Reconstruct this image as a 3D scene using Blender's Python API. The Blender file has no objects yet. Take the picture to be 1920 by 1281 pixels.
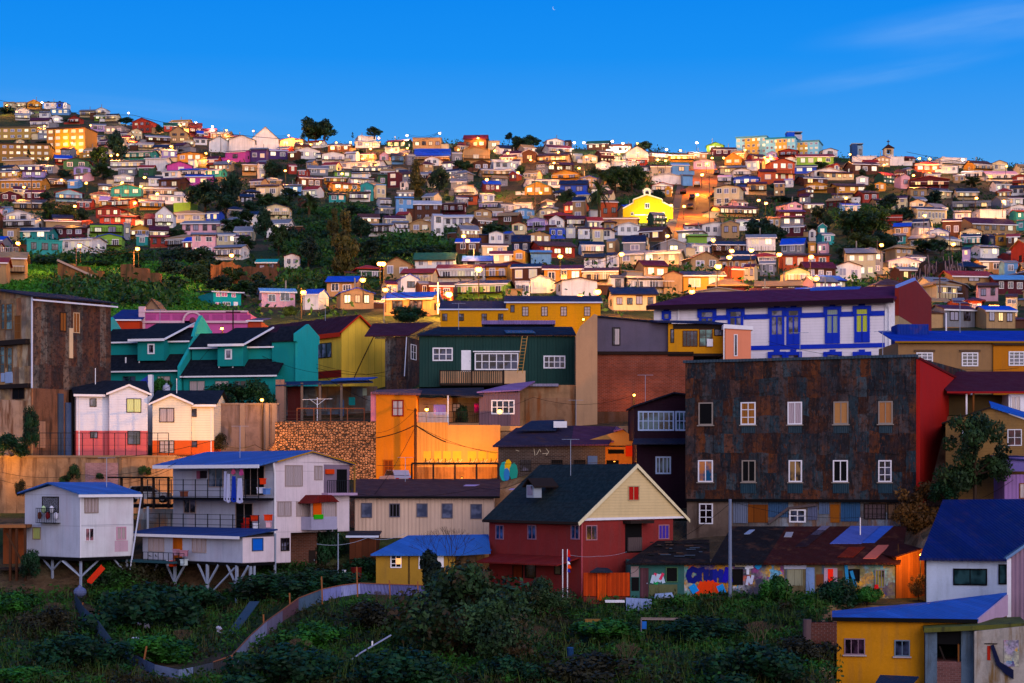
import bpy, math, random
import numpy as np
from math import radians as RD, sin, cos, tan, pi
random.seed(7)
S = bpy.context.scene
# ------------------------------------------------------------------ camera
F = 3600.0; UC = 960.0; VH = 900.0          # focal length and horizon in photo pixels (1920 wide)
cam = bpy.data.objects.new("camera", bpy.data.cameras.new("camera"))
S.collection.objects.link(cam); S.camera = cam
cam.location = (0, 0, 0); cam.rotation_euler = (pi/2, 0, 0)
cam.data.sensor_width = 36.0; cam.data.lens = F/1920*36
cam.data.shift_y = (VH-640.5)/1920
cam.data.clip_start = 1.0; cam.data.clip_end = 9000
# ------------------------------------------------------------------ sky (dusk: deep blue ahead, afterglow behind)
W = bpy.data.worlds.new("World"); S.world = W; W.use_nodes = True
nt = W.node_tree; nt.nodes.clear()
def N(nt, t, **k):
    n = nt.nodes.new(t)
    for a, b in k.items():
        if a.startswith('i_'):
            n.inputs[int(a[2:])].default_value = b
        else: setattr(n, a, b)
    return n
def ramp(nt, stops, interp='LINEAR'):
    r = nt.nodes.new('ShaderNodeValToRGB'); e = r.color_ramp.elements
    r.color_ramp.interpolation = interp
    while len(e) < len(stops): e.new(0.5)
    for i, (p, c) in enumerate(stops):
        e[i].position = p; e[i].color = (*c, 1) if len(c) == 3 else c
    return r
L = nt.links.new
tc = N(nt, 'ShaderNodeTexCoord'); sep = N(nt, 'ShaderNodeSeparateXYZ'); L(tc.outputs['Generated'], sep.inputs[0])
east = ramp(nt, [(0.0, (.05, .10, .16)), (.02, (.26, .50, .88)), (.14, (.11, .40, .86)), (.175, (.055, .34, .88)), (.215, (.010, .28, .90)), (.26, (.002, .23, .86)), (1.0, (.01, .16, .62))])
L(sep.outputs[2], east.inputs[0])
west = ramp(nt, [(0.0, (.12, .07, .10)), (.03, (2.1, 1.6, 1.6)), (.25, (.92, .98, 1.40)), (.6, (.18, .34, .85)), (1.0, (.01, .16, .62))])
L(sep.outputs[2], west.inputs[0])
mr = N(nt, 'ShaderNodeMapRange'); mr.interpolation_type = 'SMOOTHSTEP'
mr.inputs[1].default_value = -0.75; mr.inputs[2].default_value = 0.45
L(sep.outputs[1], mr.inputs[0])
mx = N(nt, 'ShaderNodeMix', data_type='RGBA'); L(mr.outputs[0], mx.inputs[0]); L(west.outputs[0], mx.inputs[6]); L(east.outputs[0], mx.inputs[7])
# two thin wisps of cloud high on the right
def wisp(cx, cz, slope, hw, hh, amp, seed):
    a = N(nt, 'ShaderNodeMath', operation='SUBTRACT'); L(sep.outputs[0], a.inputs[0]); a.inputs[1].default_value = cx
    b = N(nt, 'ShaderNodeMath', operation='MULTIPLY_ADD'); L(a.outputs[0], b.inputs[0]); b.inputs[1].default_value = -slope; L(sep.outputs[2], b.inputs[2])
    c = N(nt, 'ShaderNodeMath', operation='SUBTRACT'); L(b.outputs[0], c.inputs[0]); c.inputs[1].default_value = cz
    d = N(nt, 'ShaderNodeMath', operation='DIVIDE'); L(c.outputs[0], d.inputs[0]); d.inputs[1].default_value = hh
    e = N(nt, 'ShaderNodeMath', operation='DIVIDE'); L(a.outputs[0], e.inputs[0]); e.inputs[1].default_value = hw
    cb = N(nt, 'ShaderNodeCombineXYZ'); L(d.outputs[0], cb.inputs[0]); L(e.outputs[0], cb.inputs[1])
    ln = N(nt, 'ShaderNodeVectorMath', operation='LENGTH'); L(cb.outputs[0], ln.inputs[0])
    m = N(nt, 'ShaderNodeMapRange'); m.interpolation_type = 'SMOOTHSTEP'; m.inputs[1].default_value = 1.0; m.inputs[2].default_value = 0.0
    L(ln.outputs['Value'], m.inputs[0])
    sc = N(nt, 'ShaderNodeCombineXYZ'); 
    e2 = N(nt, 'ShaderNodeMath', operation='MULTIPLY'); L(e.outputs[0], e2.inputs[0]); e2.inputs[1].default_value = 1.4
    L(e2.outputs[0], sc.inputs[0]); L(d.outputs[0], sc.inputs[1]); sc.inputs[2].default_value = seed
    no = N(nt, 'ShaderNodeTexNoise'); no.inputs['Scale'].default_value = 1.3; no.inputs['Detail'].default_value = 5; L(sc.outputs[0], no.inputs['Vector'])
    q = N(nt, 'ShaderNodeMapRange'); q.inputs[1].default_value = .15; q.inputs[2].default_value = .8; L(no.outputs[0], q.inputs[0])
    r = N(nt, 'ShaderNodeMath', operation='MULTIPLY'); L(m.outputs[0], r.inputs[0]); L(q.outputs[0], r.inputs[1])
    s = N(nt, 'ShaderNodeMath', operation='MULTIPLY'); L(r.outputs[0], s.inputs[0]); s.inputs[1].default_value = amp
    return s
prev = mx.outputs[2]
for args in [(.245, .2285, .10, .115, .0125, .50, 1.), (.25, .222, .06, .09, .016, .22, 2.), (.185, .203, .13, .075, .007, .26, 4.), (-.19, .187, -.05, .12, .007, .14, 7.)]:
    w = wisp(*args); m2 = N(nt, 'ShaderNodeMix', data_type='RGBA'); L(w.outputs[0], m2.inputs[0]); L(prev, m2.inputs[6])
    m2.inputs[7].default_value = (.30, .55, .95, 1); prev = m2.outputs[2]
bg = N(nt, 'ShaderNodeBackground'); L(prev, bg.inputs[0]); bg.inputs[1].default_value = 1.0
out = N(nt, 'ShaderNodeOutputWorld'); L(bg.outputs[0], out.inputs[0])
# afterglow of the sun that has set behind the camera: weak, broad, rosy
sl = bpy.data.lights.new("sun", 'SUN'); sl.energy = 1.9; sl.angle = RD(50); sl.color = (1.0, .84, .80)
so = bpy.data.objects.new("sun", sl); S.collection.objects.link(so); so.rotation_euler = (RD(68), 0, RD(26))
S.view_settings.view_transform = 'Standard'; S.view_settings.look = 'None'; S.view_settings.gamma = 1; S.view_settings.exposure = 0.0
S.view_settings.use_curve_mapping = False
S.cycles.use_light_tree = True; S.cycles.max_bounces = 4; S.cycles.diffuse_bounces = 2; S.cycles.glossy_bounces = 2
S.cycles.transmission_bounces = 2; S.cycles.transparent_max_bounces = 4; S.cycles.sample_clamp_indirect = 3.0
S.cycles.caustics_reflective = False; S.cycles.caustics_refractive = False
# ------------------------------------------------------------------ helpers
COL = S.collection
def P(u, v, Y): return ((u-UC)/F*Y, Y, (VH-v)/F*Y)
def lin(h):
    if isinstance(h, tuple): return h
    h = h.lstrip('#'); h = ''.join(q*2 for q in h) if len(h) == 3 else h; c = [int(h[i:i+2], 16)/255 for i in (0, 2, 4)]
    return tuple(x/12.92 if x <= .04045 else ((x+.055)/1.055)**2.4 for x in c)
_M = {}
def mat(kind, col=(.5, .5, .5), **k):
    """procedural material; kinds: plaster clap corr roof tiles rust shack stone brick wood plain glass lit leaf grass ..."""
    col = lin(col); key = (kind, col, tuple(sorted(k.items())))
    if key in _M: return _M[key]
    m = bpy.data.materials.new(kind); m.use_nodes = True; t = m.node_tree; b = t.nodes['Principled BSDF']; l = t.links.new
    _M[key] = m
    if kind not in ('lit', 'lamp', 'leaf'):
        lu = .25*col[0]+.6*col[1]+.15*col[2]; col = tuple(min(.86, max(.002, lu+(x-lu)*1.05)**1.14*1.13) for x in col)
    C = N(t, 'ShaderNodeTexCoord'); sp = N(t, 'ShaderNodeSeparateXYZ'); l(C.outputs['Object'], sp.inputs[0])
    rough = k.get('rough', .8); b.inputs['Roughness'].default_value = rough
    b.inputs['Specular IOR Level'].default_value = k.get('spec', .12)
    b.inputs['Metallic'].default_value = k.get('metal', 0)
    base = N(t, 'ShaderNodeRGB'); base.outputs[0].default_value = (*col, 1)
    def math_(op, a, bb=None, c=None):
        n = N(t, 'ShaderNodeMath', operation=op)
        for i, x in enumerate((a, bb, c)):
            if x is None: continue
            if isinstance(x, (int, float)): n.inputs[i].default_value = x
            else: l(x, n.inputs[i])
        return n.outputs[0]
    def noise(scale, detail=3, vec=None, rough=.6):
        n = N(t, 'ShaderNodeTexNoise'); n.inputs['Scale'].default_value = scale; n.inputs['Detail'].default_value = detail
        n.inputs['Roughness'].default_value = rough
        l(vec if vec is not None else C.outputs['Object'], n.inputs['Vector']); return n.outputs[0]
    def vmap(sx, sy, sz):
        n = N(t, 'ShaderNodeMapping'); n.inputs['Scale'].default_value = (sx, sy, sz); l(C.outputs['Object'], n.inputs['Vector']); return n.outputs[0]
    def mixc(f, a, c, blend='MIX'):
        n = N(t, 'ShaderNodeMix', data_type='RGBA'); n.blend_type = blend
        for i, x in ((0, f), (6, a), (7, c)):
            if isinstance(x, (int, float)): n.inputs[i].default_value = x
            elif isinstance(x, tuple): n.inputs[i].default_value = (*x, 1)
            else: l(x, n.inputs[i])
        return n.outputs[2]
    def maprange(x, a, b_, c, d):
        n = N(t, 'ShaderNodeMapRange'); l(x, n.inputs[0])
        for i, y in enumerate((a, b_, c, d)): n.inputs[i+1].default_value = y
        return n.outputs[0]
    def bump(h, dist, strength=.6):
        n = N(t, 'ShaderNodeBump'); n.inputs['Distance'].default_value = dist; n.inputs['Strength'].default_value = strength
        l(h, n.inputs['Height']); l(n.outputs[0], b.inputs['Normal'])
    xy = math_('ADD', sp.outputs[0], sp.outputs[1]); c = base.outputs[0]
    dirt = k.get('dirt', .35)
    def weather(c, dirt):
        f = noise(.55, 5); g = noise(1.0, 4, vmap(2.2, 2.2, .25))
        c = mixc(maprange(f, .35, .75, 0, dirt), c, tuple(x*.45 for x in col))
        c = mixc(maprange(g, .50, .72, 0, min(1, dirt*1.25)), c, tuple(min(1, x*.5+.02) for x in col))
        return mixc(maprange(noise(6, 3), .3, .7, 0, dirt*.5), c, tuple(min(1, x*1.25+.02) for x in col))
    if kind == 'plaster':
        c = weather(c, dirt); bump(noise(14, 4), .02)
        if 'joint' in k:
            for a_, p_ in ((xy, k['joint']), (sp.outputs[2], k['joint']*2)): e_ = math_('FRACT', math_('DIVIDE', a_, p_)); c = mixc(maprange(e_, 0, .03, .55, 0), c, tuple(x*.35 for x in col))
            g = noise(1.0, 5, vmap(.5, .5, .12)); c = mixc(maprange(g, .5, .7, 0, .35), c, (.42, .30, .34))
    elif kind == 'stain':
        c = weather(c, dirt)
        g = noise(1.0, 6, vmap(1.6, 1.6, .22)); c = mixc(maprange(g, .5, .64, 0, .9), c, lin(k.get('c2', '#4a2c18')))
        g = noise(.8, 6); c = mixc(maprange(g, .5, .62, 0, .6), c, tuple(x*.55 for x in col)); bump(noise(9, 5), .04)
    elif kind == 'clap':
        c = weather(c, dirt); p = k.get('pitch', .2)
        s = math_('FRACT', math_('DIVIDE', sp.outputs[2], p)); bump(s, .03, .8)
        c = mixc(maprange(s, 0, .12, .55, 0), c, tuple(x*.4 for x in col))
    elif kind in ('corr', 'roof'):
        ax = k.get('axis', 'xy'); x = {'x': sp.outputs[0], 'y': sp.outputs[1], 'xy': xy}[ax]
        p = k.get('pitch', .15 if kind == 'corr' else .28)
        s = math_('SINE', math_('MULTIPLY', x, 2*pi/p)); bump(s, .022, k.get('bs', .7))
        sh = math_('FRACT', math_('DIVIDE', x, .9)); cell = N(t, 'ShaderNodeTexWhiteNoise', noise_dimensions='1D'); l(math_('FLOOR', math_('DIVIDE', x, .9)), cell.inputs['W'])
        c = weather(c, dirt)
        c = mixc(math_('MULTIPLY', cell.outputs[0], .55 if kind == 'roof' else .35), c, tuple(x*.6 for x in col))
        c = mixc(maprange(sh, 0, .07, .8, 0), c, tuple(x*.4 for x in col))
        if kind == 'roof':
            r = noise(.9, 6); c = mixc(maprange(r, .55, .72, 0, k.get('rust', .35)), c, (.12, .045, .02))
            l(maprange(noise(1.2, 4), .3, .7, rough-.12, rough+.15), b.inputs['Roughness'])
    elif kind == 'tiles':
        rz = math_('FRACT', math_('DIVIDE', sp.outputs[2], k.get('pitch', .22))); bump(rz, .03, .9)
        c = weather(c, dirt); c = mixc(maprange(rz, 0, .25, .7, 0), c, tuple(x*.3 for x in col))
        n2 = noise(3, 3); c = mixc(maprange(n2, .45, .6, 0, .5), c, tuple(min(1, x*1.7+.01) for x in col))
    elif kind in ('rust', 'shack'):
        pw, ph = k.get('pw', .85), k.get('ph', 1.7)
        rowi = math_('FLOOR', math_('DIVIDE', math_('ADD', sp.outputs[2], math_('MULTIPLY', noise(.5, 1), .8)), ph))
        rw = N(t, 'ShaderNodeTexWhiteNoise', noise_dimensions='1D'); l(rowi, rw.inputs['W'])
        ci = math_('FLOOR', math_('ADD', math_('ADD', math_('DIVIDE', xy, pw), math_('MULTIPLY', noise(.9, 2), .5)), math_('MULTIPLY', rw.outputs[0], 3)))
        cv = N(t, 'ShaderNodeCombineXYZ'); l(rowi, cv.inputs[0]); l(ci, cv.inputs[1])
        wn = N(t, 'ShaderNodeTexWhiteNoise', noise_dimensions='2D'); l(cv.outputs[0], wn.inputs['Vector'])
        if kind == 'rust':
            pal = [(0, (.007, .009, .014)), (.2, (.026, .052, .068)), (.38, (.016, .009, .008)), (.55, (.062, .017, .007)), (.7, (.040, .058, .07)), (.85, (.12, .034, .010)), (1, (.007, .006, .008))]
            if k.get('tone') == 'brown': pal = [(0, (.035, .016, .012)), (.25, (.13, .06, .04)), (.4, (.05, .035, .03)), (.55, (.11, .10, .09)), (.7, (.17, .07, .03)), (.85, (.06, .025, .02)), (1, (.09, .05, .04))]
        else: pal = [(0, (.42, .22, .08)), (.2, (.20, .13, .08)), (.4, (.50, .30, .13)), (.55, (.09, .055, .03)), (.7, (.58, .42, .24)), (.85, (.30, .24, .18)), (1, (.38, .14, .05))]
        if k.get('tone') == 'grey': pal = [(0, (.12, .17, .22)), (.25, (.20, .11, .05)), (.4, (.06, .08, .11)), (.6, (.25, .27, .30)), (.8, (.14, .09, .06)), (1, (.10, .16, .26))]
        rp = ramp(t, pal); l(wn.outputs[0], rp.inputs[0]); c = rp.outputs[0]
        g = noise(1.3, 6, vmap(1.5, 1.5, .45)); c = mixc(maprange(g, .50, .64, 0, .75 if kind == 'rust' else .8), c, (.085, .027, .010) if kind == 'rust' else (.2, .08, .03))
        c = mixc(maprange(noise(.45, 5), .45, .6, 0, .7), c, (.010, .013, .020) if kind == 'rust' else (.08, .06, .05))
        c = mixc(maprange(noise(5, 4, vmap(3, 3, .5)), .58, .72, 0, .5), c, (.10, .13, .16))
        if kind == 'rust': c = mixc(maprange(noise(2.2, 9, None, .75), .50, .56, 0, .75), c, (.010, .009, .010)); c = mixc(maprange(noise(3.1, 8, vmap(1.3, 1.3, .7), .75), .56, .61, 0, .7), c, (.11, .032, .010))
        ed = math_('FRACT', math_('DIVIDE', xy, pw)); c = mixc(maprange(ed, 0, .06, .6, 0), c, (.01, .01, .01))
        s = math_('SINE', math_('MULTIPLY', xy, 2*pi/.11)); bump(math_('ADD', s, math_('MULTIPLY', wn.outputs[0], 3)), .025, .6)
    elif kind == 'stone':
        vo = N(t, 'ShaderNodeTexVoronoi', feature='DISTANCE_TO_EDGE'); vo.inputs['Scale'].default_value = k.get('scale', 2.3); vo.inputs['Randomness'].default_value = .62
        cvv = N(t, 'ShaderNodeCombineXYZ'); l(xy, cvv.inputs[0]); l(math_('MULTIPLY', sp.outputs[2], 1.15), cvv.inputs[1]); l(cvv.outputs[0], vo.inputs['Vector'])
        v2 = N(t, 'ShaderNodeTexVoronoi'); v2.inputs['Scale'].default_value = k.get('scale', 2.3); v2.inputs['Randomness'].default_value = .62; l(cvv.outputs[0], v2.inputs['Vector'])
        s2 = N(t, 'ShaderNodeSeparateColor'); l(v2.outputs['Color'], s2.inputs[0])
        c = mixc(maprange(s2.outputs[0], 0, 1, 0, .8), c, tuple(x*.45 for x in col)); e = maprange(vo.outputs[0], .03, .14, 0, 1)
        c = mixc(e, (.035, .022, .015), c); bump(e, .12, 1)
    elif kind == 'brick':
        cvv = N(t, 'ShaderNodeCombineXYZ'); l(xy, cvv.inputs[0]); l(sp.outputs[2], cvv.inputs[1])
        br = N(t, 'ShaderNodeTexBrick'); l(cvv.outputs[0], br.inputs['Vector']); br.inputs['Scale'].default_value = 1.0
        br.inputs['Color1'].default_value = (*col, 1); br.inputs['Color2'].default_value = (*[x*.6 for x in col], 1)
        br.inputs['Mortar'].default_value = (*[min(1, x*.7+.06) for x in col], 1); br.inputs['Mortar Size'].default_value = .018
        br.inputs['Brick Width'].default_value = .38; br.inputs['Row Height'].default_value = .13
        c = mixc(maprange(noise(.5, 5), .4, .7, 0, .6), br.outputs[0], tuple(x*.4 for x in col)); bump(br.outputs['Fac'], .02, -.5 if False else .4)
    elif kind == 'wood':
        pw = k.get('pw', .18); x = xy if k.get('vert', True) else sp.outputs[2]
        wn = N(t, 'ShaderNodeTexWhiteNoise', noise_dimensions='1D'); l(math_('FLOOR', math_('DIVIDE', x, pw)), wn.inputs['W'])
        c = mixc(maprange(wn.outputs[0], 0, 1, 0, .7), c, tuple(x_*.45 for x_ in col)); e = math_('FRACT', math_('DIVIDE', x, pw))
        c = mixc(maprange(e, 0, .12, .85, 0), c, tuple(x_*.15 for x_ in col))
        c = mixc(maprange(noise(2, 5, vmap(3, 3, .6) if k.get('vert', True) else vmap(.4, .4, 6)), .4, .7, 0, .5), c, tuple(x_*.5 for x_ in col)); bump(e, .02)
    elif kind == 'plain':
        c = mixc(maprange(noise(3, 3), .3, .7, 0, .25), c, tuple(x*.6 for x in col))
    elif kind == 'glass':
        b.inputs['Roughness'].default_value = .12; b.inputs['Specular IOR Level'].default_value = .35
        n = noise(.9, 2); c = mixc(maprange(n, .45, .6, 0, .9), c, lin(k.get('c2', '#4a4c60')))
    elif kind == 'curtain':
        s = math_('SINE', math_('MULTIPLY', math_('ADD', xy, math_('MULTIPLY', noise(1.5, 2), .3)), 34))
        c = mixc(maprange(s, -1, 1, 0, .5), c, tuple(x*.5 for x in col)); b.inputs['Roughness'].default_value = .25; b.inputs['Coat Weight'].default_value = .5; b.inputs['Coat Roughness'].default_value = .05
    elif kind in ('lit', 'lamp'):
        b.inputs['Base Color'].default_value = (.3, .3, .3, 1)
        if kind == 'lit':
            oi = N(t, 'ShaderNodeObjectInfo'); f = noise(k.get('ns', 2.5), 2)
            c = mixc(maprange(f, .35, .65, .6, 0), c, tuple(x*.35 for x in col))
            c = mixc(math_('MULTIPLY', oi.outputs['Random'], .5), c, tuple(x*.5 for x in col))
        l(c, b.inputs['Emission Color']); b.inputs['Emission Strength'].default_value = k.get('e', 1.5)
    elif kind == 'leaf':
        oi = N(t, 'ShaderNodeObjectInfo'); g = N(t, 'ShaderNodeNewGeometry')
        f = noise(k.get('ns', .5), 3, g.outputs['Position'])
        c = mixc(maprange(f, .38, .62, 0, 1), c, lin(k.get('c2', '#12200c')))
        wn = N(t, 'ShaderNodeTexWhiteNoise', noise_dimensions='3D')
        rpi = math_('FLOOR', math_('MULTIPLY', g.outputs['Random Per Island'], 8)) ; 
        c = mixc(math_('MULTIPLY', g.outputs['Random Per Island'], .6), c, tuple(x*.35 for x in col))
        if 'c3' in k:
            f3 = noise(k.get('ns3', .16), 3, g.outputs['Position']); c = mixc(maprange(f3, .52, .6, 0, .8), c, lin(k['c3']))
        b.inputs['Roughness'].default_value = .6; b.inputs['Specular IOR Level'].default_value = .15
    elif kind == 'paint':       # layered spray-paint colours
        v = N(t, 'ShaderNodeTexVoronoi'); v.inputs['Scale'].default_value = k.get('scale', 1.3)
        wv = N(t, 'ShaderNodeVectorMath', operation='ADD'); l(C.outputs['Object'], wv.inputs[0])
        nn = N(t, 'ShaderNodeTexNoise'); nn.inputs['Scale'].default_value = 2.0; l(C.outputs['Object'], nn.inputs['Vector']); 
        l(nn.outputs['Color'], wv.inputs[1]); l(wv.outputs[0], v.inputs['Vector'])
        s2 = N(t, 'ShaderNodeSeparateColor'); l(v.outputs['Color'], s2.inputs[0])
        rp = ramp(t, [(0, (.10, .30, .28)), (.15, (.45, .42, .30)), (.3, (.55, .10, .05)), (.42, (.03, .03, .20)), (.55, (.10, .35, .55)), (.68, (.50, .28, .03)), (.8, (.28, .05, .22)), (.9, (.45, .45, .5)), (1, (.06, .25, .12))], 'CONSTANT')
        l(s2.outputs[0], rp.inputs[0]); c = rp.outputs[0]
        if 'mix' in k: c = mixc(maprange(noise(.8, 3), .42, .58, 1, 0), c, base.outputs[0])
        c = mixc(maprange(noise(5, 5), .42, .7, 0, .85), c, (.05, .05, .07)); c = mixc(maprange(noise(1.7, 4), .5, .65, 0, .8), c, (.16, .17, .17))
    if kind not in ('lit', 'lamp'): l(c, b.inputs['Base Color'])
    return m
class MB:
    def __init__(s): s.v = []; s.f = []; s.m = []; s.mats = []
    def mi(s, m):
        if m is None: return 0
        if m not in s.mats: s.mats.append(m)
        return s.mats.index(m)
    def poly(s, pts, m=None, faces=None):
        n = len(s.v); s.v += [tuple(p) for p in pts]
        for f in (faces or [tuple(range(len(pts)))]): s.f.append(tuple(n+i for i in f)); s.m.append(s.mi(m))
        return s
    def hexa(s, p, m=None):   # p: 4 bottom ccw, 4 top
        return s.poly(p, m, [(3, 2, 1, 0), (4, 5, 6, 7), (0, 1, 5, 4), (1, 2, 6, 5), (2, 3, 7, 6), (3, 0, 4, 7)])
    def box(s, x0, x1, y0, y1, z0, z1, m=None):
        if x0 > x1: x0, x1 = x1, x0
        if y0 > y1: y0, y1 = y1, y0
        if z0 > z1: z0, z1 = z1, z0
        return s.hexa([(x0, y0, z0), (x1, y0, z0), (x1, y1, z0), (x0, y1, z0), (x0, y0, z1), (x1, y0, z1), (x1, y1, z1), (x0, y1, z1)], m)
    def slab(s, pts, t, m=None):  # polygon (>=3 pts) thickened downwards by t
        n = len(pts); q = list(pts)+[(p[0], p[1], p[2]-t) for p in pts]
        fs = [tuple(range(n)), tuple(range(2*n-1, n-1, -1))]+[(i, i+n, (i+1) % n+n, (i+1) % n) for i in range(n)]
        return s.poly(q, m, fs)
    def prism(s, pts, d, m=None):  # polygon extruded by vector d
        n = len(pts); q = list(pts)+[(p[0]+d[0], p[1]+d[1], p[2]+d[2]) for p in pts]
        fs = [tuple(range(n-1, -1, -1)), tuple(range(n, 2*n))]+[(i, (i+1) % n, (i+1) % n+n, i+n) for i in range(n)]
        return s.poly(q, m, fs)
    def bar(s, a, b, r=.05, m=None, n=4, r2=None):
        a = np.array(a, float); b = np.array(b, float); d = b-a; ln = np.linalg.norm(d)
        if ln < 1e-6: return s
        d /= ln; h = np.array((0, 0, 1.)) if abs(d[2]) < .9 else np.array((1., 0, 0)); x = np.cross(d, h); x /= np.linalg.norm(x); y = np.cross(d, x)
        r2 = r if r2 is None else r2; q = []
        for c, rr in ((a, r), (b, r2)):
            for i in range(n):
                t = 2*pi*(i+.5)/n; q.append(tuple(c+x*rr*cos(t)+y*rr*sin(t)))
        fs = [(i, (i+1) % n, (i+1) % n+n, i+n) for i in range(n)]+[tuple(range(n-1, -1, -1)), tuple(range(n, 2*n))]
        return s.poly(q, m, fs)
    def tube(s, pts, r, m=None, n=5):
        for a, b in zip(pts, pts[1:]): s.bar(a, b, r, m, n)
        return s
    def ball(s, c, rx, ry, rz, m=None, n=8, k=6):
        q = []; fs = []
        for j in range(1, k):
            for i in range(n):
                a = pi*j/k; t = 2*pi*i/n; q.append((c[0]+rx*sin(a)*cos(t), c[1]+ry*sin(a)*sin(t), c[2]+rz*cos(a)))
        q += [(c[0], c[1], c[2]+rz), (c[0], c[1], c[2]-rz)]; T = len(q)-2
        for j in range(k-2):
            for i in range(n): fs.append((j*n+i, j*n+n+i, j*n+n+(i+1) % n, j*n+(i+1) % n))
        for i in range(n): fs.append((T, i, (i+1) % n)); fs.append((T+1, (k-2)*n+(i+1) % n, (k-2)*n+i))
        return s.poly(q, m, fs)
    def mesh(s, name):
        me = bpy.data.meshes.new(name); me.from_pydata(s.v, [], s.f); 
        for m in s.mats: me.materials.append(m)
        if len(s.mats) > 1: me.polygons.foreach_set('material_index', s.m)
        me.update(); return me
    def build(s, name, parent=None, m=None):
        if m is not None and not s.mats: s.mats = [m]
        return link(bpy.data.objects.new(name, s.mesh(name)), parent)
def link(o, parent=None):
    COL.objects.link(o)
    if parent is not None: o.parent = parent
    return o
def tag(o, label=None, cat=None, group=None, kind=None):
    if label: o['label'] = label
    if cat: o['category'] = cat
    if group: o['group'] = group
    if kind: o['kind'] = kind
    return o
def empty(name, loc, rz=0, label=None, cat=None, group=None):
    o = bpy.data.objects.new(name, None); o.location = loc; o.rotation_euler = (0, 0, rz); o.empty_display_size = .5
    return tag(link(o), label, cat, group)
def copy_tree(o, parent=None):
    c = o.copy(); COL.objects.link(c); c.parent = parent
    for ch in o.children: copy_tree(ch, c)
    return c
# ------------------------------------------------------------------ terrain
COLS = {  # photo column -> [(distance, photo row of the ground)]
 -400: [(110,1285),(135,1190),(148,1110),(156,1060),(162,975),(180.6,962),(181.6,856),(205,850),(215,760),(240,650),(250,600),(300,552),(370,505)],
 60:  [(110,1285),(135,1190),(150.5,1114),(154.5,1056),(162,975),(180.6,962),(181.6,856),(200,852),(206,760),(222,745),(240,650),(250,600),(300,552),(370,505)],
 300: [(110,1285),(135,1190),(151,1128),(155,1062),(161,985),(180.6,962),(181.6,856),(197,852),(203,762),(222,745),(240,650),(258,600),(300,556),(370,505)],
 505: [(110,1285),(135,1185),(151,1110),(154.5,1068),(162,990),(180.6,900),(181.6,857),(197,840),(203,762),(222,745),(240,660),(258,610),(300,560),(370,505)],
 530: [(110,1285),(135,1180),(148,1100),(156,1060),(162,980),(180.6,900),(181.6,792),(198,788),(206,760),(222,745),(240,660),(258,610),(300,560),(370,500)],
 700: [(110,1285),(135,1165),(146,1110),(154,1086),(160,1012),(168,1000),(170,912),(180.6,898),(181.6,792),(198,786),(206,740),(225,720),(240,640),(258,600),(300,560),(370,500)],
 915: [(110,1285),(135,1165),(146,1115),(154,1090),(160,1012),(168,1000),(170,912),(180.6,898),(181.6,805),(188,800),(190,730),(205,715),(236,640),(258,600),(300,560),(370,500)],
 1060:[(110,1285),(130,1200),(142,1130),(155,1108),(162,990),(168,872),(180.6,868),(181.6,802),(188,800),(192,760),(205,700),(236,640),(258,600),(300,560),(370,500)],
 1280:[(110,1285),(130,1200),(138,1130),(148,1112),(154,1022),(158.5,1012),(164,960),(172,935),(180,800),(188,780),(192,740),(205,700),(236,640),(258,600),(300,560),(370,500)],
 1550:[(110,1285),(125,1210),(136,1130),(144,1112),(150,1030),(154.5,1012),(158,960),(166,940),(170,760),(180,690),(200,680),(236,640),(258,600),(300,560),(370,505)],
 1572:[(110,1400),(122,1330),(128,1310),(136,1135),(144,1115),(151,1005),(158,960),(166,940),(170,760),(180,690),(200,680),(236,640),(258,600),(300,560),(370,505)],
 1690:[(110,1400),(122,1330),(128,1310),(136,1135),(144,1115),(151,1005),(158,960),(166,940),(170,760),(180,690),(200,680),(236,640),(258,600),(300,560),(370,505)],
 1730:[(110,1400),(122,1330),(132,1310),(136,1140),(142,1120),(146,1000),(152,950),(160,780),(170,740),(180,670),(200,660),(236,630),(258,600),(300,560),(370,505)],
 2300:[(110,1400),(122,1330),(132,1310),(136,1140),(142,1120),(146,1000),(152,900),(160,790),(170,740),(180,670),(200,660),(236,630),(258,600),(300,560),(370,505)],
}
FARPROF = [(440,450),(520,400),(600,350),(690,300),(740,272),(800,246),(860,222),(920,205)]
SKY = [(-600,196),(0,205),(130,212),(250,236),(500,268),(900,276),(1200,282),(1500,292),(1750,306),(1920,318),(2600,330)]
UK = sorted(COLS)
_prof = []
for u in UK:
    pts = [(0.0, -1.7), (25.0, -9.0), (60.0, -18.0), (90.0, -17.5)] + [(Y, (VH-v)/F*Y) for Y, v in COLS[u]+FARPROF]
    _prof.append((np.array([p[0] for p in pts]), np.array([p[1] for p in pts])))
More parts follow.
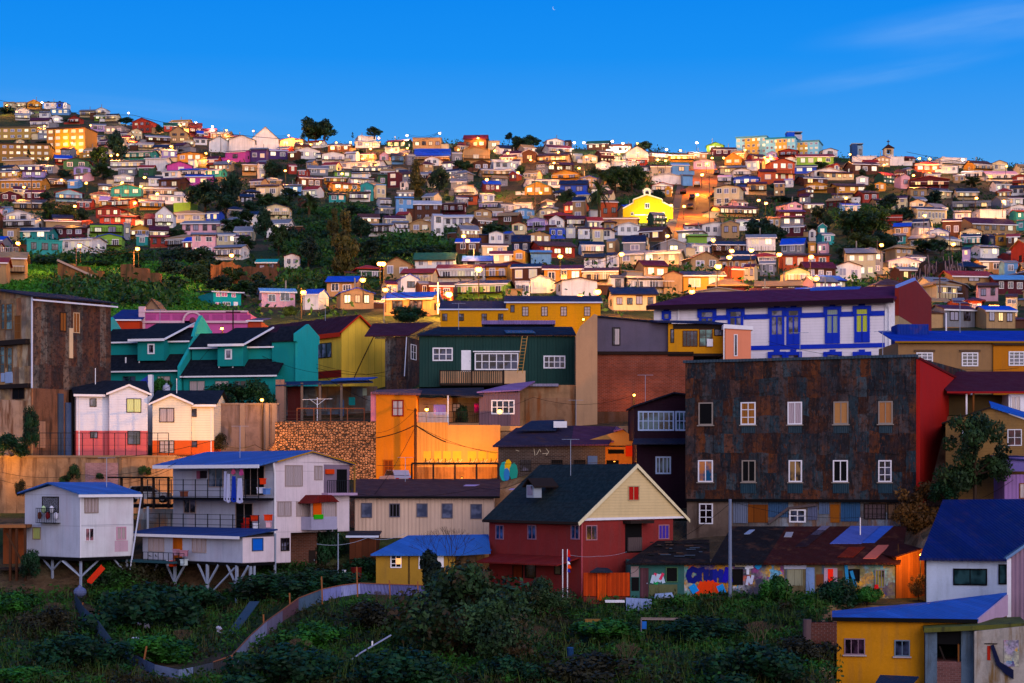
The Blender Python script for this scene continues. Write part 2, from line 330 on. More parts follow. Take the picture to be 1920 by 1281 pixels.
def hgt(x, Y):
    """ground height (arrays ok)"""
    x = np.asarray(x, float); Y = np.asarray(Y, float); x, Y = np.broadcast_arrays(x, Y)
    u = UC+F*x/np.maximum(Y, 60.)
    hs = np.stack([np.interp(Y, a, b) for a, b in _prof]); us = np.array(UK, float)
    uu = np.clip(u, us[0], us[-1]-1e-3); i = np.clip(np.searchsorted(us, uu, side='right')-1, 0, len(us)-2)
    t = (uu-us[i])/(us[i+1]-us[i]); idx = tuple(np.indices(x.shape)) if x.shape else ()
    z = hs[(i,)+idx]*(1-t)+hs[(i+1,)+idx]*t
    # crest: the hill stops rising where the skyline is
    vs = np.interp(u, [a for a, _ in SKY], [b for _, b in SKY]); fy = np.array([p[0] for p in FARPROF], float); fv = np.array([p[1] for p in FARPROF], float)
    Yc = np.interp(-vs, -fv, fy); zc = (VH-vs)/F*Yc
    far = Y > Yc; d = Y-Yc
    z = np.where(far, zc+2*(1-np.exp(-np.maximum(d, 0)/20))-np.maximum(d-30, 0)*.06, z)
    z = z + np.where(Y > 265, (np.sin(x*.05+Y*.021)+np.sin(x*.021-Y*.043+1.3))*np.clip((Y-265)/80, 0, 1)*.7, 0)
    return z
_YS = np.arange(238, 1000, 1.0)
def crest(u):
    zz = hgt((u-UC)/F*_YS, _YS); k = np.argmax(zz/_YS); return _YS[k]
def hit(u, v, h=0.0):
    """distance at which the ground (plus h) lies on photo pixel (u,v) on the far hill"""
    zz = hgt((u-UC)/F*_YS, _YS)+h; ray = (VH-v)/F*_YS
    k = np.nonzero((zz >= ray) & (_YS >= (262 if h or v < 600 else 238)))[0]
    if len(k): return float(_YS[k[0]])
    return float(_YS[np.argmax(np.where(_YS >= 262, (zz-ray)/_YS, -9))])
# ground sheet
ys = np.concatenate([np.arange(0, 100, 5), np.arange(100, 262, .8), np.arange(262, 960, 3.0), np.array([1000, 1100, 1300, 1700, 2400, 3600, 6000])])
ss = np.linspace(-1, 1, 241)
XX = ss[None, :]*np.maximum(110, .62*ys)[:, None]; YY = np.repeat(ys[:, None], len(ss), 1)
ZZ = np.maximum(hgt(XX, YY), np.where(YY > 1000, 20., -99.)); nr, nc = XX.shape
me = bpy.data.meshes.new("ground")
vv = np.stack([XX, YY, ZZ], -1).reshape(-1, 3); I = np.arange(nr*nc).reshape(nr, nc)
ff = np.stack([I[:-1, :-1], I[:-1, 1:], I[1:, 1:], I[1:, :-1]], -1).reshape(-1, 4)
me.from_pydata(vv.tolist(), [], ff.tolist())
gm = bpy.data.materials.new("ground"); gm.use_nodes = True; t = gm.node_tree; b = t.nodes['Principled BSDF']; l = t.links.new
g = N(t, 'ShaderNodeTexCoord')
def gn(sc, de, st=None):
    n = N(t, 'ShaderNodeTexNoise'); n.inputs['Scale'].default_value = sc; n.inputs['Detail'].default_value = de; n.inputs['Roughness'].default_value = .65; l(g.outputs['Object'], n.inputs['Vector']); return n
n1 = gn(.035, 6); r1 = ramp(t, [(.38, (.035, .055, .015)), (.48, (.018, .035, .010)), (.56, (.07, .045, .025)), (.68, (.12, .075, .04))]); l(n1.outputs[0], r1.inputs[0])
n2 = gn(1.2, 5); mm = N(t, 'ShaderNodeMix', data_type='RGBA'); mm.blend_type = 'MULTIPLY'; mm.inputs[0].default_value = .8; l(r1.outputs[0], mm.inputs[6])
r2 = ramp(t, [(.3, (.35, .35, .35)), (.7, (1.3, 1.3, 1.3))]); l(n2.outputs[0], r2.inputs[0]); l(r2.outputs[0], mm.inputs[7])
# earth shows on the steep cuts
ge = N(t, 'ShaderNodeNewGeometry'); sn = N(t, 'ShaderNodeSeparateXYZ'); l(ge.outputs['True Normal'], sn.inputs[0])
ms = N(t, 'ShaderNodeMapRange'); ms.inputs[1].default_value = .90; ms.inputs[2].default_value = .72; l(sn.outputs[2], ms.inputs[0])
m3 = N(t, 'ShaderNodeMix', data_type='RGBA'); l(ms.outputs[0], m3.inputs[0]); l(mm.outputs[2], m3.inputs[6]); 
r3 = ramp(t, [(.3, (.10, .05, .03)), (.5, (.24, .12, .06)), (.7, (.36, .22, .13))]); l(gn(.6, 6).outputs[0], r3.inputs[0]); l(r3.outputs[0], m3.inputs[7])
l(m3.outputs[2], b.inputs['Base Color']); b.inputs['Roughness'].default_value = .95; b.inputs['Specular IOR Level'].default_value = .1
bp = N(t, 'ShaderNodeBump'); bp.inputs['Distance'].default_value = .4; l(n2.outputs[0], bp.inputs['Height']); l(bp.outputs[0], b.inputs['Normal'])
me.materials.append(gm)
tag(link(bpy.data.objects.new("ground", me)), kind='structure')
def ground_z(x, Y): return float(hgt(np.array([x]), np.array([Y]))[0])
# ------------------------------------------------------------------ palette
PAL = dict(w=('white', '#d2ccc8'), c=('cream', '#c9b48a'), t=('tan', '#a8865a'), y=('yellow', '#c48a1c'), o=('orange', '#b8501a'), r=('red', '#97301c'),
 m=('maroon', '#571828'), b=('brown', '#5a3524'), g=('green', '#2c5a44'), G=('lime green', '#7fa838'), q=('turquoise', '#23908c'), l=('light blue', '#5f93c0'),
 B=('blue', '#1d4cb8'), p=('lilac', '#9a86b8'), P=('magenta', '#b83a96'), k=('pink', '#cf9aa4'), s=('grey', '#7c7c84'), d=('dark grey', '#33343c'), n=('navy', '#1c2648'), v=('violet', '#4a2c6a'))
def wallmat(c, i=0):
    q = lin(PAL[c][1]); a = sum(q)/3; return mat(['plaster', 'clap', 'corr', 'plaster'][i % 4], tuple(x*.84+a*.16 for x in q), dirt=.5)
def roofmat(c): return mat('roof', PAL[c][1] if c not in 'w' else '#b8b4b8', dirt=.3, rough=.5, rust=.45)
LIT = [mat('lit', c, e=e) for c, e in (('#ffe9b0', 2.0), ('#fff0c8', 1.1), ('#ffc860', 1.6), ('#ffdf98', .6), ('#ffa838', 1.0))]
DRK = [mat('glass', '#10131c'), mat('glass', '#1c1820', c2='#6a6478'), mat('curtain', '#8a8698')]
WFR = mat('plain', '#cfcaca'); DFR = mat('plain', '#3a2a22'); BFR = mat('plain', '#2048c0')
def unit_window(pane, frame, bars=1):
    mb = MB(); mb.box(-.5, .5, -.06, .02, 0, 1, frame); mb.box(-.42, .42, -.065, -.05, .09, .91, pane)
    for i in range(bars): x = -.42+.84*(i+1)/(bars+1); mb.box(x-.03, x+.03, -.085, -.06, .08, .92, frame)
    return mb.mesh('window')
UW = {}
def uwin(lit, k, fr):
    key = (lit, k, fr)
    if key not in UW: UW[key] = unit_window((LIT if lit else DRK)[k], (WFR, DFR)[fr], 1 if k != 1 else 2)
    return UW[key]
def gableroof(mb, x0, x1, y0, y1, z, h, ov, t, axis, m, wallmb=None, wm=None, tw=.06):
    """two slabs; axis 'x': ridge parallel to the front, 'y': gable faces the front. gable triangles go to wallmb"""
    if axis == 'x':
        ym = (y0+y1)/2; sl = h/(ym-y0); e = z-sl*ov
        mb.slab([(x0-ov, y0-ov, e+t), (x1+ov, y0-ov, e+t), (x1+ov, ym, z+h+t), (x0-ov, ym, z+h+t)], t, m)
        mb.slab([(x0-ov, ym, z+h+t), (x1+ov, ym, z+h+t), (x1+ov, y1+ov, e+t), (x0-ov, y1+ov, e+t)], t, m)
        if wallmb:
            for x in (x0, x1-tw): wallmb.prism([(x, y0, z), (x, y1, z), (x, ym, z+h)], (tw, 0, 0), wm)
    else:
        xm = (x0+x1)/2; sl = h/(xm-x0); e = z-sl*ov
        mb.slab([(x0-ov, y0-ov, e+t), (xm, y0-ov, z+h+t), (xm, y1+ov, z+h+t), (x0-ov, y1+ov, e+t)], t, m)
        mb.slab([(xm, y0-ov, z+h+t), (x1+ov, y0-ov, e+t), (x1+ov, y1+ov, e+t), (xm, y1+ov, z+h+t)], t, m)
        if wallmb:
            for y in (y0, y1-tw): wallmb.prism([(x0, y, z), (x1, y, z), (xm, y, z+h)], (0, tw, 0), wm)
def hiproof(mb, x0, x1, y0, y1, z, h, ov, t, m):
    x0 -= ov; x1 += ov; y0 -= ov; y1 += ov; ym = (y0+y1)/2; d = min(y1-y0, x1-x0)/2*.9
    a, b_, c, e = (x0, y0, z), (x1, y0, z), (x1, y1, z), (x0, y1, z); r0, r1 = (x0+d, ym, z+h), (x1-d, ym, z+h)
    q = [a, b_, c, e, r0, r1]+[(p[0], p[1], z-t) for p in (a, b_, c, e)]
    mb.poly(q, m, [(0, 1, 5, 4), (1, 2, 5), (2, 3, 4, 5), (3, 0, 4), (9, 8, 7, 6), (0, 6, 7, 1), (1, 7, 8, 2), (2, 8, 9, 3), (3, 9, 6, 0)])
# ------------------------------------------------------------------ houses of the far hill
HROWS = [((0, 170, 3.558), """
20 110 85 120 ctf5 21L|110 175 85 125 csf4 21L|175 270 85 125 yyg20 21M|290 375 85 125 wnf6 21L|375 420 85 125 Bnf5 11D|420 455 90 130 wng8 11D|330 460 128 165 lsf4 31L
100 205 140 165 wsg18 21L|85 195 165 200 wss8 21L|262 325 150 185 wss6 11L|325 415 185 215 wsg15 11L|460 545 190 225 rrg18 21L|530 640 140 180 css8 21L|640 720 130 165 wsg14 21L
630 700 180 205 Ggs6 21L|700 790 170 205 cds10 21L|200 330 205 250 wms18 21M|880 1040 215 285 rmg25 32D|1080 1180 240 278 rgs20 21L|1130 1270 225 250 tys14 31L|1130 1250 285 350 tmg40 22L
1250 1345 235 310 mrs10 21L|1345 1440 280 320 rms22 21L|1410 1540 290 325 tss10 31L|590 700 235 275 pss8 21L|695 840 250 290 ssf10 31L|600 690 310 350 css5 21L|840 915 350 395 wrs8 21L
915 1020 360 400 css10 31L|945 1130 320 352 bss10 31L|1280 1380 330 365 wms12 21D|820 1035 415 470 qbs6 41L|968 1120 460 540 wss3 00D|1065 1180 405 460 pss5 21L
345 475 470 500 rBs20 21L|415 590 475 530 gmg22 21D|295 375 510 555 sss6 11L|115 295 510 550 vss6 31L|20 235 490 510 tth20 00D|0 110 525 560 sns12 21L|0 145 565 590 yns10 31L|145 290 545 585 pms5 21L
480 600 520 575 psg10 21L|735 968 475 535 wss4 41L|785 900 537 570 sss2 21L|1180 1385 430 480 ybg15 31L|1255 1305 470 520 wss4 11L|1500 1665 415 480 Pms6 11L|1670 1780 400 480 vss8 21D
1085 1280 510 550 Pdg30 11L|1080 1200 545 590 wss5 21D|1200 1370 545 580 wBs8 31L|1370 1500 545 580 qss5 21L|1240 1410 580 640 PBs10 21M|980 1080 590 640 wds12 21L|1055 1235 600 665 bms10 21L
740 890 580 640 wwg15 22L|640 740 640 690 css10 11L|740 945 655 710 qyg25 31L|955 1160 660 720 tss8 41L|960 1250 722 760 wss4 61L|450 530 630 655 lls8 11L|345 545 690 745 lrg25 31L
0 285 605 680 yds15 91D|290 430 600 650 bss6 21D|165 285 700 735 mms15 21D|0 125 700 745 mcg20 21D|85 290 755 815 tds20 21D|0 65 790 860 lss6 11D|35 240 830 890 wwg25 21L|35 265 897 930 wss6 21L
655 730 750 790 yps25 11L|515 610 770 800 rds15 21L|730 900 745 790 obs10 31L|905 1090 765 800 yms8 31L|635 835 795 855 rmg25 31L|660 900 862 905 rrs6 31D|545 600 895 940 oos4 11D
1035 1155 830 920 wmg50 22L|960 1034 860 920 mms30 11D|1155 1300 790 815 GGf2 00D|1155 1365 850 885 cth20 21D|1368 1480 850 880 Bns8 21L|1215 1475 893 965 kss15 41D|1270 1433 975 1115 kss8 22D
1435 1640 1055 1135 wss15 41D|1437 1570 985 1035 css8 31M|1562 1655 1000 1050 sms6 21D|330 480 890 915 cns20 21D|272 535 918 935 tms5 20D|20 118 930 1005 tbf3 11D|118 340 965 1005 qns20 21L
118 408 1012 1100 qqf3 31D|355 580 960 985 mbs18 31D|408 665 1000 1090 wss5 41L|588 812 905 980 Gnf8 21L|640 812 985 1075 GBg20 21D|815 857 900 1000 sss4 11D|860 1030 955 992 ymg30 31L
890 985 998 1040 qss5 11D|985 1120 950 1000 cms25 21L|1000 1115 1003 1050 rrs3 21D|1610 1708 500 570 tbs8 21L|1400 1500 660 700 tbs8 21L"""),
((480, 170, 3.558), """
0 208 405 460 vBs4 31L|215 290 415 470 bbs5 11L|150 340 335 375 crg15 21L|230 425 405 460 wbg25 31L|340 460 350 385 wrs8 21L|430 590 430 490 wmg18 31L|592 685 425 480 wws10 11L
480 630 385 410 bss10 31D|655 800 315 350 wwf2 00D|655 825 352 385 wss4 31L|870 1035 345 390 gms10 31L|1045 1240 325 395 tsf4 41L|825 892 435 490 krg20 11D|897 985 440 495 lns15 11L
988 1060 435 500 sds8 21D|1060 1290 440 480 tBs45 00D|1125 1240 460 505 wrg18 21L|1387 1545 330 400 bms25 31L|1545 1625 345 400 ctf3 11L|1378 1560 405 500 ttg18 11L|1302 1374 425 510 sss5 11D
1565 1740 480 530 wws12 31L|1430 1562 490 540 bbg20 21D|1480 1720 537 580 tss6 51L|440 560 510 545 crs18 21L|560 860 495 525 wbs8 51L|640 900 530 558 sss6 61L|0 60 500 600 wms12 12L
512 635 550 590 Ggs5 21L|637 762 560 600 wss4 21L|440 600 603 630 yds5 31L|470 690 635 675 yos5 31L|602 787 605 640 wss5 31L|812 876 570 645 ggs4 11D|878 970 560 650 mmf4 12L|972 1000 620 665 wss3 11L
692 782 640 740 qsg18 11D|783 866 640 725 clf4 21D|800 897 730 782 wss4 21D|625 757 690 745 wbs8 31L|480 595 700 750 qbs8 21L|258 440 590 660 bms8 31L|200 270 507 560 rrs8 11L|280 350 540 580 rds5 21D
0 170 645 720 cbs8 21L|172 300 640 705 lss6 21L|925 1048 730 850 lls5 22D|1050 1230 770 880 bws22 32D|1237 1400 765 830 mbs8 31D|1165 1250 850 975 wws12 12D|1252 1445 850 915 wws12 41D
752 920 905 975 wss8 31D|905 1012 893 950 wss6 31D|1325 1475 665 705 wwg18 31L|1332 1480 707 765 obs4 21D|1482 1590 700 755 wss4 21L|1320 1415 745 775 sss4 21D|1487 1640 757 805 pss5 21D
1612 1720 770 820 sds10 21D|1545 1650 995 1030 wsg15 21D|1335 1495 1035 1090 bBs22 21D|1497 1675 1042 1120 cbs10 21L|1655 1720 960 1030 sBs10 11D|180 290 1125 1190 wmg12 21D|0 140 1155 1230 bqs18 21D
847 1052 1170 1262 tbg48 21D|1060 1330 1140 1245 wgs45 42D|1215 1528 1222 1281 wrs25 31L|1535 1708 1182 1290 yms15 21D|650 830 1240 1281 grh22 21D|1562 1708 1130 1175 cms18 21L|860 960 395 425 wds8 31L
1240 1330 500 530 wms8 21L|400 500 430 470 wds8 21L|700 800 430 470 tms8 21L"""),
((960, 220, 3.558), """
215 345 170 200 wrg15 21L|350 400 170 205 bds8 11D|70 168 240 310 bwg18 11L|172 395 262 312 tbs15 51L|205 400 215 250 wms18 31L|200 410 322 370 bms15 31L|270 485 380 430 ybg25 21D|80 320 432 475 wss8 31D
85 290 477 520 yqg38 31L|320 510 455 525 Bns25 21D|405 500 570 690 tns25 12D|580 705 575 690 obs8 21D|0 140 595 640 wcs10 31L|0 150 642 680 lsg15 21D|0 100 745 785 crg14 21D|102 242 690 760 psg15 11D
248 365 690 745 wmg28 21D|367 495 700 742 wms18 31L|250 360 748 815 Bsf2 21D|362 440 748 810 wsf3 11L|442 523 750 815 wbs5 21L|527 610 755 840 crs5 11L|470 570 265 310 csg14 21L|560 660 312 355 wdg18 11L
745 910 240 300 wmg42 21L|775 905 305 325 rrs5 21L|660 850 315 342 wss5 41L|500 660 192 220 bgs18 31L|660 800 200 240 wbs16 31L|925 1060 335 400 sbs8 11D|1062 1180 325 388 lls12 11L|1132 1205 395 460 lss4 00D
935 1140 400 450 wwg20 00D|935 1075 462 510 wrg20 21L|1022 1072 512 535 yyf2 11D|1050 1210 265 300 yss5 41L|1212 1370 300 352 psg15 21D|1300 1420 203 232 Ggg22 21L|1340 1500 222 260 mbs14 31D
1420 1555 290 320 yyg38 21L|1390 1572 342 385 css10 21D|1480 1660 410 470 BBg12 31L|1350 1558 480 600 cbg15 32D|1472 1590 372 405 wbg15 11D|1376 1470 402 450 wps8 11D|1340 1640 632 668 tbs12 81L
1652 1760 370 450 oms14 11L|1155 1265 740 790 wrs12 21D|1270 1450 725 800 wsg18 31D|1400 1522 720 810 tsg20 21D|1110 1302 778 832 wwh15 21L|1172 1305 840 865 GGs4 00D|1165 1320 882 930 wss6 31L
960 1162 850 930 swg28 11L|610 688 735 770 tbh14 21D|690 850 740 792 wwg20 31D|540 850 695 740 tts5 00D|612 688 778 820 wmh10 21L|632 720 840 905 tss15 11L|742 900 842 920 sns42 11L|450 610 880 930 wns20 21L
482 630 945 1020 wds22 31D|632 720 930 1010 wns15 11D|720 1165 948 990 css18 51L|125 420 868 940 rbs28 31L|0 122 840 918 nns42 21L|0 122 922 980 ysg8 11D|122 262 950 985 lls4 00D|215 475 1022 1130 yms20 31M
0 213 1010 1120 bns18 21L|477 720 1035 1130 cbs18 41L|835 1040 1000 1090 tms32 21L|1395 1655 962 1060 tns22 51D|1150 1395 985 1030 tbg48 21D|1330 1600 862 925 bns18 41D|1655 1770 1000 1060 sss10 21D
410 468 255 300 css6 11L|910 1050 255 290 wms8 31L|1180 1300 250 285 tms8 31L|1560 1660 300 360 wms10 21L|0 60 300 370 wms10 21L|1580 1700 450 520 tms10 21L|1500 1650 700 760 wss8 31L|850 930 345 380 wds6 21D"""),
((1440, 220, 3.558), """
0 70 243 285 psg12 21D|75 215 242 270 rmg15 31D|195 445 268 325 Grs14 41L|85 222 285 330 wrg18 21L|355 465 245 265 wbg14 11D|565 740 278 310 wwf2 00D|540 740 320 385 bms12 31L|800 910 272 325 wwf2 00D
912 985 292 320 brs10 21L|985 1150 322 372 omh22 31L|1125 1330 280 340 wwf3 00D|1157 1287 342 378 wss4 31L|1335 1498 318 368 ybs20 31D|1500 1612 312 372 cbg18 21L|0 180 312 435 omg25 32L|165 340 342 378 Bns8 21L
270 517 372 412 wwg24 31L|345 575 392 422 cms6 51L|205 400 412 462 bns8 21D|110 182 440 470 wps4 21L|255 402 457 507 yyg18 21L|440 662 472 512 ybs15 31L|590 682 422 455 wwg12 11L|600 742 512 575 rbs14 21D
430 582 520 572 cms6 41L|862 948 402 480 kmg14 11D|950 1215 422 480 mrg24 31L|950 1060 482 555 tbs8 21D|715 802 462 497 yyg10 21L|1300 1455 372 420 wss8 21L|1457 1662 392 430 wks18 41D|1502 1620 462 500 wds18 31L
1622 1740 482 525 wds15 21L|1260 1402 502 552 cds22 31L|1235 1520 580 625 ssf8 31L|1395 1590 628 690 wwf3 00D|1250 1362 642 697 wss4 21D|1640 1740 658 692 qos8 21L|1660 1740 702 760 qds5 11D|950 1190 622 712 cns12 81D
750 905 682 725 rrf2 00D|75 245 637 700 mvs10 21L|85 242 702 735 sms3 21M|0 80 682 750 tbs8 21D|90 272 752 800 mss3 21D|250 370 602 640 cms6 31L|490 612 592 660 lBs6 21L|275 332 772 830 wbg10 11D|335 405 762 800 qwg22 11L
342 442 802 855 qss3 11D|90 268 862 925 sBs38 31D|272 330 872 920 yys4 11L|332 425 862 920 kss5 21D|100 415 932 1030 obs10 41L|230 450 1040 1100 bms38 31D|455 625 1002 1100 wmg28 21D|842 978 742 800 tBs22 21L
980 1115 752 815 wss8 11L|840 942 812 862 qss4 11D|1312 1660 742 782 tms38 51D|1170 1308 702 820 bms5 21D|1300 1438 802 878 qns12 41M|1440 1518 802 880 nns10 11D|1522 1595 802 860 yds10 11L|1597 1708 802 870 brs14 21L
1382 1545 897 945 wss8 21L|1407 1565 967 1050 tds10 21L|1572 1680 932 1000 mns8 11D|1577 1672 1005 1060 lss4 11D|1300 1380 892 1000 pns8 12D|775 1020 982 1045 wpg28 31L|850 1010 1052 1110 bss4 21D
1412 1550 1187 1230 kbs14 21D|1512 1720 1152 1185 mls28 31D|1050 1160 390 430 wms8 21L|1240 1330 400 440 tms8 21D|1590 1700 545 600 wms8 21L|700 800 560 610 tms8 21D"""),
((480, 500, 4.0), """
0 290 255 310 kls10 21D|530 770 200 228 tBs38 21L|350 520 290 330 wBs32 00D|592 880 268 325 tBg38 31L|1045 1220 130 205 wBg35 11L|930 1060 185 250 cms22 21L|1200 1290 180 250 bss8 11D|1295 1480 195 260 obs8 21D
962 1370 325 370 tBs42 21D|1512 1920 160 245 Gns20 41M"""),
((960, 500, 4.0), """
140 325 142 205 wsg20 21L|25 135 190 235 wwf3 41D|340 640 187 225 wmg22 00D|730 840 130 200 wns14 11D|860 1230 125 205 wss8 31D|1132 1278 75 210 tmg25 00D|1282 1590 78 205 yns25 21L|740 1080 262 335 cns48 41D|1600 1740 65 125 oos4 00D|1740 1860 60 110 cms20 21L"""),
((1440, 500, 4.0), """
122 312 95 150 cgg32 21L|1240 1370 350 400 gts16 21D|1400 1500 360 395 pss8 21D|1500 1640 345 392 omh14 31L|1050 1180 -20 20 wns10 21L|1582 1752 205 265 kbs16 21D|1792 1920 245 380 cbs8 22D|1592 1860 420 470 tBs28 31D|1250 1560 428 462 sms26 21D|1130 1260 400 430 gms14 11D|1260 1400 375 405 gss14 11D|1380 1500 385 420 oms10 21D|640 860 420 460 cms8 00D""")]
LMK = [(1213,385,'the yellow floodlit church'),(1305,375,'the steep orange street'),(593,240,'the tree clump on the skyline'),(1440,270,'the pale blue apartment block'),(455,270,'the long white hall'),
 (128,262,'the tan apartment tower'),(35,245,'the low tan apartment block'),(1120,375,'the palm near the church'),(1400,343,'the deep blue house'),(640,450,'the tall olive cypress'),(70,460,'the bright turquoise house'),(1667,285,'the bell turret'),
 (197,440,'the lime green gabled house'),(270,240,'the big red crest house'),(372,340,'the magenta house'),(1510,492,'the long orange house'),(1620,450,'the bushy tree cluster'),(1770,520,'the black rocky slope'),
 (905,540,'the lime green long house'),(210,400,'the red cross-gabled house'),(815,505,'the white house with green roof'),(735,432,'the white house on stilts'),(780,340,'the brown cypress'),(1160,350,'the green grove'),
 (1470,325,'the orange brick house'),(1038,472,'the orange-red long house'),(415,370,'the big black tree'),(825,240,'the brightest crest lamp'),(1715,345,'the wide maroon gable'),(1385,385,'the cream two-storey house'),
 (35,350,'the colonnaded yellow hall'),(575,390,'the date palm'),(985,265,'the dark crest trees'),(1240,465,'the navy roofed house'),(1860,430,'the row of arched windows'),(1850,300,'the yellow crest house'),
 (1340,520,'the floodlit yellow wall'),(390,450,'the pink two-storey house'),(240,360,'the turquoise gabled house'),(1020,270,'the crest middle'),(740,290,'the red gabled white cottage')]
def where(u, v):
    d, lu, lv, ph = min((math.hypot((u-a)*1.0, (v-b_)*1.6), a, b_, p) for a, b_, p in LMK)
    dx, dy = u-lu, v-lv
    if d < 14: return 'beside '+ph
    s = ('above' if dy < -8 else 'below' if dy > 8 else ''); q = ('left of' if dx < -14 else 'right of' if dx > 14 else '')
    if s and q: return f"{s} and {q} {ph}"
    return f"{s or q or 'beside'} {ph}"
RK = dict(g='gabled', s='low', f='flat-roofed', h='hipped')
LABELS = {}        # label base -> [(u, obj, tailing)]
PEND = []          # (object, front words, where words, u, v)
def short(t):
    w = t.split()
    while len(w) > 16:
        for q in ('the', 'and', 'low', 'a', 'house,'):
            if q in w[1:]: w.remove(q); break
        else: w = w[:16]
    return ' '.join(w)
def relabel():
    """make every far-hill label single out one thing"""
    from collections import defaultdict
    g = defaultdict(list)
    for o, a, w, u, v in PEND: g[(a, w)].append((u, v, o))
    ORD = ['leftmost', 'second from left', 'third from left', 'fourth from left', 'fifth from left', 'sixth from left', 'seventh from left', 'eighth from left', 'ninth from left', 'tenth from left', 'eleventh from left', 'twelfth from left']
    for (a, w), lst in g.items():
        lst.sort(key=lambda q: q[0])
        if len(lst) == 1: lst[0][2]['label'] = short(f"{a} {w}"); continue
        for i, (u, v, o) in enumerate(lst):
            o['label'] = short(f"{ORD[min(i, len(ORD)-1)]} {a} {w}")
HILLS = []; OCC = []   # occupied footprints (x, Y, r)
def hill_house(u0, u1, vt, vb, wc, rc, rk, rh, nx, ny, fl, idx, special=None, Y=None, yaw=None, name='house', label=None, cat='house', group='houses on the far hillside', maxdepth=9.5):
    uc = (u0+u1)/2; Y = Y or hit(uc, vb); s = Y/F
    rnd = random.Random(idx*77+5)
    th = yaw if yaw is not None else rnd.uniform(-.30, .30)*(1.6 if idx > 1000 else 1)
    w = (u1-u0)*s; h = max(2.2, (vb-vt)*s)*(1.1 if not label else 1)
    d = min(maxdepth, max(4.5, w*rnd.uniform(.7, .95)))
    Wd = max(1.5, (w - d*abs(sin(th))*.9)/cos(th))
    if th < 0: off = -d*abs(sin(th))*.45
    else: off = d*abs(sin(th))*.45
    x, _, z = P(uc, vb, Y); x += off
    o = empty(name, (x, Y, z), th, None, cat, group)
    OCC.append((x, Y+d/2, max(Wd, d)*.6))
    r = rh*s; x0, x1 = -Wd/2, Wd/2; wm = wallmat(wc, rnd.randrange(4)); wb = MB(); wb.box(x0, x1, 0, d, -3.5, h, wm)
    rb = MB(); rm = roofmat(rc); ov = min(.45, Wd*.06)
    elev = (VH-vt)/F
    if rk == 'g': gableroof(rb, x0, x1, 0, d, h, max(.5, r), ov, .12, 'y', rm, wb, wm)
    elif rk == 's': gableroof(rb, x0, x1, 0, d, h, max(.6, r+d/2*elev), ov, .12, 'x', rm, wb, wm)
    elif rk == 'h': hiproof(rb, x0, x1, 0, d, h+.12, max(.6, r+d/2*elev), .5, .14, rm)
    else:
        rb.box(x0-.1, x1+.1, -.1, d+.1, h, h+.2+r*.5, rm); 
        if rnd.random() < .5: rb.box(x0+Wd*.2, x0+Wd*.2+.9, d*.4, d*.4+.9, h+.2, h+1.2, rm)
    wall = wb.build('wall', o)
    roof = rb.build('roof', o)
    if w > 5 and rnd.random() < .35:
        cb = MB(); cx = rnd.uniform(x0*.6, x1*.6); zz = h+.2; cb.box(cx-.1, cx+.1, d*.55, d*.55+.2, zz, zz+r+d/2*elev+1.3, mat('plain', '#777'))
        cb.build('chimney', roof)
    # fascia board along the front eave
    if rk in 'sh' and w > 3: fb = MB(); fb.box(x0-ov, x1+ov, -ov-.03, -ov, h-.22, h-.02, WFR if rnd.random() < .6 else DFR); fb.build('fascia', roof)
    fr = 0 if rnd.random() < .65 else 1; nl = 0
    for j in range(ny):
        for i in range(nx):
            fw = Wd/(nx+.25); ww = min(1.9, fw*rnd.uniform(.5, .68)); hh = min(1.5, h/ny*rnd.uniform(.42, .56)); ww = max(ww, .55)
            lit = fl == 'L' and rnd.random() < .66 or fl == 'M' and rnd.random() < .5 or fl == 'D' and rnd.random() < .08
            nl += lit
            me = uwin(bool(lit), rnd.randrange(5) if lit else rnd.randrange(3), fr)
            q = bpy.data.objects.new('window', me); q.location = (x0+fw*(i+.5)+fw*.125+rnd.uniform(-.08, .08)*fw, -.005, h/ny*j+h/ny*rnd.uniform(.36, .42)); q.scale = (ww, 1, hh); link(q, o)
    if w > 4.5 and rnd.random() < .4 and not label:
        sd = rnd.choice((-1, 1)); aw = rnd.uniform(1.8, 3.2); ah = h*rnd.uniform(.45, .8); xa = x1 if sd > 0 else x0-aw; am = wallmat(rnd.choice((wc, 's', 'c', 't', 'w', 'b')), rnd.randrange(4))
        ab = MB(); ab.box(xa, xa+aw, .4, d*.7, -3, ah, am); an = ab.build('annex', o); ab = MB(); ab.slab([(xa-.2, .2, ah+.05), (xa+aw+.2, .2, ah+.05), (xa+aw+.2, d*.7+.2, ah+.6), (xa-.2, d*.7+.2, ah+.6)], .1, roofmat(rnd.choice('snbtm'))); ab.build('annex_roof', an)
    if w > 4 and rnd.random() < .3 and not label:
        ab = MB(); ab.box(x0, x1, -1.3, -.02, h*.42-.15, h*.42-.02, DFR)
        for i in range(int(Wd/.5)+1): xx = x0+i*Wd/max(1, int(Wd/.5)); ab.box(xx-.03, xx+.03, -1.3, -1.24, h*.42-.02, h*.42+.85, DFR if rnd.random() < .9 else WFR)
        ab.box(x0, x1, -1.32, -1.22, h*.42+.85, h*.42+.93, WFR if rnd.random() < .5 else DFR); ab.build('balcony', o)
    pb = MB(); pb.box(x0-.08, x1+.08, -.12, d*.5, -3.5, .12, mat('stain', rnd.choice(('#6a5444', '#7c6450', '#4c4440', '#8a6a4c')), c2='#3a2a1c', dirt=.6)); pb.build('foundation', o)
    # side window and door
    if h > 2.1 and w > 6:
        me = uwin(fl == 'L' and rnd.random() < .4, 1, fr); q = bpy.data.objects.new('window', me); q.rotation_euler = (0, 0, pi/2 if th < 0 else -pi/2)
        q.location = (x1+.005 if th < 0 else x0-.005, d*.45, h*.4); q.scale = (1.1, 1, min(1.2, h*.4)); link(q, o)
    if special: special(o, x0, x1, d, h)
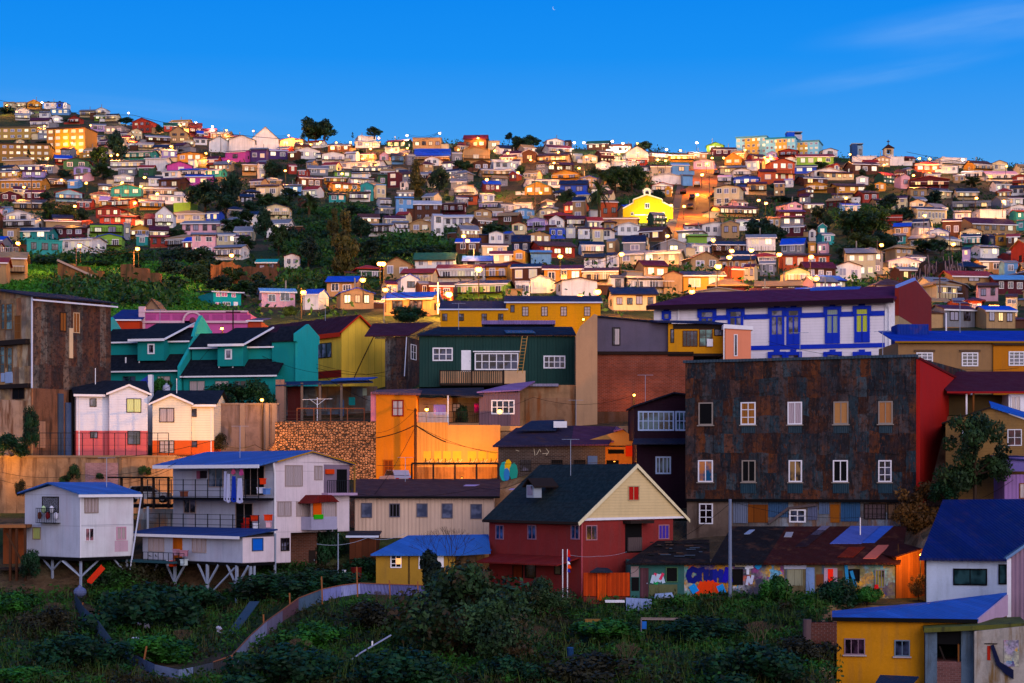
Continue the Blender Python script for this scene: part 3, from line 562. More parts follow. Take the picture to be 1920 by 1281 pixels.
    if label: o['label'] = label
    else:
        a = f"{PAL[wc][0]} {RK[rk]} house"
        if rc != wc: a += f", {PAL[rc][0]} roof"
        PEND.append((o, a, where(uc, (vt+vb)/2), uc, vb)); HILLS.append(((u1-u0)*(vb-vt+rh), o))
    return o
RECTS = [(1190, 1240, 380, 418), (1166, 1264, 357, 420), (1264, 1342, 318, 448), (86, 161, 241, 290), (1381, 1534, 255, 290), (380, 522, 255, 288)]
idx = 0
for (ox, oy, sc), txt in HROWS:
    for e in txt.replace('\n', '|').split('|'):
        e = e.split()
        if not e: continue
        x0, x1, yt, yb = [float(q) for q in e[:4]]; cc = e[4]; k = e[5]; idx += 1; RECTS.append((ox+x0/sc, ox+x1/sc, oy+yt/sc-3, oy+yb/sc))
        hill_house(ox+x0/sc, ox+x1/sc, oy+yt/sc, oy+yb/sc, cc[0], cc[1], cc[2], float(cc[3:])/sc, int(k[0]), int(k[1]), k[2], idx)
NH = idx
# ---- the larger far landmarks
def block(name, label, u0, u1, vt, vb, th, wc, rc, nx, ny, d, accents=(), cat='apartment block', lit=.6, side=None):
    uc = (u0+u1)/2; Y = hit(uc, vb); s = Y/F; w = (u1-u0)*s/cos(th); h = (vb-vt)*s; x, _, z = P(uc, vb, Y)
    o = empty(name, (x, Y, z), th, label, cat); OCC.append((x, Y+d/2, w*.6)); wb = MB(); wm = mat('plaster', wc, dirt=.2)
    wb.box(-w/2, w/2, 0, d, -5, h, wm); wb.build('wall', o)
    rb = MB(); rb.box(-w/2-.25, w/2+.25, -.25, d+.25, h, h+.5, mat('plain', rc)); rb.build('roof', o)
    for a0, a1, c in accents:
        ab = MB(); ab.box(-w/2+a0*w, -w/2+a1*w, -.35, 0, 0, h-.3, mat('plaster', c, dirt=.2)); ab.build('bay_panel', o)
    rnd = random.Random(nx*ny+int(u0))
    for j in range(ny):
        for i in range(nx):
            t = (i+.5)/nx; y = -.35 if any(a <= t <= b_ for a, b_, _ in accents) else 0
            li = rnd.random() < lit; q = bpy.data.objects.new('window', uwin(li, rnd.randrange(5) if li else rnd.randrange(3), 0))
            q.location = (-w/2+t*w, y-.005, h/ny*(j+.33)); q.scale = (w/nx*.55, 1, h/ny*.46); link(q, o)
    return o, w, h, d
block('apartment_block', 'long low tan apartment block with many lit windows at the far left of the crest', -10, 70, 240, 262, -.06, '#a98a50', '#6a5a44', 6, 2, 12, lit=.8)
block('apartment_block', 'brown four-storey apartment block below the low tan one at the left edge', -10, 92, 271, 304, .1, '#96703c', '#4a3c30', 8, 3, 12, lit=.8)
block('apartment_block', 'tall tan apartment tower with four rows of white lit windows and a yellow middle strip', 86, 161, 241, 290, -.2, '#9c7440', '#3a3034', 5, 4, 11, accents=((.22, .58, '#c09030'),), lit=.95)
o, w, h, d = block('apartment_block', 'pale blue apartment block with yellow bays, left wing on the crest', 1381, 1436, 258, 290, -.30, '#8fc0cc', '#5a8898', 6, 3, 10, accents=((.3, .75, '#c8a050'),), lit=.35)
block('apartment_block', 'pale blue apartment block with yellow bays, middle wing beside a blue stair tower', 1436, 1490, 260, 294, -.30, '#84bccc', '#2c7c98', 7, 3, 10, accents=((.35, .72, '#c8a050'),), lit=.3)
block('apartment_block', 'pale blue apartment block with yellow bays, right wing on the crest', 1490, 1534, 266, 292, -.30, '#84bccc', '#5a8898', 5, 3, 10, accents=((.05, .55, '#c8a050'),), lit=.3)
def tower_box(label, u0, u1, vt, vb, c1, c2):
    uc = (u0+u1)/2; Y = hit(uc, vb)+4; s = Y/F; x, _, z = P(uc, vb, Y); w = (u1-u0)*s; h = (vb-vt)*s
    o = empty('stair_tower', (x, Y, z), 0, label, 'tower'); mb = MB(); mb.box(-w/2, 0, 0, 5, -12, h, mat('plaster', c1, dirt=.1)); mb.build('wall', o)
    mb = MB(); mb.box(0, w/2, .02, 5, -12, h*.9, mat('plaster', c2, dirt=.1)); mb.build('side_wall', o)
    mb = MB(); mb.box(-w/2-.15, w/2+.15, -.15, 5.15, h, h+.3, mat('plain', '#8090a0')); mb.build('roof', o)
    mb = MB(); mb.box(w*.1, w*.4, -.03, .02, h*.3, h*.7, DRK[0]); mb.build('window', o)
tower_box('blue and grey stair tower rising above the pale blue apartment block', 1476, 1504, 248, 292, '#1c50b8', '#a8a8b0')
tower_box('small dark blue water tank tower left of the bell turret on the crest', 1598, 1618, 270, 300, '#284878', '#7a94a8')
# long white hall
def hall():
    for u0, u1, vt, vb, rh, lab in ((388, 430, 266, 286, 10, 'left gable of the long white hall on the left crest'), (425, 478, 263, 288, 9, 'broad white floodlit hall with shallow gable on the left crest'), (468, 522, 260, 284, 22, 'right white hall with tall plain gable wall on the left crest')):
        hill_house(u0, u1, vt, vb, 'w', 's', 'g', rh, 0, 0, 'D', int(u0), name='hall', label=lab, cat='hall', yaw=.12, maxdepth=20, group='white halls on the crest')
hall()
# bell turret
Yb = hit(1667, 292); x, _, z = P(1667, 296, Yb); s = Yb/F
o = empty('bell_turret', (x, Yb, z), 0, 'small square bell turret with pyramid cap and cross on the right crest', 'bell tower')
mb = MB(); w = 17*s/2; hh = 16*s; cm = mat('plaster', '#b8a488')
mb.box(-w, w, 0, 2*w, -6, hh*.45, cm)
for a, b_ in ((-1, -.5), (.5, 1)):
    mb.box(w*a, w*b_, 0, w*.5, hh*.45, hh, cm); mb.box(w*a, w*b_, w*1.5, 2*w, hh*.45, hh, cm)
mb.box(-w, w, 0, 2*w, hh, hh*1.12, cm); mb.build('wall', o)
mb = MB(); k = w*1.25; mb.poly([(-k, w-k, hh*1.13), (k, w-k, hh*1.13), (k, w+k, hh*1.13), (-k, w+k, hh*1.13), (0, w, hh*1.7)], mat('plain', '#3a2420'), [(0, 1, 4), (1, 2, 4), (2, 3, 4), (3, 0, 4), (3, 2, 1, 0)]); mb.build('roof', o)
mb = MB(); mb.box(-.12, .12, w-.12, w+.12, hh*1.65, hh*2.2, DFR); mb.box(-.5, .5, w-.1, w+.1, hh*1.95, hh*2.05, DFR); mb.build('cross', o)
mb = MB(); mb.ball((0, w, hh*.75), w*.3, w*.3, w*.35, mat('plain', '#30302c')); mb.build('bell', o)
# floodlit yellow church
Yc = hit(1213, 418); s = Yc/F; x, _, z = P(1213, 414, Yc)
ch = empty('church', (x, Yc, z), -.04, 'bright yellow floodlit church with stepped gable and small arched belfry', 'church'); ch_m = mat('plaster', '#d8a414', dirt=.35)
mb = MB(); X = lambda u: (u-1213)*s; Zc = lambda v: (414-v)*s
prof = [(1168, 430), (1168, 392), (1188, 381), (1188, 375), (1213, 366), (1241, 375), (1241, 380), (1262, 390), (1262, 430)]
mb.prism([(X(a), 0, Zc(b_)) for a, b_ in prof], (0, 1.0, 0), ch_m)
mb.box(X(1170), X(1260), 1.0, 24, -4, Zc(393), ch_m); mb.build('wall', ch)
mb = MB(); gableroof(mb, X(1170), X(1260), 1.0, 24, Zc(392), (392-378)*s, .3, .15, 'y', mat('roof', '#8a6a4a')); mb.build('roof', ch)
mb = MB(); tr = mat('plaster', '#e6e0c0', dirt=.05)
for (a, b_), (c, d_) in zip(prof[1:-1], prof[2:-1]):
    mb.bar((X(a), .4, Zc(b_)+.12), (X(c), .4, Zc(d_)+.12), .32, tr)
mb.box(X(1190), X(1240), -.2, .0, Zc(404), Zc(402.5), tr); mb.build('cornice', ch)
mb = MB(); mb.box(X(1207), X(1210), .2, 1.6, Zc(367), Zc(357.5), tr); mb.box(X(1217), X(1220), .2, 1.6, Zc(367), Zc(357.5), tr)
for i in range(8):
    a, b_ = pi*i/8, pi*(i+1)/8; r = 5.2*s; mb.bar((X(1213.5)-r*cos(a), .9, Zc(358)+r*.8*sin(a)), (X(1213.5)-r*cos(b_), .9, Zc(358)+r*.8*sin(b_)), .45, tr)
mb.box(X(1207), X(1220), .2, 1.6, Zc(368), Zc(366), tr); mb.build('belfry', ch)
mb = MB(); mb.ball((X(1213.5), .9, Zc(362)), .5, .5, .6, DFR); mb.build('bell', ch)
mb = MB(); mb.bar((X(1213.5), .9, Zc(354)), (X(1213.5), .9, Zc(345)), .12, mat('plain', '#8a6040')); mb.bar((X(1210.5), .9, Zc(348)), (X(1216.5), .9, Zc(348)), .12, mat('plain', '#8a6040')); mb.build('cross', ch)
for (a, b_, c, d_) in ((1209, 381, 1218, 391), (1183, 398, 1188, 404), (1241, 398, 1246, 412)):
    q = bpy.data.objects.new('window', uwin(False, 0, 0)); q.location = (X((a+c)/2), -.01, Zc(d_)); q.scale = ((c-a)*s, 1, (d_-b_)*s); link(q, ch)
def point(parent, loc, power, col=(1, .40, .045), r=.3, name='light_bulb', spot=None):
    ld = bpy.data.lights.new(name, 'SPOT' if spot else 'POINT'); ld.energy = power; ld.color = col; ld.shadow_soft_size = r
    o = bpy.data.objects.new(name, ld); o.location = loc
    if spot: ld.spot_size = spot[0]; ld.spot_blend = .6; o.rotation_euler = spot[1]
    link(o, parent); return o
for a, c in ((1213, (1, .9, .55)), (1246, (1, .86, .5))):
    fl = empty('floodlight', (x+X(a), Yc-3.5, z+Zc(412)), 0, ('floodlight aimed up at the middle of the yellow church' if a == 1213 else 'floodlight aimed at the right side of the yellow church'), 'floodlight')
    mb = MB(); mb.box(-.4, .4, -.2, .2, -.6, 0, DFR); mb.bar((0, 0, -4), (0, 0, -.6), .08, DFR); mb.build('housing', fl)
    mb = MB(); mb.box(-.35, .35, -.15, .2, 0, .06, mat('lamp', '#fff0a0', e=12)); mb.build('lens', fl)
    point(fl, (0, .1, .5), 2300, c, .3)
# steep street going up
mb = MB(); n = 14; pts = []
for i in range(n+1):
    v = 452-(452-318)*i/n; uL = 1262+(1290-1262)*(i/n)**1.0; uR = 1338+(1352-1338)*(i/n)*.6; Yl = hit((uL+uR)/2, v)
    a = P(uL, v, Yl); b_ = P(uR, v, Yl); pts.append(((a[0], Yl, a[2]+.25), (b_[0], Yl, b_[2]+.25)))
for (a, b_), (c, d_) in zip(pts, pts[1:]): mb.hexa([(a[0], a[1], a[2]-2), (b_[0], b_[1], b_[2]-2), (d_[0], d_[1], d_[2]-2), (c[0], c[1], c[2]-2), a, b_, d_, c])
tag(mb.build('road', None, mat('plaster', '#9a5a24', dirt=.6)), kind='structure')
for k, c0 in ((0, '#5a4a44'), (1, '#4a3a34')):
    mb = MB()
    for (a, b_), (c, d_) in zip(pts, pts[1:]):
        p, q = (a, c) if k == 0 else (b_, d_); sx = -2.2 if k == 0 else 2.2
        mb.hexa([(min(p[0], p[0]+sx), p[1], p[2]-2), (max(p[0], p[0]+sx), p[1], p[2]-2), (max(q[0], q[0]+sx), q[1], q[2]-2), (min(q[0], q[0]+sx), q[1], q[2]-2),
                 (min(p[0], p[0]+sx), p[1], p[2]+.14), (max(p[0], p[0]+sx), p[1], p[2]+.14), (max(q[0], q[0]+sx), q[1], q[2]+.14), (min(q[0], q[0]+sx), q[1], q[2]+.14)])
    tag(mb.build('pavement', None, mat('plaster', c0)), kind='structure')
# cars
def car(label, loc, rz, col, group=None, pickup=False):
    o = empty('parked_car', loc, rz, label, 'car', group); bm_ = mat('plain', col, rough=.25, spec=.6)
    mb = MB(); prof = [(-2.1, .35), (-2.15, .75), (-1.95, .95), (-1.2, 1.0), (1.95, .92), (2.15, .7), (2.1, .35)]
    mb.prism([(a, -.85, b_) for a, b_ in prof], (0, 1.7, 0), bm_); mb.build('body', o)
    mb = MB(); pr = [(-1.75, 1.0), (-1.35, 1.45), (.35, 1.48), (1.05, .96)] if not pickup else [(-.3, 1.0), (-.15, 1.5), (.8, 1.5), (1.3, .96)]
    mb.prism([(a, -.74, b_) for a, b_ in pr], (0, 1.48, 0), bm_); cab = mb.build('cabin', o)
    mb = MB()
    ins = [(a*.9+(-.02), b_*.97+.02) for a, b_ in pr]
    for y in (-.76, .745): mb.prism([(a, y, b_) for a, b_ in ins], (0, .015, 0), mat('glass', '#0c1018'))
    mb.slab([(pr[2][0]+.06, -.62, pr[2][1]-.04), (pr[3][0]-.05, -.62, pr[3][1]+.08), (pr[3][0]-.05, .62, pr[3][1]+.08), (pr[2][0]+.06, .62, pr[2][1]-.04)], -.03, mat('glass', '#0c1018'))
    mb.build('window', cab)
    for a in (-1.3, 1.35):
        for y in (-.88, .68):
            mb = MB(); mb.bar((a, y, .33), (a, y+.2, .33), .33, mat('plain', '#0a0a0a'), 12); w_ = mb.build('wheel', o)
            mb = MB(); mb.bar((a, y-.01, .33), (a, y+.21, .33), .17, mat('plain', '#888', metal=.6), 8); mb.build('rim', w_)
    for y in (-.6, .6):
        mb = MB(); mb.box(-2.18, -2.1, y-.14, y+.14, .62, .76, mat('plain', '#a01008')); mb.build('tail_light', o)
        mb = MB(); mb.box(2.1, 2.17, y-.16, y+.16, .58, .72, mat('plain', '#c8c8c0')); mb.build('headlight', o)
    return o
for u, v, c, lab in ((1307, 352, '#a8a8a0', 'pale car highest on the steep orange street'), (1298, 377, '#301c18', 'dark car parked halfway up the steep orange street'), (1294, 395, '#38241c', 'dark car lowest of those on the steep orange street'), (1281, 366, '#503020', 'brown car at the left kerb of the steep orange street'), (1343, 330, '#404850', 'grey car near the top of the steep orange street')):
    Yk = hit(u, v); p = P(u, v, Yk); car(lab, (p[0], Yk, p[2]+.3), pi/2-.1, c, 'cars parked on the steep street')
# ------------------------------------------------------------------ street lamps of the hill
LAMPM = mat('lamp', '#ff9a28', e=5); LAMPW = mat('lamp', '#ffd0a8', e=5); POLE = mat('plain', '#241e1c')
def lamp_proto(h, white, r):
    o = empty('street_lamp', (0, -50, -300)); mb = MB(); mb.bar((0, .9, -3), (0, .9, h+.2), .07, POLE, 6, .05); mb.build('pole', o)
    mb = MB(); mb.bar((0, .9, h+.15), (0, .1, h+.35), .05, POLE); mb.build('arm', o)
    mb = MB(); mb.box(-.22, .22, -.35, .35, h+.2, h+.36, POLE); hd = mb.build('lamp_head', o)
    mb = MB(); mb.ball((0, 0, h+.02), r, r, r*.8, LAMPW if white else LAMPM); mb.build('lamp_glass', hd)
    return o
LP = {False: lamp_proto(0, False, .42), True: lamp_proto(0, True, .5)}
LTS = {}
def street_lamp(u, v, h=6.0, power=2200, white=False, Y=None, label=None, scale=1.0):
    Y = Y or hit(u, v, h); x, _, z = P(u, v, Y)
    o = copy_tree(LP[white]); o.location = (x, Y, z); o.scale = (scale,)*3
    key = (power, white)
    if key not in LTS:
        ld = bpy.data.lights.new('light_bulb', 'POINT'); ld.energy = power; ld.color = (1, .72, .45) if white else (1, .38, .045); ld.shadow_soft_size = .5; LTS[key] = ld
    b_ = bpy.data.objects.new('light_bulb', LTS[key]); b_.location = (0, -1.6, -.3); link(b_, o)
    tag(o, label, 'street lamp', 'street lamps of the hillside')
    if not label: PEND.append((o, ('white' if white else 'orange')+' street lamp glowing', where(u, v), u, v))
    return o
LAMPS = [((0, 170, 3.558), "45,100 280,80,w 857,150,w 605,232 297,237 1203,235 1307,215,w 1418,240,w 1512,265 1690,270 885,310 1140,372 740,435 785,430 318,452 90,545 410,597 575,618 965,580 940,640 1050,690 900,750 160,645 530,1035 918,1058 120,1020 480,350 1525,470 1375,420 1545,1100 815,615 500,772"),
((480, 170, 3.558), "55,280,w 218,300 305,355 365,360 535,348 630,345 765,390 712,455 820,318 195,535 1008,300,w 1225,285,w 985,350 1010,385 1350,395 1593,402 1480,318 1680,418 1270,560 1540,595,b 575,555 1385,972 1412,1003 825,1157 850,1157 1485,1195,b 712,1265 430,345"),
((960, 220, 3.558), "480,170,w 670,160,w 740,175,w 835,175 415,170,w 1232,170,w 1030,215,w 1025,290 308,235 125,285 280,305 498,265 448,340 40,370 712,245 972,285 1125,222 1225,252 1335,272 1412,272 1300,310 1555,220 1685,270 1268,385,b 1235,518,b 1148,595 1060,588 1645,555 1695,575 1037,793 1342,822 322,930 1465,893 1450,935 1375,997,b 1597,888 1200,1165 570,1167,b 730,915 455,1195 840,235 190,505"),
((1440, 220, 3.558), "548,248 775,318 1010,275 1080,280 1298,285,w 970,388 1590,325 520,540 1390,540 1572,563,b 1045,657 757,853 1237,848 75,917 288,932 322,1078 1137,1240,b 1265,1285,b 1490,1265 1525,1265 20,265"),
((480, 500, 4.0), "1445,208,b 1378,288 355,195 970,175")]
seen = []
for (ox, oy, sc), txt in LAMPS:
    for e in txt.split():
        e = e.split(','); u, v = ox+float(e[0])/sc, oy+float(e[1])/sc; fl = e[2] if len(e) > 2 else ''
        if any(abs(u-a)+abs(v-b_) < 3 for a, b_ in seen): continue
        seen.append((u, v)); street_lamp(u, v, 4.5 if v < 300 else 6.0, {'': 8500, 'w': 6500, 'b': 21000}[fl]*((.035 if u > 1740 else .22) if v > 555 else .45 if v > 500 else 1), fl == 'w', scale=1.25 if fl == 'b' else 1.0)
def purge(o):
    for c in list(o.children): purge(c)
    bpy.data.objects.remove(o)
for p in LP.values(): purge(p)
# ------------------------------------------------------------------ vegetation
rng = np.random.default_rng(11)
def leaf_quads(pts, size, out_c=None, elong=1.0):
    n = len(pts); a = rng.normal(size=(n, 3)); 
    if out_c is not None: a = a*.7+(pts-out_c)*1.2/np.maximum(np.linalg.norm(pts-out_c, axis=1), 1e-3)[:, None]
    a /= np.linalg.norm(a, axis=1)[:, None]; h = rng.normal(size=(n, 3)); x = np.cross(a, h); x /= np.linalg.norm(x, axis=1)[:, None]; y = np.cross(a, x)
    s = (size*rng.uniform(.55, 1.35, n))[:, None]
    q = np.stack([pts-x*s*elong, pts-y*s*.55, pts+x*s*elong, pts+y*s*.55], 1)
    return q.reshape(-1, 3)
def quad_mesh(name, v, m):
    me = bpy.data.meshes.new(name); n = len(v)//4
    me.vertices.add(len(v)); me.vertices.foreach_set('co', v.astype(np.float32).ravel())
    me.loops.add(4*n); me.loops.foreach_set('vertex_index', np.arange(4*n, dtype=np.int32))
    me.polygons.add(n); me.polygons.foreach_set('loop_start', np.arange(0, 4*n, 4, dtype=np.int32)); me.polygons.foreach_set('loop_total', np.full(n, 4, dtype=np.int32))
    me.materials.append(m); me.update(calc_edges=True); return me
def blob_points(blobs, n):
    w = np.array([b[3]*b[4]+b[4]*b[5]+b[3]*b[5] for b in blobs]); k = rng.choice(len(blobs), n, p=w/w.sum())
    B = np.array(blobs)[k]; d = rng.normal(size=(n, 3)); d /= np.linalg.norm(d, axis=1)[:, None]; r = rng.uniform(.35, 1.08, n)[:, None]**.6
    return B[:, :3]+d*r*B[:, 3:], B[:, :3]
BARK = mat('plain', '#3a2c22')
def tree_proto(kind, seed, leafm, n=1000, size=.045):
    rnd = random.Random(seed); bl = []; tb = MB()
    if kind == 'broad':
        for i in range(24):
            a = rnd.uniform(0, 2*pi); r = rnd.uniform(.05, .40); z = rnd.uniform(.14, .86); r *= 1-.75*abs(z-.42)
            rr = rnd.uniform(.10, .18); bl.append((r*cos(a), r*sin(a), z, rr, rr, rr*.8))
        tb.bar((0, 0, -.15), (0, 0, .4), .035, BARK, 6, .02)
        for b in bl[:7]: tb.bar((0, 0, .3), b[:3], .014, BARK, 5, .005)
    elif kind == 'bush':
        for i in range(13):
            a = rnd.uniform(0, 2*pi); r = rnd.uniform(.0, .4); z = rnd.uniform(.08, .55)*(1-r); rr = rnd.uniform(.13, .24); bl.append((r*cos(a), r*sin(a), z, rr, rr, rr*.9))
        for b in bl[:6]: tb.bar((0, 0, -.1), b[:3], .012, BARK, 4, .005)
    elif kind == 'cypress':
        for i in range(26):
            z = rnd.uniform(.08, .93); w = .36*(1-((z-.35)/.68)**2)**.5 if z < 1 else 0; a = rnd.uniform(0, 2*pi); r = rnd.uniform(.0, .8)*w; rr = rnd.uniform(.09, .15)
            bl.append((r*cos(a), r*sin(a), z, rr, rr, rr*.95))
        tb.bar((0, 0, -.1), (0, 0, .8), .03, BARK, 6, .01)
    elif kind == 'conifer':
        for i in range(24):
            z = rnd.uniform(.12, .95); w = .42*(1-z)+.03; a = rnd.uniform(0, 2*pi); r = rnd.uniform(.3, 1)*w; rr = .05+.07*(1-z); bl.append((r*cos(a), r*sin(a), z, rr, rr, rr*.55))
        tb.bar((0, 0, -.1), (0, 0, .95), .025, BARK, 6, .006)
    elif kind == 'shrub':   # wispy upright garden shrub
        for i in range(9):
            a = rnd.uniform(0, 2*pi); r = rnd.uniform(.05, .33); z = rnd.uniform(.3, .9); rr = rnd.uniform(.06, .15); bl.append((r*cos(a), r*sin(a), z, rr, rr, rr*1.5)); tb.bar((0, 0, -.05), bl[-1][:3], .012, BARK, 4, .004)
    pts, cs = blob_points(bl, n); me1 = quad_mesh('crown', leaf_quads(pts, size, cs), leafm); me2 = tb.mesh('trunk')
    return me1, me2
def palm_proto(leafm, seed=3, fronds=46):
    rnd = random.Random(seed); tb = MB(); tb.bar((0, 0, -.1), (0, 0, .62), .05, mat('plain', '#54402c'), 8, .04); V = []
    for i in range(fronds):
        a = rnd.uniform(0, 2*pi); el = rnd.uniform(-.5, 1.35); Ln = rnd.uniform(.34, .44); d = np.array((cos(a), sin(a), 0)); p = np.array((0, 0, .62)); v = d*cos(el)+np.array((0, 0, sin(el))); side = np.array((-sin(a), cos(a), 0))
        for j in range(9):
            q = p+v*Ln/9; v = v+np.array((0, 0, -.16)); v /= np.linalg.norm(v); w = .055*math.sin(pi*(j+.7)/10)+.01
            for sg in (-1, 1):
                tip = (p+q)/2+side*sg*w+np.array((0, 0, -.03))+v*.03; V += [p, q, tip+v*.02, tip]
            p = q
    return quad_mesh('crown', np.array(V), leafm), tb.mesh('trunk')
LF = [mat('leaf', '#24421c', c2='#0c1a0c', ns=.35), mat('leaf', '#1c3a26', c2='#0a1614', ns=.3), mat('leaf', '#3a4c1c', c2='#14200c', ns=.4), mat('leaf', '#4c4a20', c2='#231f0e', ns=.5), mat('leaf', '#3f7a1c', c2='#153410', ns=.5)]
TP = {'b0': tree_proto('broad', 1, LF[0], 2300, .042), 'b1': tree_proto('broad', 2, LF[1], 2300, .042), 'b2': tree_proto('broad', 3, LF[2], 2300, .042), 'u0': tree_proto('bush', 4, LF[0], 1100, .05), 'u1': tree_proto('bush', 5, LF[1], 1100, .05),
      'u2': tree_proto('bush', 6, LF[2], 1100, .05), 'u3': tree_proto('bush', 16, LF[4], 1100, .05), 'c0': tree_proto('conifer', 7, LF[1], 1000, .035), 'y0': tree_proto('cypress', 8, LF[3], 3600, .036), 'y1': tree_proto('cypress', 9, LF[1], 3000, .036), 'p0': palm_proto(mat('leaf', '#3c5220', c2='#18260e', ns=.3))}
def plant(key, loc, w, h, rz=0, name='tree', label=None, cat='tree', group=None):
    me1, me2 = TP[key]; o = empty(name, loc, rz, label, cat, group); 
    if not group and 'group' in o: pass
    a = bpy.data.objects.new('crown' if key[0] != 'u' else 'foliage', me1); b_ = bpy.data.objects.new('trunk' if key[0] != 'u' else 'stems', me2)
    for q in (a, b_): q.scale = (w, w, h); link(q, o)
    return o
TREES = [((0, 170, 3.558), """768 482 165 215 b1|655 505 140 130 b0|690 595 170 105 b0|425 572 110 70 u1|190 492 62 105 c0|258 502 60 52 c0|275 365 110 45 u0|330 890 140 140 b0|445 895 150 130 b2|545 885 110 105 b1|1370 815 250 220 b1|1545 805 150 265 b1|1500 830 200 150 b1
1620 935 190 130 b0|840 232 110 55 b1|300 735 95 60 b1|50 150 120 70 u1|1230 395 130 45 b1|600 745 110 42 u0|460 215 90 50 u1|1180 1010 160 80 b0|1640 510 130 50 u0|1560 980 220 120 b0|1200 1130 200 130 u1|1330 1200 230 160 b1|1140 1230 220 160 u1|1400 1270 260 140 b0|300 1165 250 80 u1|650 1180 200 80 u0|900 1190 130 60 u0|1640 1080 160 110 b0|1660 820 130 90 b1|1060 290 60 60 b1|1470 1360 200 130 b1|1620 1390 220 120 b0|1300 1300 210 150 b1|1750 1400 200 130 b1|1560 1290 190 110 b0|1720 1310 160 100 b1|1180 1330 150 90 b0"""),
((480, 170, 3.558), """350 340 160 165 b1|455 338 165 150 b1|400 345 190 120 b1|790 312 115 70 b1|645 318 32 42 c0|110 605 140 140 b1|355 850 175 165 p0|600 1230 250 400 y0|520 1000 130 200 y0|350 1185 190 210 b1|1072 705 165 225 y0|1222 705 150 195 b1|1380 570 160 105 b0|690 435 100 62 u0|300 505 100 50 b1|1600 965 220 120 u0|1470 975 200 100 u1
1100 1100 240 90 u1|1210 1090 200 90 u0|980 1110 200 70 u1|60 810 170 120 b0|180 830 170 130 b0|230 720 140 70 b1|830 870 170 70 u1|700 830 140 60 u1|1440 1135 130 70 b1|60 1010 160 230 b1|150 1100 160 200 b0|240 1010 170 160 u1|700 1000 160 160 b1|760 1120 180 130 b1|800 1240 190 120 b0|650 860 160 90 b1|1690 340 60 60 b1|850 700 80 40 u1|1620 620 120 60 u0"""),
((960, 220, 3.558), """30 215 130 90 b1|130 205 130 85 b1|75 225 150 80 b1|720 420 200 90 b0|800 500 170 170 b0|690 510 190 170 b0|640 440 150 90 b0|580 695 170 280 p0|370 605 125 125 b1|970 565 110 85 b1|1620 855 240 175 b1|545 375 110 60 u1|880 235 120 75 b1|1480 602 140 40 u1|860 420 120 80 b0|60 400 110 80 b1|1690 800 140 120 b1|1340 560 60 80 u1"""),
((1440, 220, 3.558), """50 500 120 70 b1|355 345 110 48 b0|625 405 70 62 b1|1115 595 165 105 b1|810 645 180 125 b1|900 700 150 100 b1|560 800 240 170 b0|700 810 260 180 b0|620 940 240 170 b2|770 930 220 170 b1|560 990 240 140 b1|1050 905 220 90 b0|1150 920 120 100 b1|110 560 220 52 u1|330 700 160 110 b1|690 520 95 70 b2|1360 465 150 60 b0|1700 510 130 60 u1|300 740 120 60 u1|40 860 170 150 b1|1340 1120 160 120 b1|1290 1200 230 90 b1|750 760 110 70 b0|400 750 120 100 b1|900 580 180 60 b1|1190 1190 160 70 u1|1250 620 60 90 b1""")]
TN = {'b': ('tree', 'leafy dark green tree', 'tree'), 'u': ('bush', 'low dark green thicket', 'bush'), 'c': ('conifer_tree', 'pointed conifer', 'tree'), 'y': ('cypress_tree', 'tall olive brown cypress', 'tree'), 'p': ('palm_tree', 'date palm with drooping fronds', 'palm')}
for (ox, oy, sc), txt in TREES:
    for e in txt.replace('\n', '|').split('|'):
        x0, yb, w, h, k = e.split(); u, v, w, h = ox+float(x0)/sc, oy+float(yb)/sc, float(w)/sc, float(h)/sc
        Y = hit(u, v)-1.5; s = Y/F; x, _, z = P(u, v, Y); nm, ad, ct = TN[k[0]]
        o = plant(k, (x, Y, z), w*s*1.12, h*s*1.08, random.uniform(0, 6), nm, None, ct, 'trees and thickets of the hillside')
        PEND.append((o, ad, where(u, v), u, v)); OCC.append((x, Y, w*s*.4))
# small infill houses between the listed ones: the distant ones become one mass
rf = random.Random(99); fills = 0; tries = 0
VEG = [(1160,470,760,560),(600,780,390,560),(100,330,470,600),(620,700,380,520),(1540,1700,400,500),(1730,1830,470,600),(1255,1360,300,460),(330,560,500,640)]
VEG = [(1160,1255,300,385),(540,690,392,560),(0,482,486,610),(690,860,440,520),(1560,1680,395,500),(1725,1815,480,560),(1255,1360,300,460),(340,460,330,385)]
FILL = []
while fills < 310 and tries < 30000:
    tries += 1; v = rf.uniform(262, 585); u = rf.uniform(-180, 2150)
    if rf.random() < .3: v = rf.uniform(500, 585); u = rf.uniform(480, 2150)
    if v < np.interp(u, [a for a, _ in SKY], [b_ for _, b_ in SKY])+8 or any(a < u < b_ and c < v < d_ for a, b_, c, d_ in VEG) or (300 < u < 560 and v > 488): continue
    Y = hit(u, v); x = P(u, v, Y)[0]
    if any((x-a)**2+((Y-b_)*.8)**2 < (c+(2.6 if v > 490 else 3.0))**2 for a, b_, c in OCC): continue
    q = 1.3 if v > 480 else 1; w = rf.uniform(26, 52)*500/Y*q; h = rf.uniform(11, 25)*500/Y*q
    if any(b_ < v+2 and min(u+w/2, a1)-max(u-w/2, a0) > 0 and max(0, min(v, b_)-max(v-h-5, t_))*(min(u+w/2, a1)-max(u-w/2, a0)) > .22*(a1-a0)*(b_-t_) for a0, a1, t_, b_ in RECTS): continue
    fills += 1
    hill_house(u-w/2, u+w/2, v-h, v, rf.choice('wwscctkcbytswwscmtorbdsmgsstbc'), rf.choice('ssbmBnrttnm'), rf.choice('gsshs'), rf.uniform(4, 7)*500/Y, rf.choice((1, 2, 3, 3, 4)), (2 if h > 17*500/Y else 1), rf.choice('LLLDM'), 1000+fills)
    FILL.append(HILLS.pop()[1]); PEND.pop()
from mathutils import Matrix
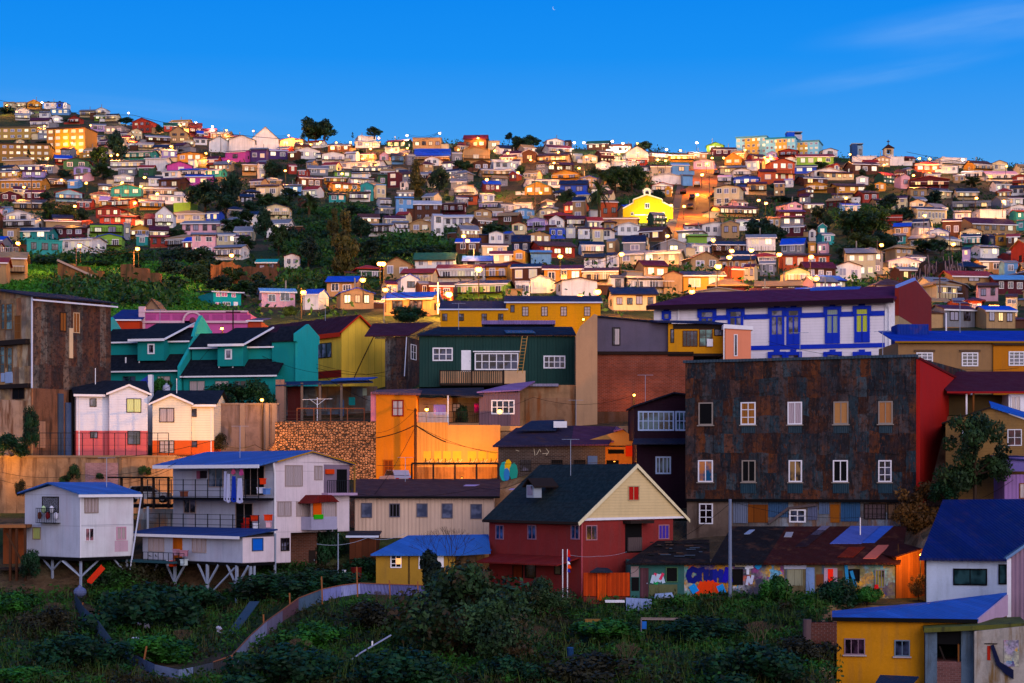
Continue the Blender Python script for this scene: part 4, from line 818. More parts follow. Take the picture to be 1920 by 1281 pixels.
def merge(objs, name, label, cat):
    mb = MB()
    def rec(o, M):
        M = M @ o.matrix_basis
        if o.type == 'MESH':
            me = o.data; n = len(mb.v); mb.v += [tuple(M @ q.co) for q in me.vertices]; ms = [mb.mi(m) for m in me.materials] or [0]
            for p_ in me.polygons: mb.f.append(tuple(n+i for i in p_.vertices)); mb.m.append(ms[p_.material_index])
        for c in o.children: rec(c, M)
    for o in objs: rec(o, Matrix.Identity(4))
    for o in objs: purge(o)
    return tag(mb.build(name), label, cat, kind='stuff')
HILLS.sort(key=lambda q: -q[0]); rest = [o for _, o in HILLS[262:]]; rs = set(o.name for o in rest)
PEND[:] = [q for q in PEND if q[0].name not in rs]
merge(rest+FILL, 'distant_houses', 'hundreds of small distant houses packed between the larger hillside ones', 'houses')
# scrub covering the open ground of the hill: one mass
pts = []
while len(pts) < 100000:
    Y = rf.uniform(262, 760); u = rf.uniform(-260, 2300); x = (u-UC)/F*Y; z = ground_z(x, Y); v = VH-z/Y*F
    if 1255 < u < 1352 and v < 460: continue
    dense = any(a < u < b_ and c < v < d_ for a, b_, c, d_ in VEG[:6])
    if u < 482 and v > 500: dense = 110 < u < 330 and 522 < v < 580 and rf.random() < .6 and v > 515
    if u < 482 and v > 500 and not dense: continue
    if rf.random() > (1 if dense else .28) or any((x-a)**2+(Y-b_+5)**2 < (c+5)**2 for a, b_, c in OCC): continue
    r = rf.uniform(.6, 1.7); pts += [(x+rf.gauss(0, r), Y+rf.gauss(0, r), z+rf.uniform(0, r*1.2)) for _ in range(26 if dense else 10)]
pts = np.array(pts)
big = []
for _ in range(1): big.append(pts+rng.normal(size=pts.shape)*.5)
pts = np.concatenate(big)
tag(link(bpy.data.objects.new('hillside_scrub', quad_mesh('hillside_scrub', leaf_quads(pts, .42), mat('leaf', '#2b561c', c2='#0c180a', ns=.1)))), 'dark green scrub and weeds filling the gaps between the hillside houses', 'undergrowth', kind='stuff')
# ================================================================== the nearer buildings
WH = mat('plain', '#d4d0d4'); GLS = mat('glass', '#0c0f18', c2='#39405a'); GLP = mat('glass', '#14121c', c2='#77748c'); BRD = mat('wood', '#8a5a30', pw=.3); CUR = mat('curtain', '#a89a9a'); CURG = mat('curtain', '#b8c078')
DKW = mat('plain', '#2c2320'); STL = mat('plain', '#20242c'); GAL = mat('plain', '#8c94a4'); BLK = mat('plain', '#0c0b0e'); GUT = mat('plain', '#b8bccc')
class B:
    def __init__(s, name, label, cat, uO, vO, Y, th=0, uR=None, depth=8, uS=None, W=None, group=None):
        s.th = RD(th); s.O = np.array(P(uO, vO, Y)); s.ex = np.array((cos(s.th), sin(s.th), 0)); s.ey = np.array((-sin(s.th), cos(s.th), 0))
        s.W = W if W else s._a(s.O, s.ex, uR); s.D = depth
        if uS is not None: s.D = s._a(s.O if th > 0 else s.O+s.ex*s.W, s.ey, uS)
        s.e = empty(name, tuple(s.O), s.th, label, cat, group); s.uO = uO
    def _a(s, p, d, u): k = u-UC; return (k*p[1]-F*p[0])/(F*d[0]-k*d[1])
    def L(s, face, u, v, off=0.):
        if face == 'F': p = s.O+off*s.ey; d = s.ex
        elif face == 'R': p = s.O+(s.W+off)*s.ex; d = s.ey
        else: p = s.O+off*s.ex; d = s.ey
        a = s._a(p, d, u); Y = p[1]+a*d[1]; return a, (VH-v)/F*Y-s.O[2]
    def z(s, v, off=0., u=None): return s.L('F', s.uO if u is None else u, v, off)[1]
    def x(s, u, off=0.): return s.L('F', u, 0, off)[0]
    def fb(s, mb, face, a0, a1, d0, d1, z0, z1, m=None, off=0.):
        if face == 'F': mb.box(a0, a1, off-d1, off-d0, z0, z1, m)
        elif face == 'R': mb.box(s.W+off+d0, s.W+off+d1, a0, a1, z0, z1, m)
        else: mb.box(off-d1, off-d0, a0, a1, z0, z1, m)
    def p(s, name, mb, parent=None, label=None): 
        o = mb.build(name, parent or s.e)
        if label: o['label'] = label
        return o
    def win(s, face, u0, v0, u1, v1, fr=None, pane=None, nx=2, ny=1, off=0., t=.07, name='window', sill=None, label=None):
        a0, z1 = s.L(face, u0, v0, off); a1, z0 = s.L(face, u1, v1, off); a0, a1 = min(a0, a1), max(a0, a1); fr = fr or WH; pane = pane or GLS
        mb = MB(); d = .07
        s.fb(mb, face, a0, a0+t, -.02, d, z0, z1, fr, off); s.fb(mb, face, a1-t, a1, -.02, d, z0, z1, fr, off)
        s.fb(mb, face, a0+t, a1-t, -.02, d, z1-t, z1, fr, off); s.fb(mb, face, a0+t, a1-t, -.02, d, z0, z0+t, fr, off)
        for i in range(1, nx): c = a0+(a1-a0)*i/nx; s.fb(mb, face, c-t*.35, c+t*.35, .0, d-.015, z0+t, z1-t, fr, off)
        for i in range(1, ny):
            c = z0+(z1-z0)*i/ny; s.fb(mb, face, a0+t, a1-t, .0, d-.025, c-t*.3, c+t*.3, fr, off)
        if sill: s.fb(mb, face, a0-.1, a1+.1, 0, .16, z0-.09, z0-.002, sill, off)
        o = s.p(name, mb, label=label); mb = MB(); s.fb(mb, face, a0+t*.9, a1-t*.9, -.01, .02, z0+t*.9, z1-t*.9, pane, off); s.p('pane', mb, o); return o
    def door(s, face, u0, v0, u1, v1, m, off=0., label=None):
        a0, z1 = s.L(face, u0, v0, off); a1, z0 = s.L(face, u1, v1, off); a0, a1 = min(a0, a1), max(a0, a1)
        mb = MB(); s.fb(mb, face, a0, a1, -.02, .05, z0, z1, m, off); o = s.p('door', mb, label=label)
        mb = MB(); s.fb(mb, face, a1-.14, a1-.08, .05, .1, (z0+z1)/2-.05, (z0+z1)/2+.03, GAL, off); s.p('handle', mb, o); return o
    def panel(s, name, face, u0, v0, u1, v1, m, off=0., d=.03, parent=None, label=None):
        a0, z1 = s.L(face, u0, v0, off); a1, z0 = s.L(face, u1, v1, off); mb = MB(); s.fb(mb, face, min(a0, a1), max(a0, a1), -.01, d, z0, z1, m, off); return s.p(name, mb, parent, label)
    def wall(s, m, z1, x0=0., x1=None, y0=0., y1=None, z0=-2.5, name='wall', label=None):
        mb = MB(); mb.box(x0, s.W if x1 is None else x1, y0, s.D if y1 is None else y1, z0, z1, m); return s.p(name, mb, label=label)
    def gable(s, m, z, h, axis, x0=0., x1=None, y0=0., y1=None, ov=.35, t=.12, wm=None, name='roof'):
        x1 = s.W if x1 is None else x1; y1 = s.D if y1 is None else y1
        rb = MB(); wb = MB(); gableroof(rb, x0, x1, y0, y1, z, h, ov, t, axis, m, wb if wm else None, wm); r = s.p(name, rb)
        if wm:
            h_ = len(wb.v)//2
            for q in (0, 1): g_ = MB(); g_.poly(wb.v[q*h_:(q+1)*h_], wm, [tuple(i-q*h_ for i in f) for f in wb.f if (f[0] >= h_) == bool(q)]); s.p('gable_wall', g_)
        return r
    def hip(s, m, z, h, x0=0., x1=None, y0=0., y1=None, ov=.4, t=.14):
        rb = MB(); hiproof(rb, x0, s.W if x1 is None else x1, y0, s.D if y1 is None else y1, z+t, h, ov, t, m); return s.p('roof', rb)
    def shed(s, m, z0, z1, x0=0., x1=None, y0=0., y1=None, ov=.25, t=.1, name='roof', m2=None, gut=True):
        x1 = s.W if x1 is None else x1; y1 = s.D if y1 is None else y1; sl = (z1-z0)/(y1-y0)
        rb = MB(); rb.slab([(x0-ov, y0-ov, z0-sl*ov+t), (x1+ov, y0-ov, z0-sl*ov+t), (x1+ov, y1+ov, z1+sl*ov+t), (x0-ov, y1+ov, z1+sl*ov+t)], t, m)
        r = s.p(name, rb)
        if gut: rb = MB(); rb.box(x0-ov, x1+ov, y0-ov-.06, y0-ov, z0-sl*ov-.06, z0-sl*ov+t, m2 or GUT); s.p('gutter', rb, r)
        return r
    def bars(s, name, face, u0, v0, u1, v1, n, off=0., d=.08, r=.02, m=None, rails=2, parent=None):
        a0, z1 = s.L(face, u0, v0, off); a1, z0 = s.L(face, u1, v1, off); a0, a1 = min(a0, a1), max(a0, a1); mb = MB(); m = m or STL
        for i in range(n+1): c = a0+(a1-a0)*i/n; s.fb(mb, face, c-r, c+r, d-r, d+r, z0, z1, m, off)
        for i in range(rails): c = z0+(z1-z0)*(i/(rails-1) if rails > 1 else 1); s.fb(mb, face, a0, a1, d-r*1.2, d+r*1.2, c-r, c+r, m, off)
        return s.p(name, mb, parent)
# ---- 1 derelict tenement at the left
b = B('tenement_building', 'tall derelict tenement with rusty corrugated side and patched wooden front at the left edge', 'building', 62, 852, 183, 50, 208, 15)
zt, zm = b.z(556), b.z(728)
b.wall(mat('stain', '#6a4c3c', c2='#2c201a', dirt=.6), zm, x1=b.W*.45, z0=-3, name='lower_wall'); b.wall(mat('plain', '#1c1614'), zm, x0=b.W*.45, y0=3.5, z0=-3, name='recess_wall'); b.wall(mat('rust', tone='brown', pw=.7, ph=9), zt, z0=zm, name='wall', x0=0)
mb = MB(); mb.box(-.12, 0, 0, b.D, -3, zt, mat('shack', pw=.8, ph=2.2)); b.p('patched_front', mb)
b.gable(mat('roof', '#20263a', rust=.15), zt, 1.2, 'x', ov=.5, wm=mat('shack'))
mb = MB(); mb.tube([(-.22, -.12, zt), (-.22, -.12, zm)], .09, GUT); mb.box(-.5, b.W+.4, -.62, -.5, zt-.45, zt-.3, GUT); b.p('downpipe', mb)
b.win('F', 112, 585, 124, 622, DKW, BRD, 2, 1); b.win('F', 137, 586, 149, 625, mat('plain', '#b09a80'), BRD, 2, 1)
b.panel('board', 'F', 129, 615, 136, 672, mat('plain', '#b8a48a'), d=.1)
for r in ((2, 570, 10, 618), (12, 570, 24, 618), (28, 592, 40, 636), (0, 650, 10, 700), (14, 652, 24, 700)):
    b.win('L', *r, mat('plain', '#7a5c40'), mat('glass', '#102828', c2='#5a7a78') if r[0] < 20 else BRD, 1, 3, off=-.12)
b.win('L', 24, 728, 46, 748, DKW, BLK, 2, 1, off=-.12)
b.panel('ledge', 'L', 0, 640, 56, 645, DKW, off=-.12, d=.5); b.panel('ledge', 'L', 0, 722, 58, 727, DKW, off=-.12, d=.4)
for r in ((4, 700, 10, 716), (12, 698, 24, 718)): b.panel('hanging_cloth', 'L', *r, mat('plain', '#8c9cb8'), off=-.12, d=.15)
mb = MB(); mb.box(-3.0, -.12, 1, 7, -2, b.L('L', 30, 752, -.12)[1], mat('stain', '#8a7a70')); b.p('annex', mb)
for q in (.5, .75, .97): mb = MB(); mb.box(b.W*q-.08, b.W*q+.08, .1, .3, -3, zm, DKW); b.p('post', mb)
for u0, u1, v0, v1, c in ((108, 118, 738, 856, '#3c4c64'), (122, 132, 755, 856, '#46587c'), (70, 84, 790, 840, '#8c7060')): b.panel('metal_sheet', 'F', u0, v0, u1, v1, mat('corr', c, dirt=.6), d=.12)
for r in ((4, 775, 18, 800), (28, 790, 44, 815)): b.win('L', *r, DKW, BRD, 2, 1, off=-.12)
# ---- 2 white houses with pink and orange bases
def duplex(label, uO, uR, bayu0, bayu1, ve, vpk, vmid, vb, wallc, basec, wins, bwins, recess_left, Y, th):
    b = B('duplex_house', label, 'house', uO, vb, Y, th, uR, 7.5); wm = mat('clap', wallc, pitch=.24, dirt=.15); bm_ = mat('plaster', basec, dirt=.25)
    xa, xb = sorted((b.x(bayu0), b.x(bayu1))); zm = b.z(vmid); ze = b.z(ve); rx0, rx1 = (0, xa) if recess_left else (xb, b.W); y0 = 1.0 if recess_left else .5
    b.wall(wm, ze, rx0, rx1, y0, z0=zm); b.wall(bm_, zm, rx0, rx1, y0-.03, name='base_wall'); b.wall(wm, ze, xa, xb, 0, z0=zm, name='bay_wall'); b.wall(bm_, zm, xa-.0, xb, -.03, name='bay_base_wall')
    rm = mat('tiles', '#161a26'); r = b.gable(rm, ze, 1.35, 'x', x0=0, x1=b.W, y0=y0, wm=wm)
    r2 = MB(); wb = MB(); gableroof(r2, xa, xb, 0, 4.2, ze, (ve-vpk)*Y/F, .3, .12, 'y', rm, wb, wm); b.p('bay_roof', r2); b.p('bay_gable', wb)
    h = (ve-vpk)*Y/F; xm = (xa+xb)/2; sl = h/(xm-xa); mb = MB(); e = ze-sl*.3
    mb.prism([(xa-.32, -.36, e-.06), (xm, -.36, ze+h-.06), (xm, -.36, ze+h+.14), (xa-.32, -.36, e+.14)], (0, .05, 0), WH); mb.prism([(xm, -.36, ze+h-.06), (xb+.32, -.36, e-.06), (xb+.32, -.36, e+.14), (xm, -.36, ze+h+.14)], (0, .05, 0), WH)
    mb.box(rx0-.3, rx1+.3 if not recess_left else rx1-.3, y0-.42, y0-.37, ze-.3, ze-.08, WH); b.p('fascia', mb)
    for i, r_ in enumerate(wins+bwins):
        (u0, v0, u1, v1), fr, pn, nx, ny, off = r_; b.win('F', u0, v0, u1, v1, fr, pn, nx, ny, off=off)
    mb = MB(); q = rx0+.25 if recess_left else rx1-.25; mb.bar((q, y0-.06, ze), (q, y0-.06, 0), .05, WH); b.p('downpipe', mb)
    mb = MB(); mb.bar((b.W*.3, 3.2, ze+1), (b.W*.3, 3.2, ze+2.6), .05, WH); b.p('vent_pipe', mb); return b
BR_ = mat('plain', '#4a3420')
duplex('white clapboard house with pink base and green curtained window', 145, 278, 205, 277, 737, 722, 807, 856, '#c8cad6', '#b46064',
 [((168, 747, 181, 763), BR_, GLP, 1, 1, 1.0), ((237, 747, 265, 774), BR_, CURG, 2, 1, 0)], [((169, 809, 183, 822), DKW, GLP, 1, 1, .97), ((239, 808, 263, 834), DKW, GLS, 2, 1, -.03)], True, 184.5, 18)
duplex('cream white clapboard house with orange base lit by a street lamp', 284, 399, 286, 358, 757, 741, 826, 858, '#d4cab8', '#b85a2c',
 [((299, 765, 327, 792), BR_, CUR, 2, 1, 0), ((358, 767, 369, 782), BR_, GLS, 1, 1, .5)], [((299, 826, 327, 850), DKW, CUR, 3, 3, -.03), ((358, 827, 370, 839), DKW, GLS, 1, 1, .47)], False, 186, -2)
b = B('party_wall', 'blue and white party wall standing between the white and the cream clapboard houses', 'wall', 247, 760, 194, 0, 279, .4); mb = MB(); mb.prism([(0, 0, b.z(725)), (b.W, 0, b.z(703)), (b.W, 0, -2), (0, 0, -2)], (0, .3, 0), mat('plaster', '#3048a8')); b.p('panel', mb)
mb = MB(); mb.box(b.W, b.W+.4, -.4, .5, -4, b.z(703), WH); b.p('post', mb)
# ---- 3 teal terrace
TE = mat('plaster', '#1c7e7c', dirt=.2); TE2 = mat('plaster', '#2a9694', dirt=.25); TR = mat('tiles', '#0c101c')
def teal(label, uO, uR, Y, vb, vle, vlr, vue, vur, du0, du1, dvt, dvb, w, lw=(), pw=True, uL=None):
    b = B('terraced_house', label, 'house', uO, vb, Y, -13, uR, 9, group=None); D1 = 2.6
    zl, zr, zu, zt = b.z(vle), b.z(vlr, D1), b.z(vue, D1), b.z(vur, 5.2)
    b.wall(TE, zl, y0=.3, name='lower_wall'); b.wall(TE, zu, y0=D1, z0=0, name='upper_wall')
    b.shed(TR, zl, zr, y0=0, y1=D1+.1, ov=.2, name='lower_roof', m2=WH); b.shed(TR, zu, zt, y0=D1-.3, y1=5.2, ov=.15, name='upper_roof', m2=WH)
    mb = MB(); mb.box(0, b.W, 5.2, 9, 0, zt+.1, TE); b.p('rear_wall', mb)
    x0, x1 = b.x(du0, 1.0), b.x(du1, 1.0); z1 = b.z(dvt+6, 1.0); z0 = b.z(dvb, 1.0)
    mb = MB(); mb.box(x0, x1, 1.0, 5.4, z0, z1, TE); b.p('dormer_wall', mb)
    mb = MB(); zt2 = zt+.75; mb.slab([(x0-.9, .5, z1+.1), (x1+.3, .5, z1+.1), (x1+1.7, 5.6, zt2), (x0+.2, 5.6, zt2)], .16, TR); r = b.p('dormer_roof', mb)
    mb = MB(); mb.box(x0-.9, x1+.3, .44, .5, z1-.14, z1+.12, WH); mb.bar((x1+.3, .5, z1+.04), (x1+1.7, 5.6, zt2-.04), .11, WH); b.p('bargeboard', mb, r)
    b.win('F', *w, WH, GLP, 1, 1, off=1.0, t=.14)
    for q in lw: b.win('F', *q, mat('plain', '#2c6860'), CUR if q[0] % 2 else GLS, 2, 1, off=.3)
    for q in (.35, .5): mb = MB(); mb.bar((b.W*q, 1.2, zl), (b.W*q, 1.2, zl+1.5), .08, WH); b.p('vent_pipe', mb)
    for xx in ((b.W,) if pw else ())+((0.,) if uL else ()):
        mb = MB(); mb.prism([(xx-.1, -.5, -1), (xx-.1, -.5, zl+.35), (xx-.1, 2.3, zr+.7), (xx-.1, 4.2, zt+.5), (xx-.1, 5.4, zt+1.5), (xx-.1, 6.2, zt+1.1), (xx-.1, 9, zt-.5), (xx-.1, 9, -1)], (.35, 0, 0), TE2); b.p('party_wall', mb)
    return b
teal('left of the two teal terraced houses with black stepped roofs and a small dormer', 168, 338, 206, 752, 696, 667, 643, 621, 258, 307, 634, 678, (277, 645, 290, 664), ((190, 705, 205, 730), (230, 705, 255, 730), (295, 705, 320, 730)), True, True)
teal('right of the two teal terraced houses, its dormer below the street lamp', 342, 517, 203, 770, 705, 676, 653, 629, 408, 456, 643, 688, (422, 655, 435, 674), ((355, 714, 385, 735), (403, 714, 430, 735), (440, 714, 462, 735)), False)
b = B('terraced_house', 'teal end house with a plain stepped gable wall at the right of the terrace', 'house', 510, 724, 203, -24, 556, uS=592)
z1 = b.z(640); mb = MB(); mb.box(0, b.W, 0, b.D, -1.2, z1, TE); b.p('wall', mb); b.gable(TR, z1, 1.6, 'x', ov=.15)
a0, zz = b.L('R', 578, 614); mb = MB(); e = b.z(628); y = b.D
mb.prism([(b.W, -.25, -.8), (b.W, -.25, e-.9), (b.W, -.6, e-.8), (b.W, -.6, e), (b.W, y*.5, zz+.3), (b.W, y+.3, e), (b.W, y+.3, e-.8), (b.W, y, e-.9), (b.W, y, -.8)], (.3, 0, 0), TE2); b.p('gable_wall', mb)
# teal little lean-to and garden walls near the terrace
b = B('shed', 'small teal lean-to between the derelict tenement and the terrace', 'shed', 117, 700, 200, -8, 168, 3); b.wall(TE2, b.z(678)); b.shed(mat('roof', '#14304a'), b.z(680), b.z(672), y1=3)
b = B('retaining_wall', 'pale concrete retaining wall with pilasters right of the cream clapboard house', 'wall', 392, 857, 190, 0, 522, .6); b.wall(mat('stain', '#7a6a68', c2='#54443c'), b.z(759), z0=-1)
for q in (455, 500, 515): mb = MB(); a = b.x(q); mb.box(a-.25, a+.25, -.2, 0, -1, b.z(757), mat('plaster', '#84746c')); b.p('pilaster', mb)
mb = MB(); mb.box(-.1, b.W+.1, -.12, .7, b.z(759), b.z(756), mat('plaster', '#84746c')); b.p('coping', mb)
# ---- 4 pink building with arched emblem, and small neighbours
PK = mat('plaster', '#b0588c', dirt=.2); PKW = mat('plaster', '#c0a0a8', dirt=.1)
b = B('parapet_building', 'pink building with a long panelled parapet and arched centre emblem', 'building', 262, 640, 240, 0, 464, 12); zt = b.z(585)
b.wall(PK, zt)
mb = MB(); mb.box(-.1, b.W+.1, -.25, 0, b.z(586), zt+.15, PKW); mb.box(-.1, b.W+.1, -.3, 0, b.z(606), b.z(602), PKW); b.p('cornice', mb)
for i in range(7):
    u = 272+i*26+(22 if i > 2 else 0)
    if u < 455: b.panel('panel', 'F', u, 590, u+20, 599, mat('plaster', '#9c4a7c'), d=.06)
mb = MB(); a = b.x(362); r = 1.15; zc = b.z(603)
for i in range(10): t0, t1 = pi*i/10, pi*(i+1)/10; mb.bar((a-r*cos(t0), -.35, zc+r*sin(t0)), (a-r*cos(t1), -.35, zc+r*sin(t1)), .16, PKW)
mb.box(a-r-.15, a-r+.15, -.5, -.1, b.z(618), zc, PKW); mb.box(a+r-.15, a+r+.15, -.5, -.1, b.z(618), zc, PKW)
mb.prism([(a-r*cos(pi*i/10), -.3, zc+r*sin(pi*i/10)) for i in range(11)]+[(a+r, -.3, b.z(618)), (a-r, -.3, b.z(618))], (0, .25, 0), PK)
b.p('arch', mb); mb = MB(); mb.ball((a, -.34, zc+.1), .4, .08, .42, mat('plain', '#6a3848')); mb.box(a-.5, a+.5, -.4, -.3, zc-.7, zc-.45, PKW); b.p('emblem', mb)
mb = MB(); q = b.x(262); mb.box(q-.1, q+.7, -.2, .5, 0, b.z(575), PKW); b.p('pilaster', mb)
b = B('house', 'low orange-red house with dark blue roof left of the pink parapet', 'house', 208, 640, 238, 0, 262, 8); b.wall(mat('plaster', '#a83a1c'), b.z(601)); b.shed(mat('roof', '#183070'), b.z(600), b.z(572), m2=WH)
b = B('house', 'small red house with blue roof right of the pink parapet', 'house', 465, 640, 240, 0, 490, 8); b.wall(mat('plaster', '#a04028'), b.z(603)); b.shed(mat('roof', '#1c3c70'), b.z(602), b.z(588), m2=WH)
b = B('house', 'tan gable end standing behind the left end of the pink parapet', 'house', 270, 620, 248, 0, 300, 6); b.wall(mat('plaster', '#8a7058'), b.z(580)); b.gable(mat('roof', '#6a5848'), b.z(580), b.z(561)-b.z(580), 'y', wm=mat('plaster', '#8a7058'))
# ---- 5 yellow corrugated house with maroon roof
YC = mat('corr', '#dcb850', dirt=.3)
b = B('house', 'yellow corrugated house with long maroon roof and orange trim', 'house', 640, 712, 212, 38, 702, 17, uS=478); ze = b.z(622)
b.wall(YC, ze); pk = b.L('F', 676, 592); h = b.z(590)-ze
b.gable(mat('roof', '#3c1224', dirt=.2, rust=.15), ze, h, 'x' if False else 'y', ov=.35, wm=YC)
mb = MB(); mb.box(-.05, 0, .0, b.D, b.L('L', 600, 700, 0)[1]-.6, b.L('L', 600, 690, 0)[1]-.4, mat('plain', '#8a2818')); b.p('red_band', mb)
mb = MB(); mb.box(-.42, -.36, -.3, b.D+.3, ze-.6, ze-.1, mat('plain', '#a8361c')); xm = b.W/2
for s_, xa in ((1, -.38), (-1, b.W+.38)): mb.bar((xa, -.38, ze-.15), (xm, -.38, ze+h), .1, mat('plain', '#a8361c'))
b.p('fascia', mb); b.win('L', 593, 645, 622, 670, DKW, GLP, 3, 1)
mb = MB(); mb.box(b.W, b.W+2.2, .05, 8, -2, b.z(632), YC); b.p('side_wing', mb)
mb = MB(); mb.tube([(b.W, -.08, ze-.1), (b.W*.62, -.08, ze-3.0), (b.W*.35, -.08, ze-5.2)], .05, DKW); b.p('cable', mb)
b = B('house', 'rust-streaked maroon house between the yellow corrugated house and the dark green one', 'house', 722, 706, 206, -12, 762, uS=788); ze = b.z(632, u=722)
b.wall(mat('rust', tone='brown', pw=.6, ph=7), ze); mb = MB(); mb.slab([(-2.2, -.3, ze+.15), (b.W+.3, -.3, ze+.15), (b.W+1.6, 5, ze+1.9), (-2.8, 5, ze+1.9)], .12, mat('roof', '#45162a', rust=.2)); b.p('roof', mb)
b.win('R', 770, 645, 780, 676, WH, GLS, 2, 2); mb = MB(); mb.bar((b.W+.05, -.08, ze), (b.W-.2, -.08, 0), .06, GUT); b.p('downpipe', mb)
# ---- 7 dark green corrugated house
GC = mat('corr', '#23403c', dirt=.2, pitch=.3)
b = B('house', 'dark green corrugated house with slatted balcony and white windows', 'house', 786, 722, 190, 0, 1078, 9); ze = b.z(630)
b.wall(GC, ze, z0=-.2); mb = MB(); mb.slab([(-.2, -.35, ze+.12), (b.W+.1, -.35, ze+.12), (b.W-.1, 5, ze+1.3), (1.6, 5, ze+1.3)], .14, mat('roof', '#1c1a30', rust=.2)); r = b.p('roof', mb)
mb = MB(); mb.slab([(8.6, -.55, ze+.3), (11.5, -.55, ze+.3), (11.2, 2.2, ze+.75), (8.4, 2.2, ze+.75)], .08, mat('roof', '#2a5478')); b.p('roof_patch', mb, r)
b.win('F', 811, 652, 849, 677, WH, GLS, 3, 2, t=.12, label='white three-part window left of the door'); b.win('F', 890, 662, 972, 694, WH, GLS, 6, 2, t=.12, off=-.4, label='wide white bay window behind the balcony'); b.win('F', 1019, 667, 1060, 691, WH, GLS, 4, 2, t=.12, label='white four-part window at the right')
a0, a1 = b.x(889), b.x(973); mb = MB(); mb.box(a0, a1, -.4, 0, b.z(697), b.z(661), GC); mb.box(a0-.1, a1+.1, -.6, 0, b.z(661), b.z(659), WH); b.p('bay_wall', mb)
b.door('F', 865, 657, 883, 697, WH)
a0, a1 = b.x(826), b.x(985); z0, z1 = b.z(722), b.z(697); mb = MB(); mb.box(a0, a1, -1.7, 0, z0-.12, z0+.05, DKW); bal = b.p('balcony_floor', mb)
mb = MB(); PL = mat('wood', '#a08064', pw=.5)
x = a0+.05
while x < b.x(944): mb.box(x, x+.13, -1.68, -1.64, z0+.1, z1, PL); x += .21
for x in (a0, b.x(885), b.x(944)): mb.box(x-.06, x+.06, -1.7, -1.6, z0-.1, z1+.08, DKW)
mb.box(a0, b.x(944), -1.7, -1.62, z1-.05, z1+.05, DKW); b.p('balustrade', mb)
mb = MB(); mb.box(b.x(946), a1, -1.66, -1.6, z0, z1, mat('plaster', '#b89878')); b.p('balcony_panel', mb)
o = empty('ladder', P(988, 700, 187), 0, 'wooden ladder leaning from the balcony to the roof of the dark green house', 'ladder'); mb = MB(); Wd = mat('plain', '#a88048')
for q in (-.25, .25): mb.bar((q-.7, 0, 0), (q-.2, 1.2, 3.7), .045, Wd)
o2 = mb.build('rail', o); mb = MB()
for i in range(11): t_ = (i+.7)/11.5; mb.bar((-.95+.5*t_, 1.2*t_, 3.7*t_), (-.45+.5*t_, 1.2*t_, 3.7*t_), .03, Wd)
mb.build('rung', o)
# tan walls under the green house, tall beige fire wall
b = B('retaining_wall', 'tan plastered wall with rust streaks below the dark green house', 'wall', 972, 802, 187.2, 0, 1082, .8); b.wall(mat('stain', '#947458', c2='#7a4420', dirt=.25), b.z(722))
mb = MB(); mb.box(b.x(975), b.x(1047), -.5, .8, b.z(725), b.z(720), mat('roof', '#8c8498')); b.p('coping', mb)
mb = MB(); mb.box(b.x(985), b.x(1072), -.12, 0, -1, b.z(746), mat('stain', '#8c6c54', c2='#7a4420')); b.p('lower_panel', mb)
b = B('fire_wall', 'tall plain beige fire wall rising between the dark green house and the brick wall', 'wall', 1080, 802, 186.5, 0, 1120, 10); mb = MB(); mb.prism([(0, 0, -1), (b.W, 0, -1), (b.W, 0, b.z(591)), (b.W*.85, 0, b.z(589)), (b.x(1088), 0, b.z(612)), (0, 0, b.z(628))], (0, 8, 0), mat('plaster', '#a48468', dirt=.3)); b.p('wall', mb)
# ---- 9 grey upper building over brick
b = B('brick_wall', 'broad bare red-brown brick wall beside the beige fire wall', 'wall', 1119, 800, 188, 0, 1300, 9); b.wall(mat('brick', '#84422a'), b.z(660), z0=b.z(772)); b.wall(mat('stain', '#5c4438'), b.z(772), z0=-2, y0=-.15, name='plinth')
mb = MB(); mb.box(0, b.W, -.3, 0, b.z(665), b.z(660), mat('plain', '#2a1c18')); b.p('ledge', mb)
b = B('house', 'grey rendered upper house with one tall window above the brick wall', 'house', 1120, 660, 188.5, 0, 1253, 9); mb = MB(); mb.prism([(0, 0, .05), (b.W, 0, .05), (b.W, 0, b.z(608)), (0, 0, b.z(595))], (0, 8, 0), mat('plaster', '#5c5464', dirt=.4)); b.p('wall', mb)
mb = MB(); mb.slab([(-.2, -.3, b.z(592)), (b.W+.3, -.3, b.z(605)), (b.W+.3, 8, b.z(597)), (-.2, 8, b.z(588))], .12, mat('roof', '#1a2036')); b.p('roof', mb); b.win('F', 1148, 614, 1163, 648, DKW, GLS, 1, 1); b.panel('shutter', 'F', 1153, 617, 1161, 646, CUR, d=.06)
YP = mat('plaster', '#b8821c', dirt=.25)
b = B('house', 'yellow glazed upper veranda with dark blue roof beside the grey upper house', 'house', 1253, 675, 188, 0, 1358, 8); b.wall(YP, b.z(607), z0=b.z(664)); mb = MB(); mb.box(0, b.W, -.1, 8, b.z(668), b.z(663), DKW); b.p('floor_beam', mb)
mb = MB(); mb.slab([(-1.2, -.5, b.z(603)), (b.W+.3, -.5, b.z(607)), (b.W-1, 6, b.z(592)), (-5, 6, b.z(590))], .14, mat('roof', '#16244c')); b.p('roof', mb)
b.win('F', 1257, 617, 1264, 643, DKW, GLP, 1, 1); b.win('F', 1280, 620, 1308, 650, mat('plain', '#5a3020'), GLS, 4, 1); b.win('F', 1311, 617, 1336, 650, mat('plain', '#5a3020'), mat('glass', '#14302c', c2='#5c8880'), 2, 2); b.panel('air_unit', 'F', 1325, 636, 1336, 650, WH, d=.3); b.panel('dark_band', 'F', 1262, 608, 1357, 617, DKW, d=.06)
b.win('F', 1339, 617, 1356, 630, DKW, GLS, 1, 1)
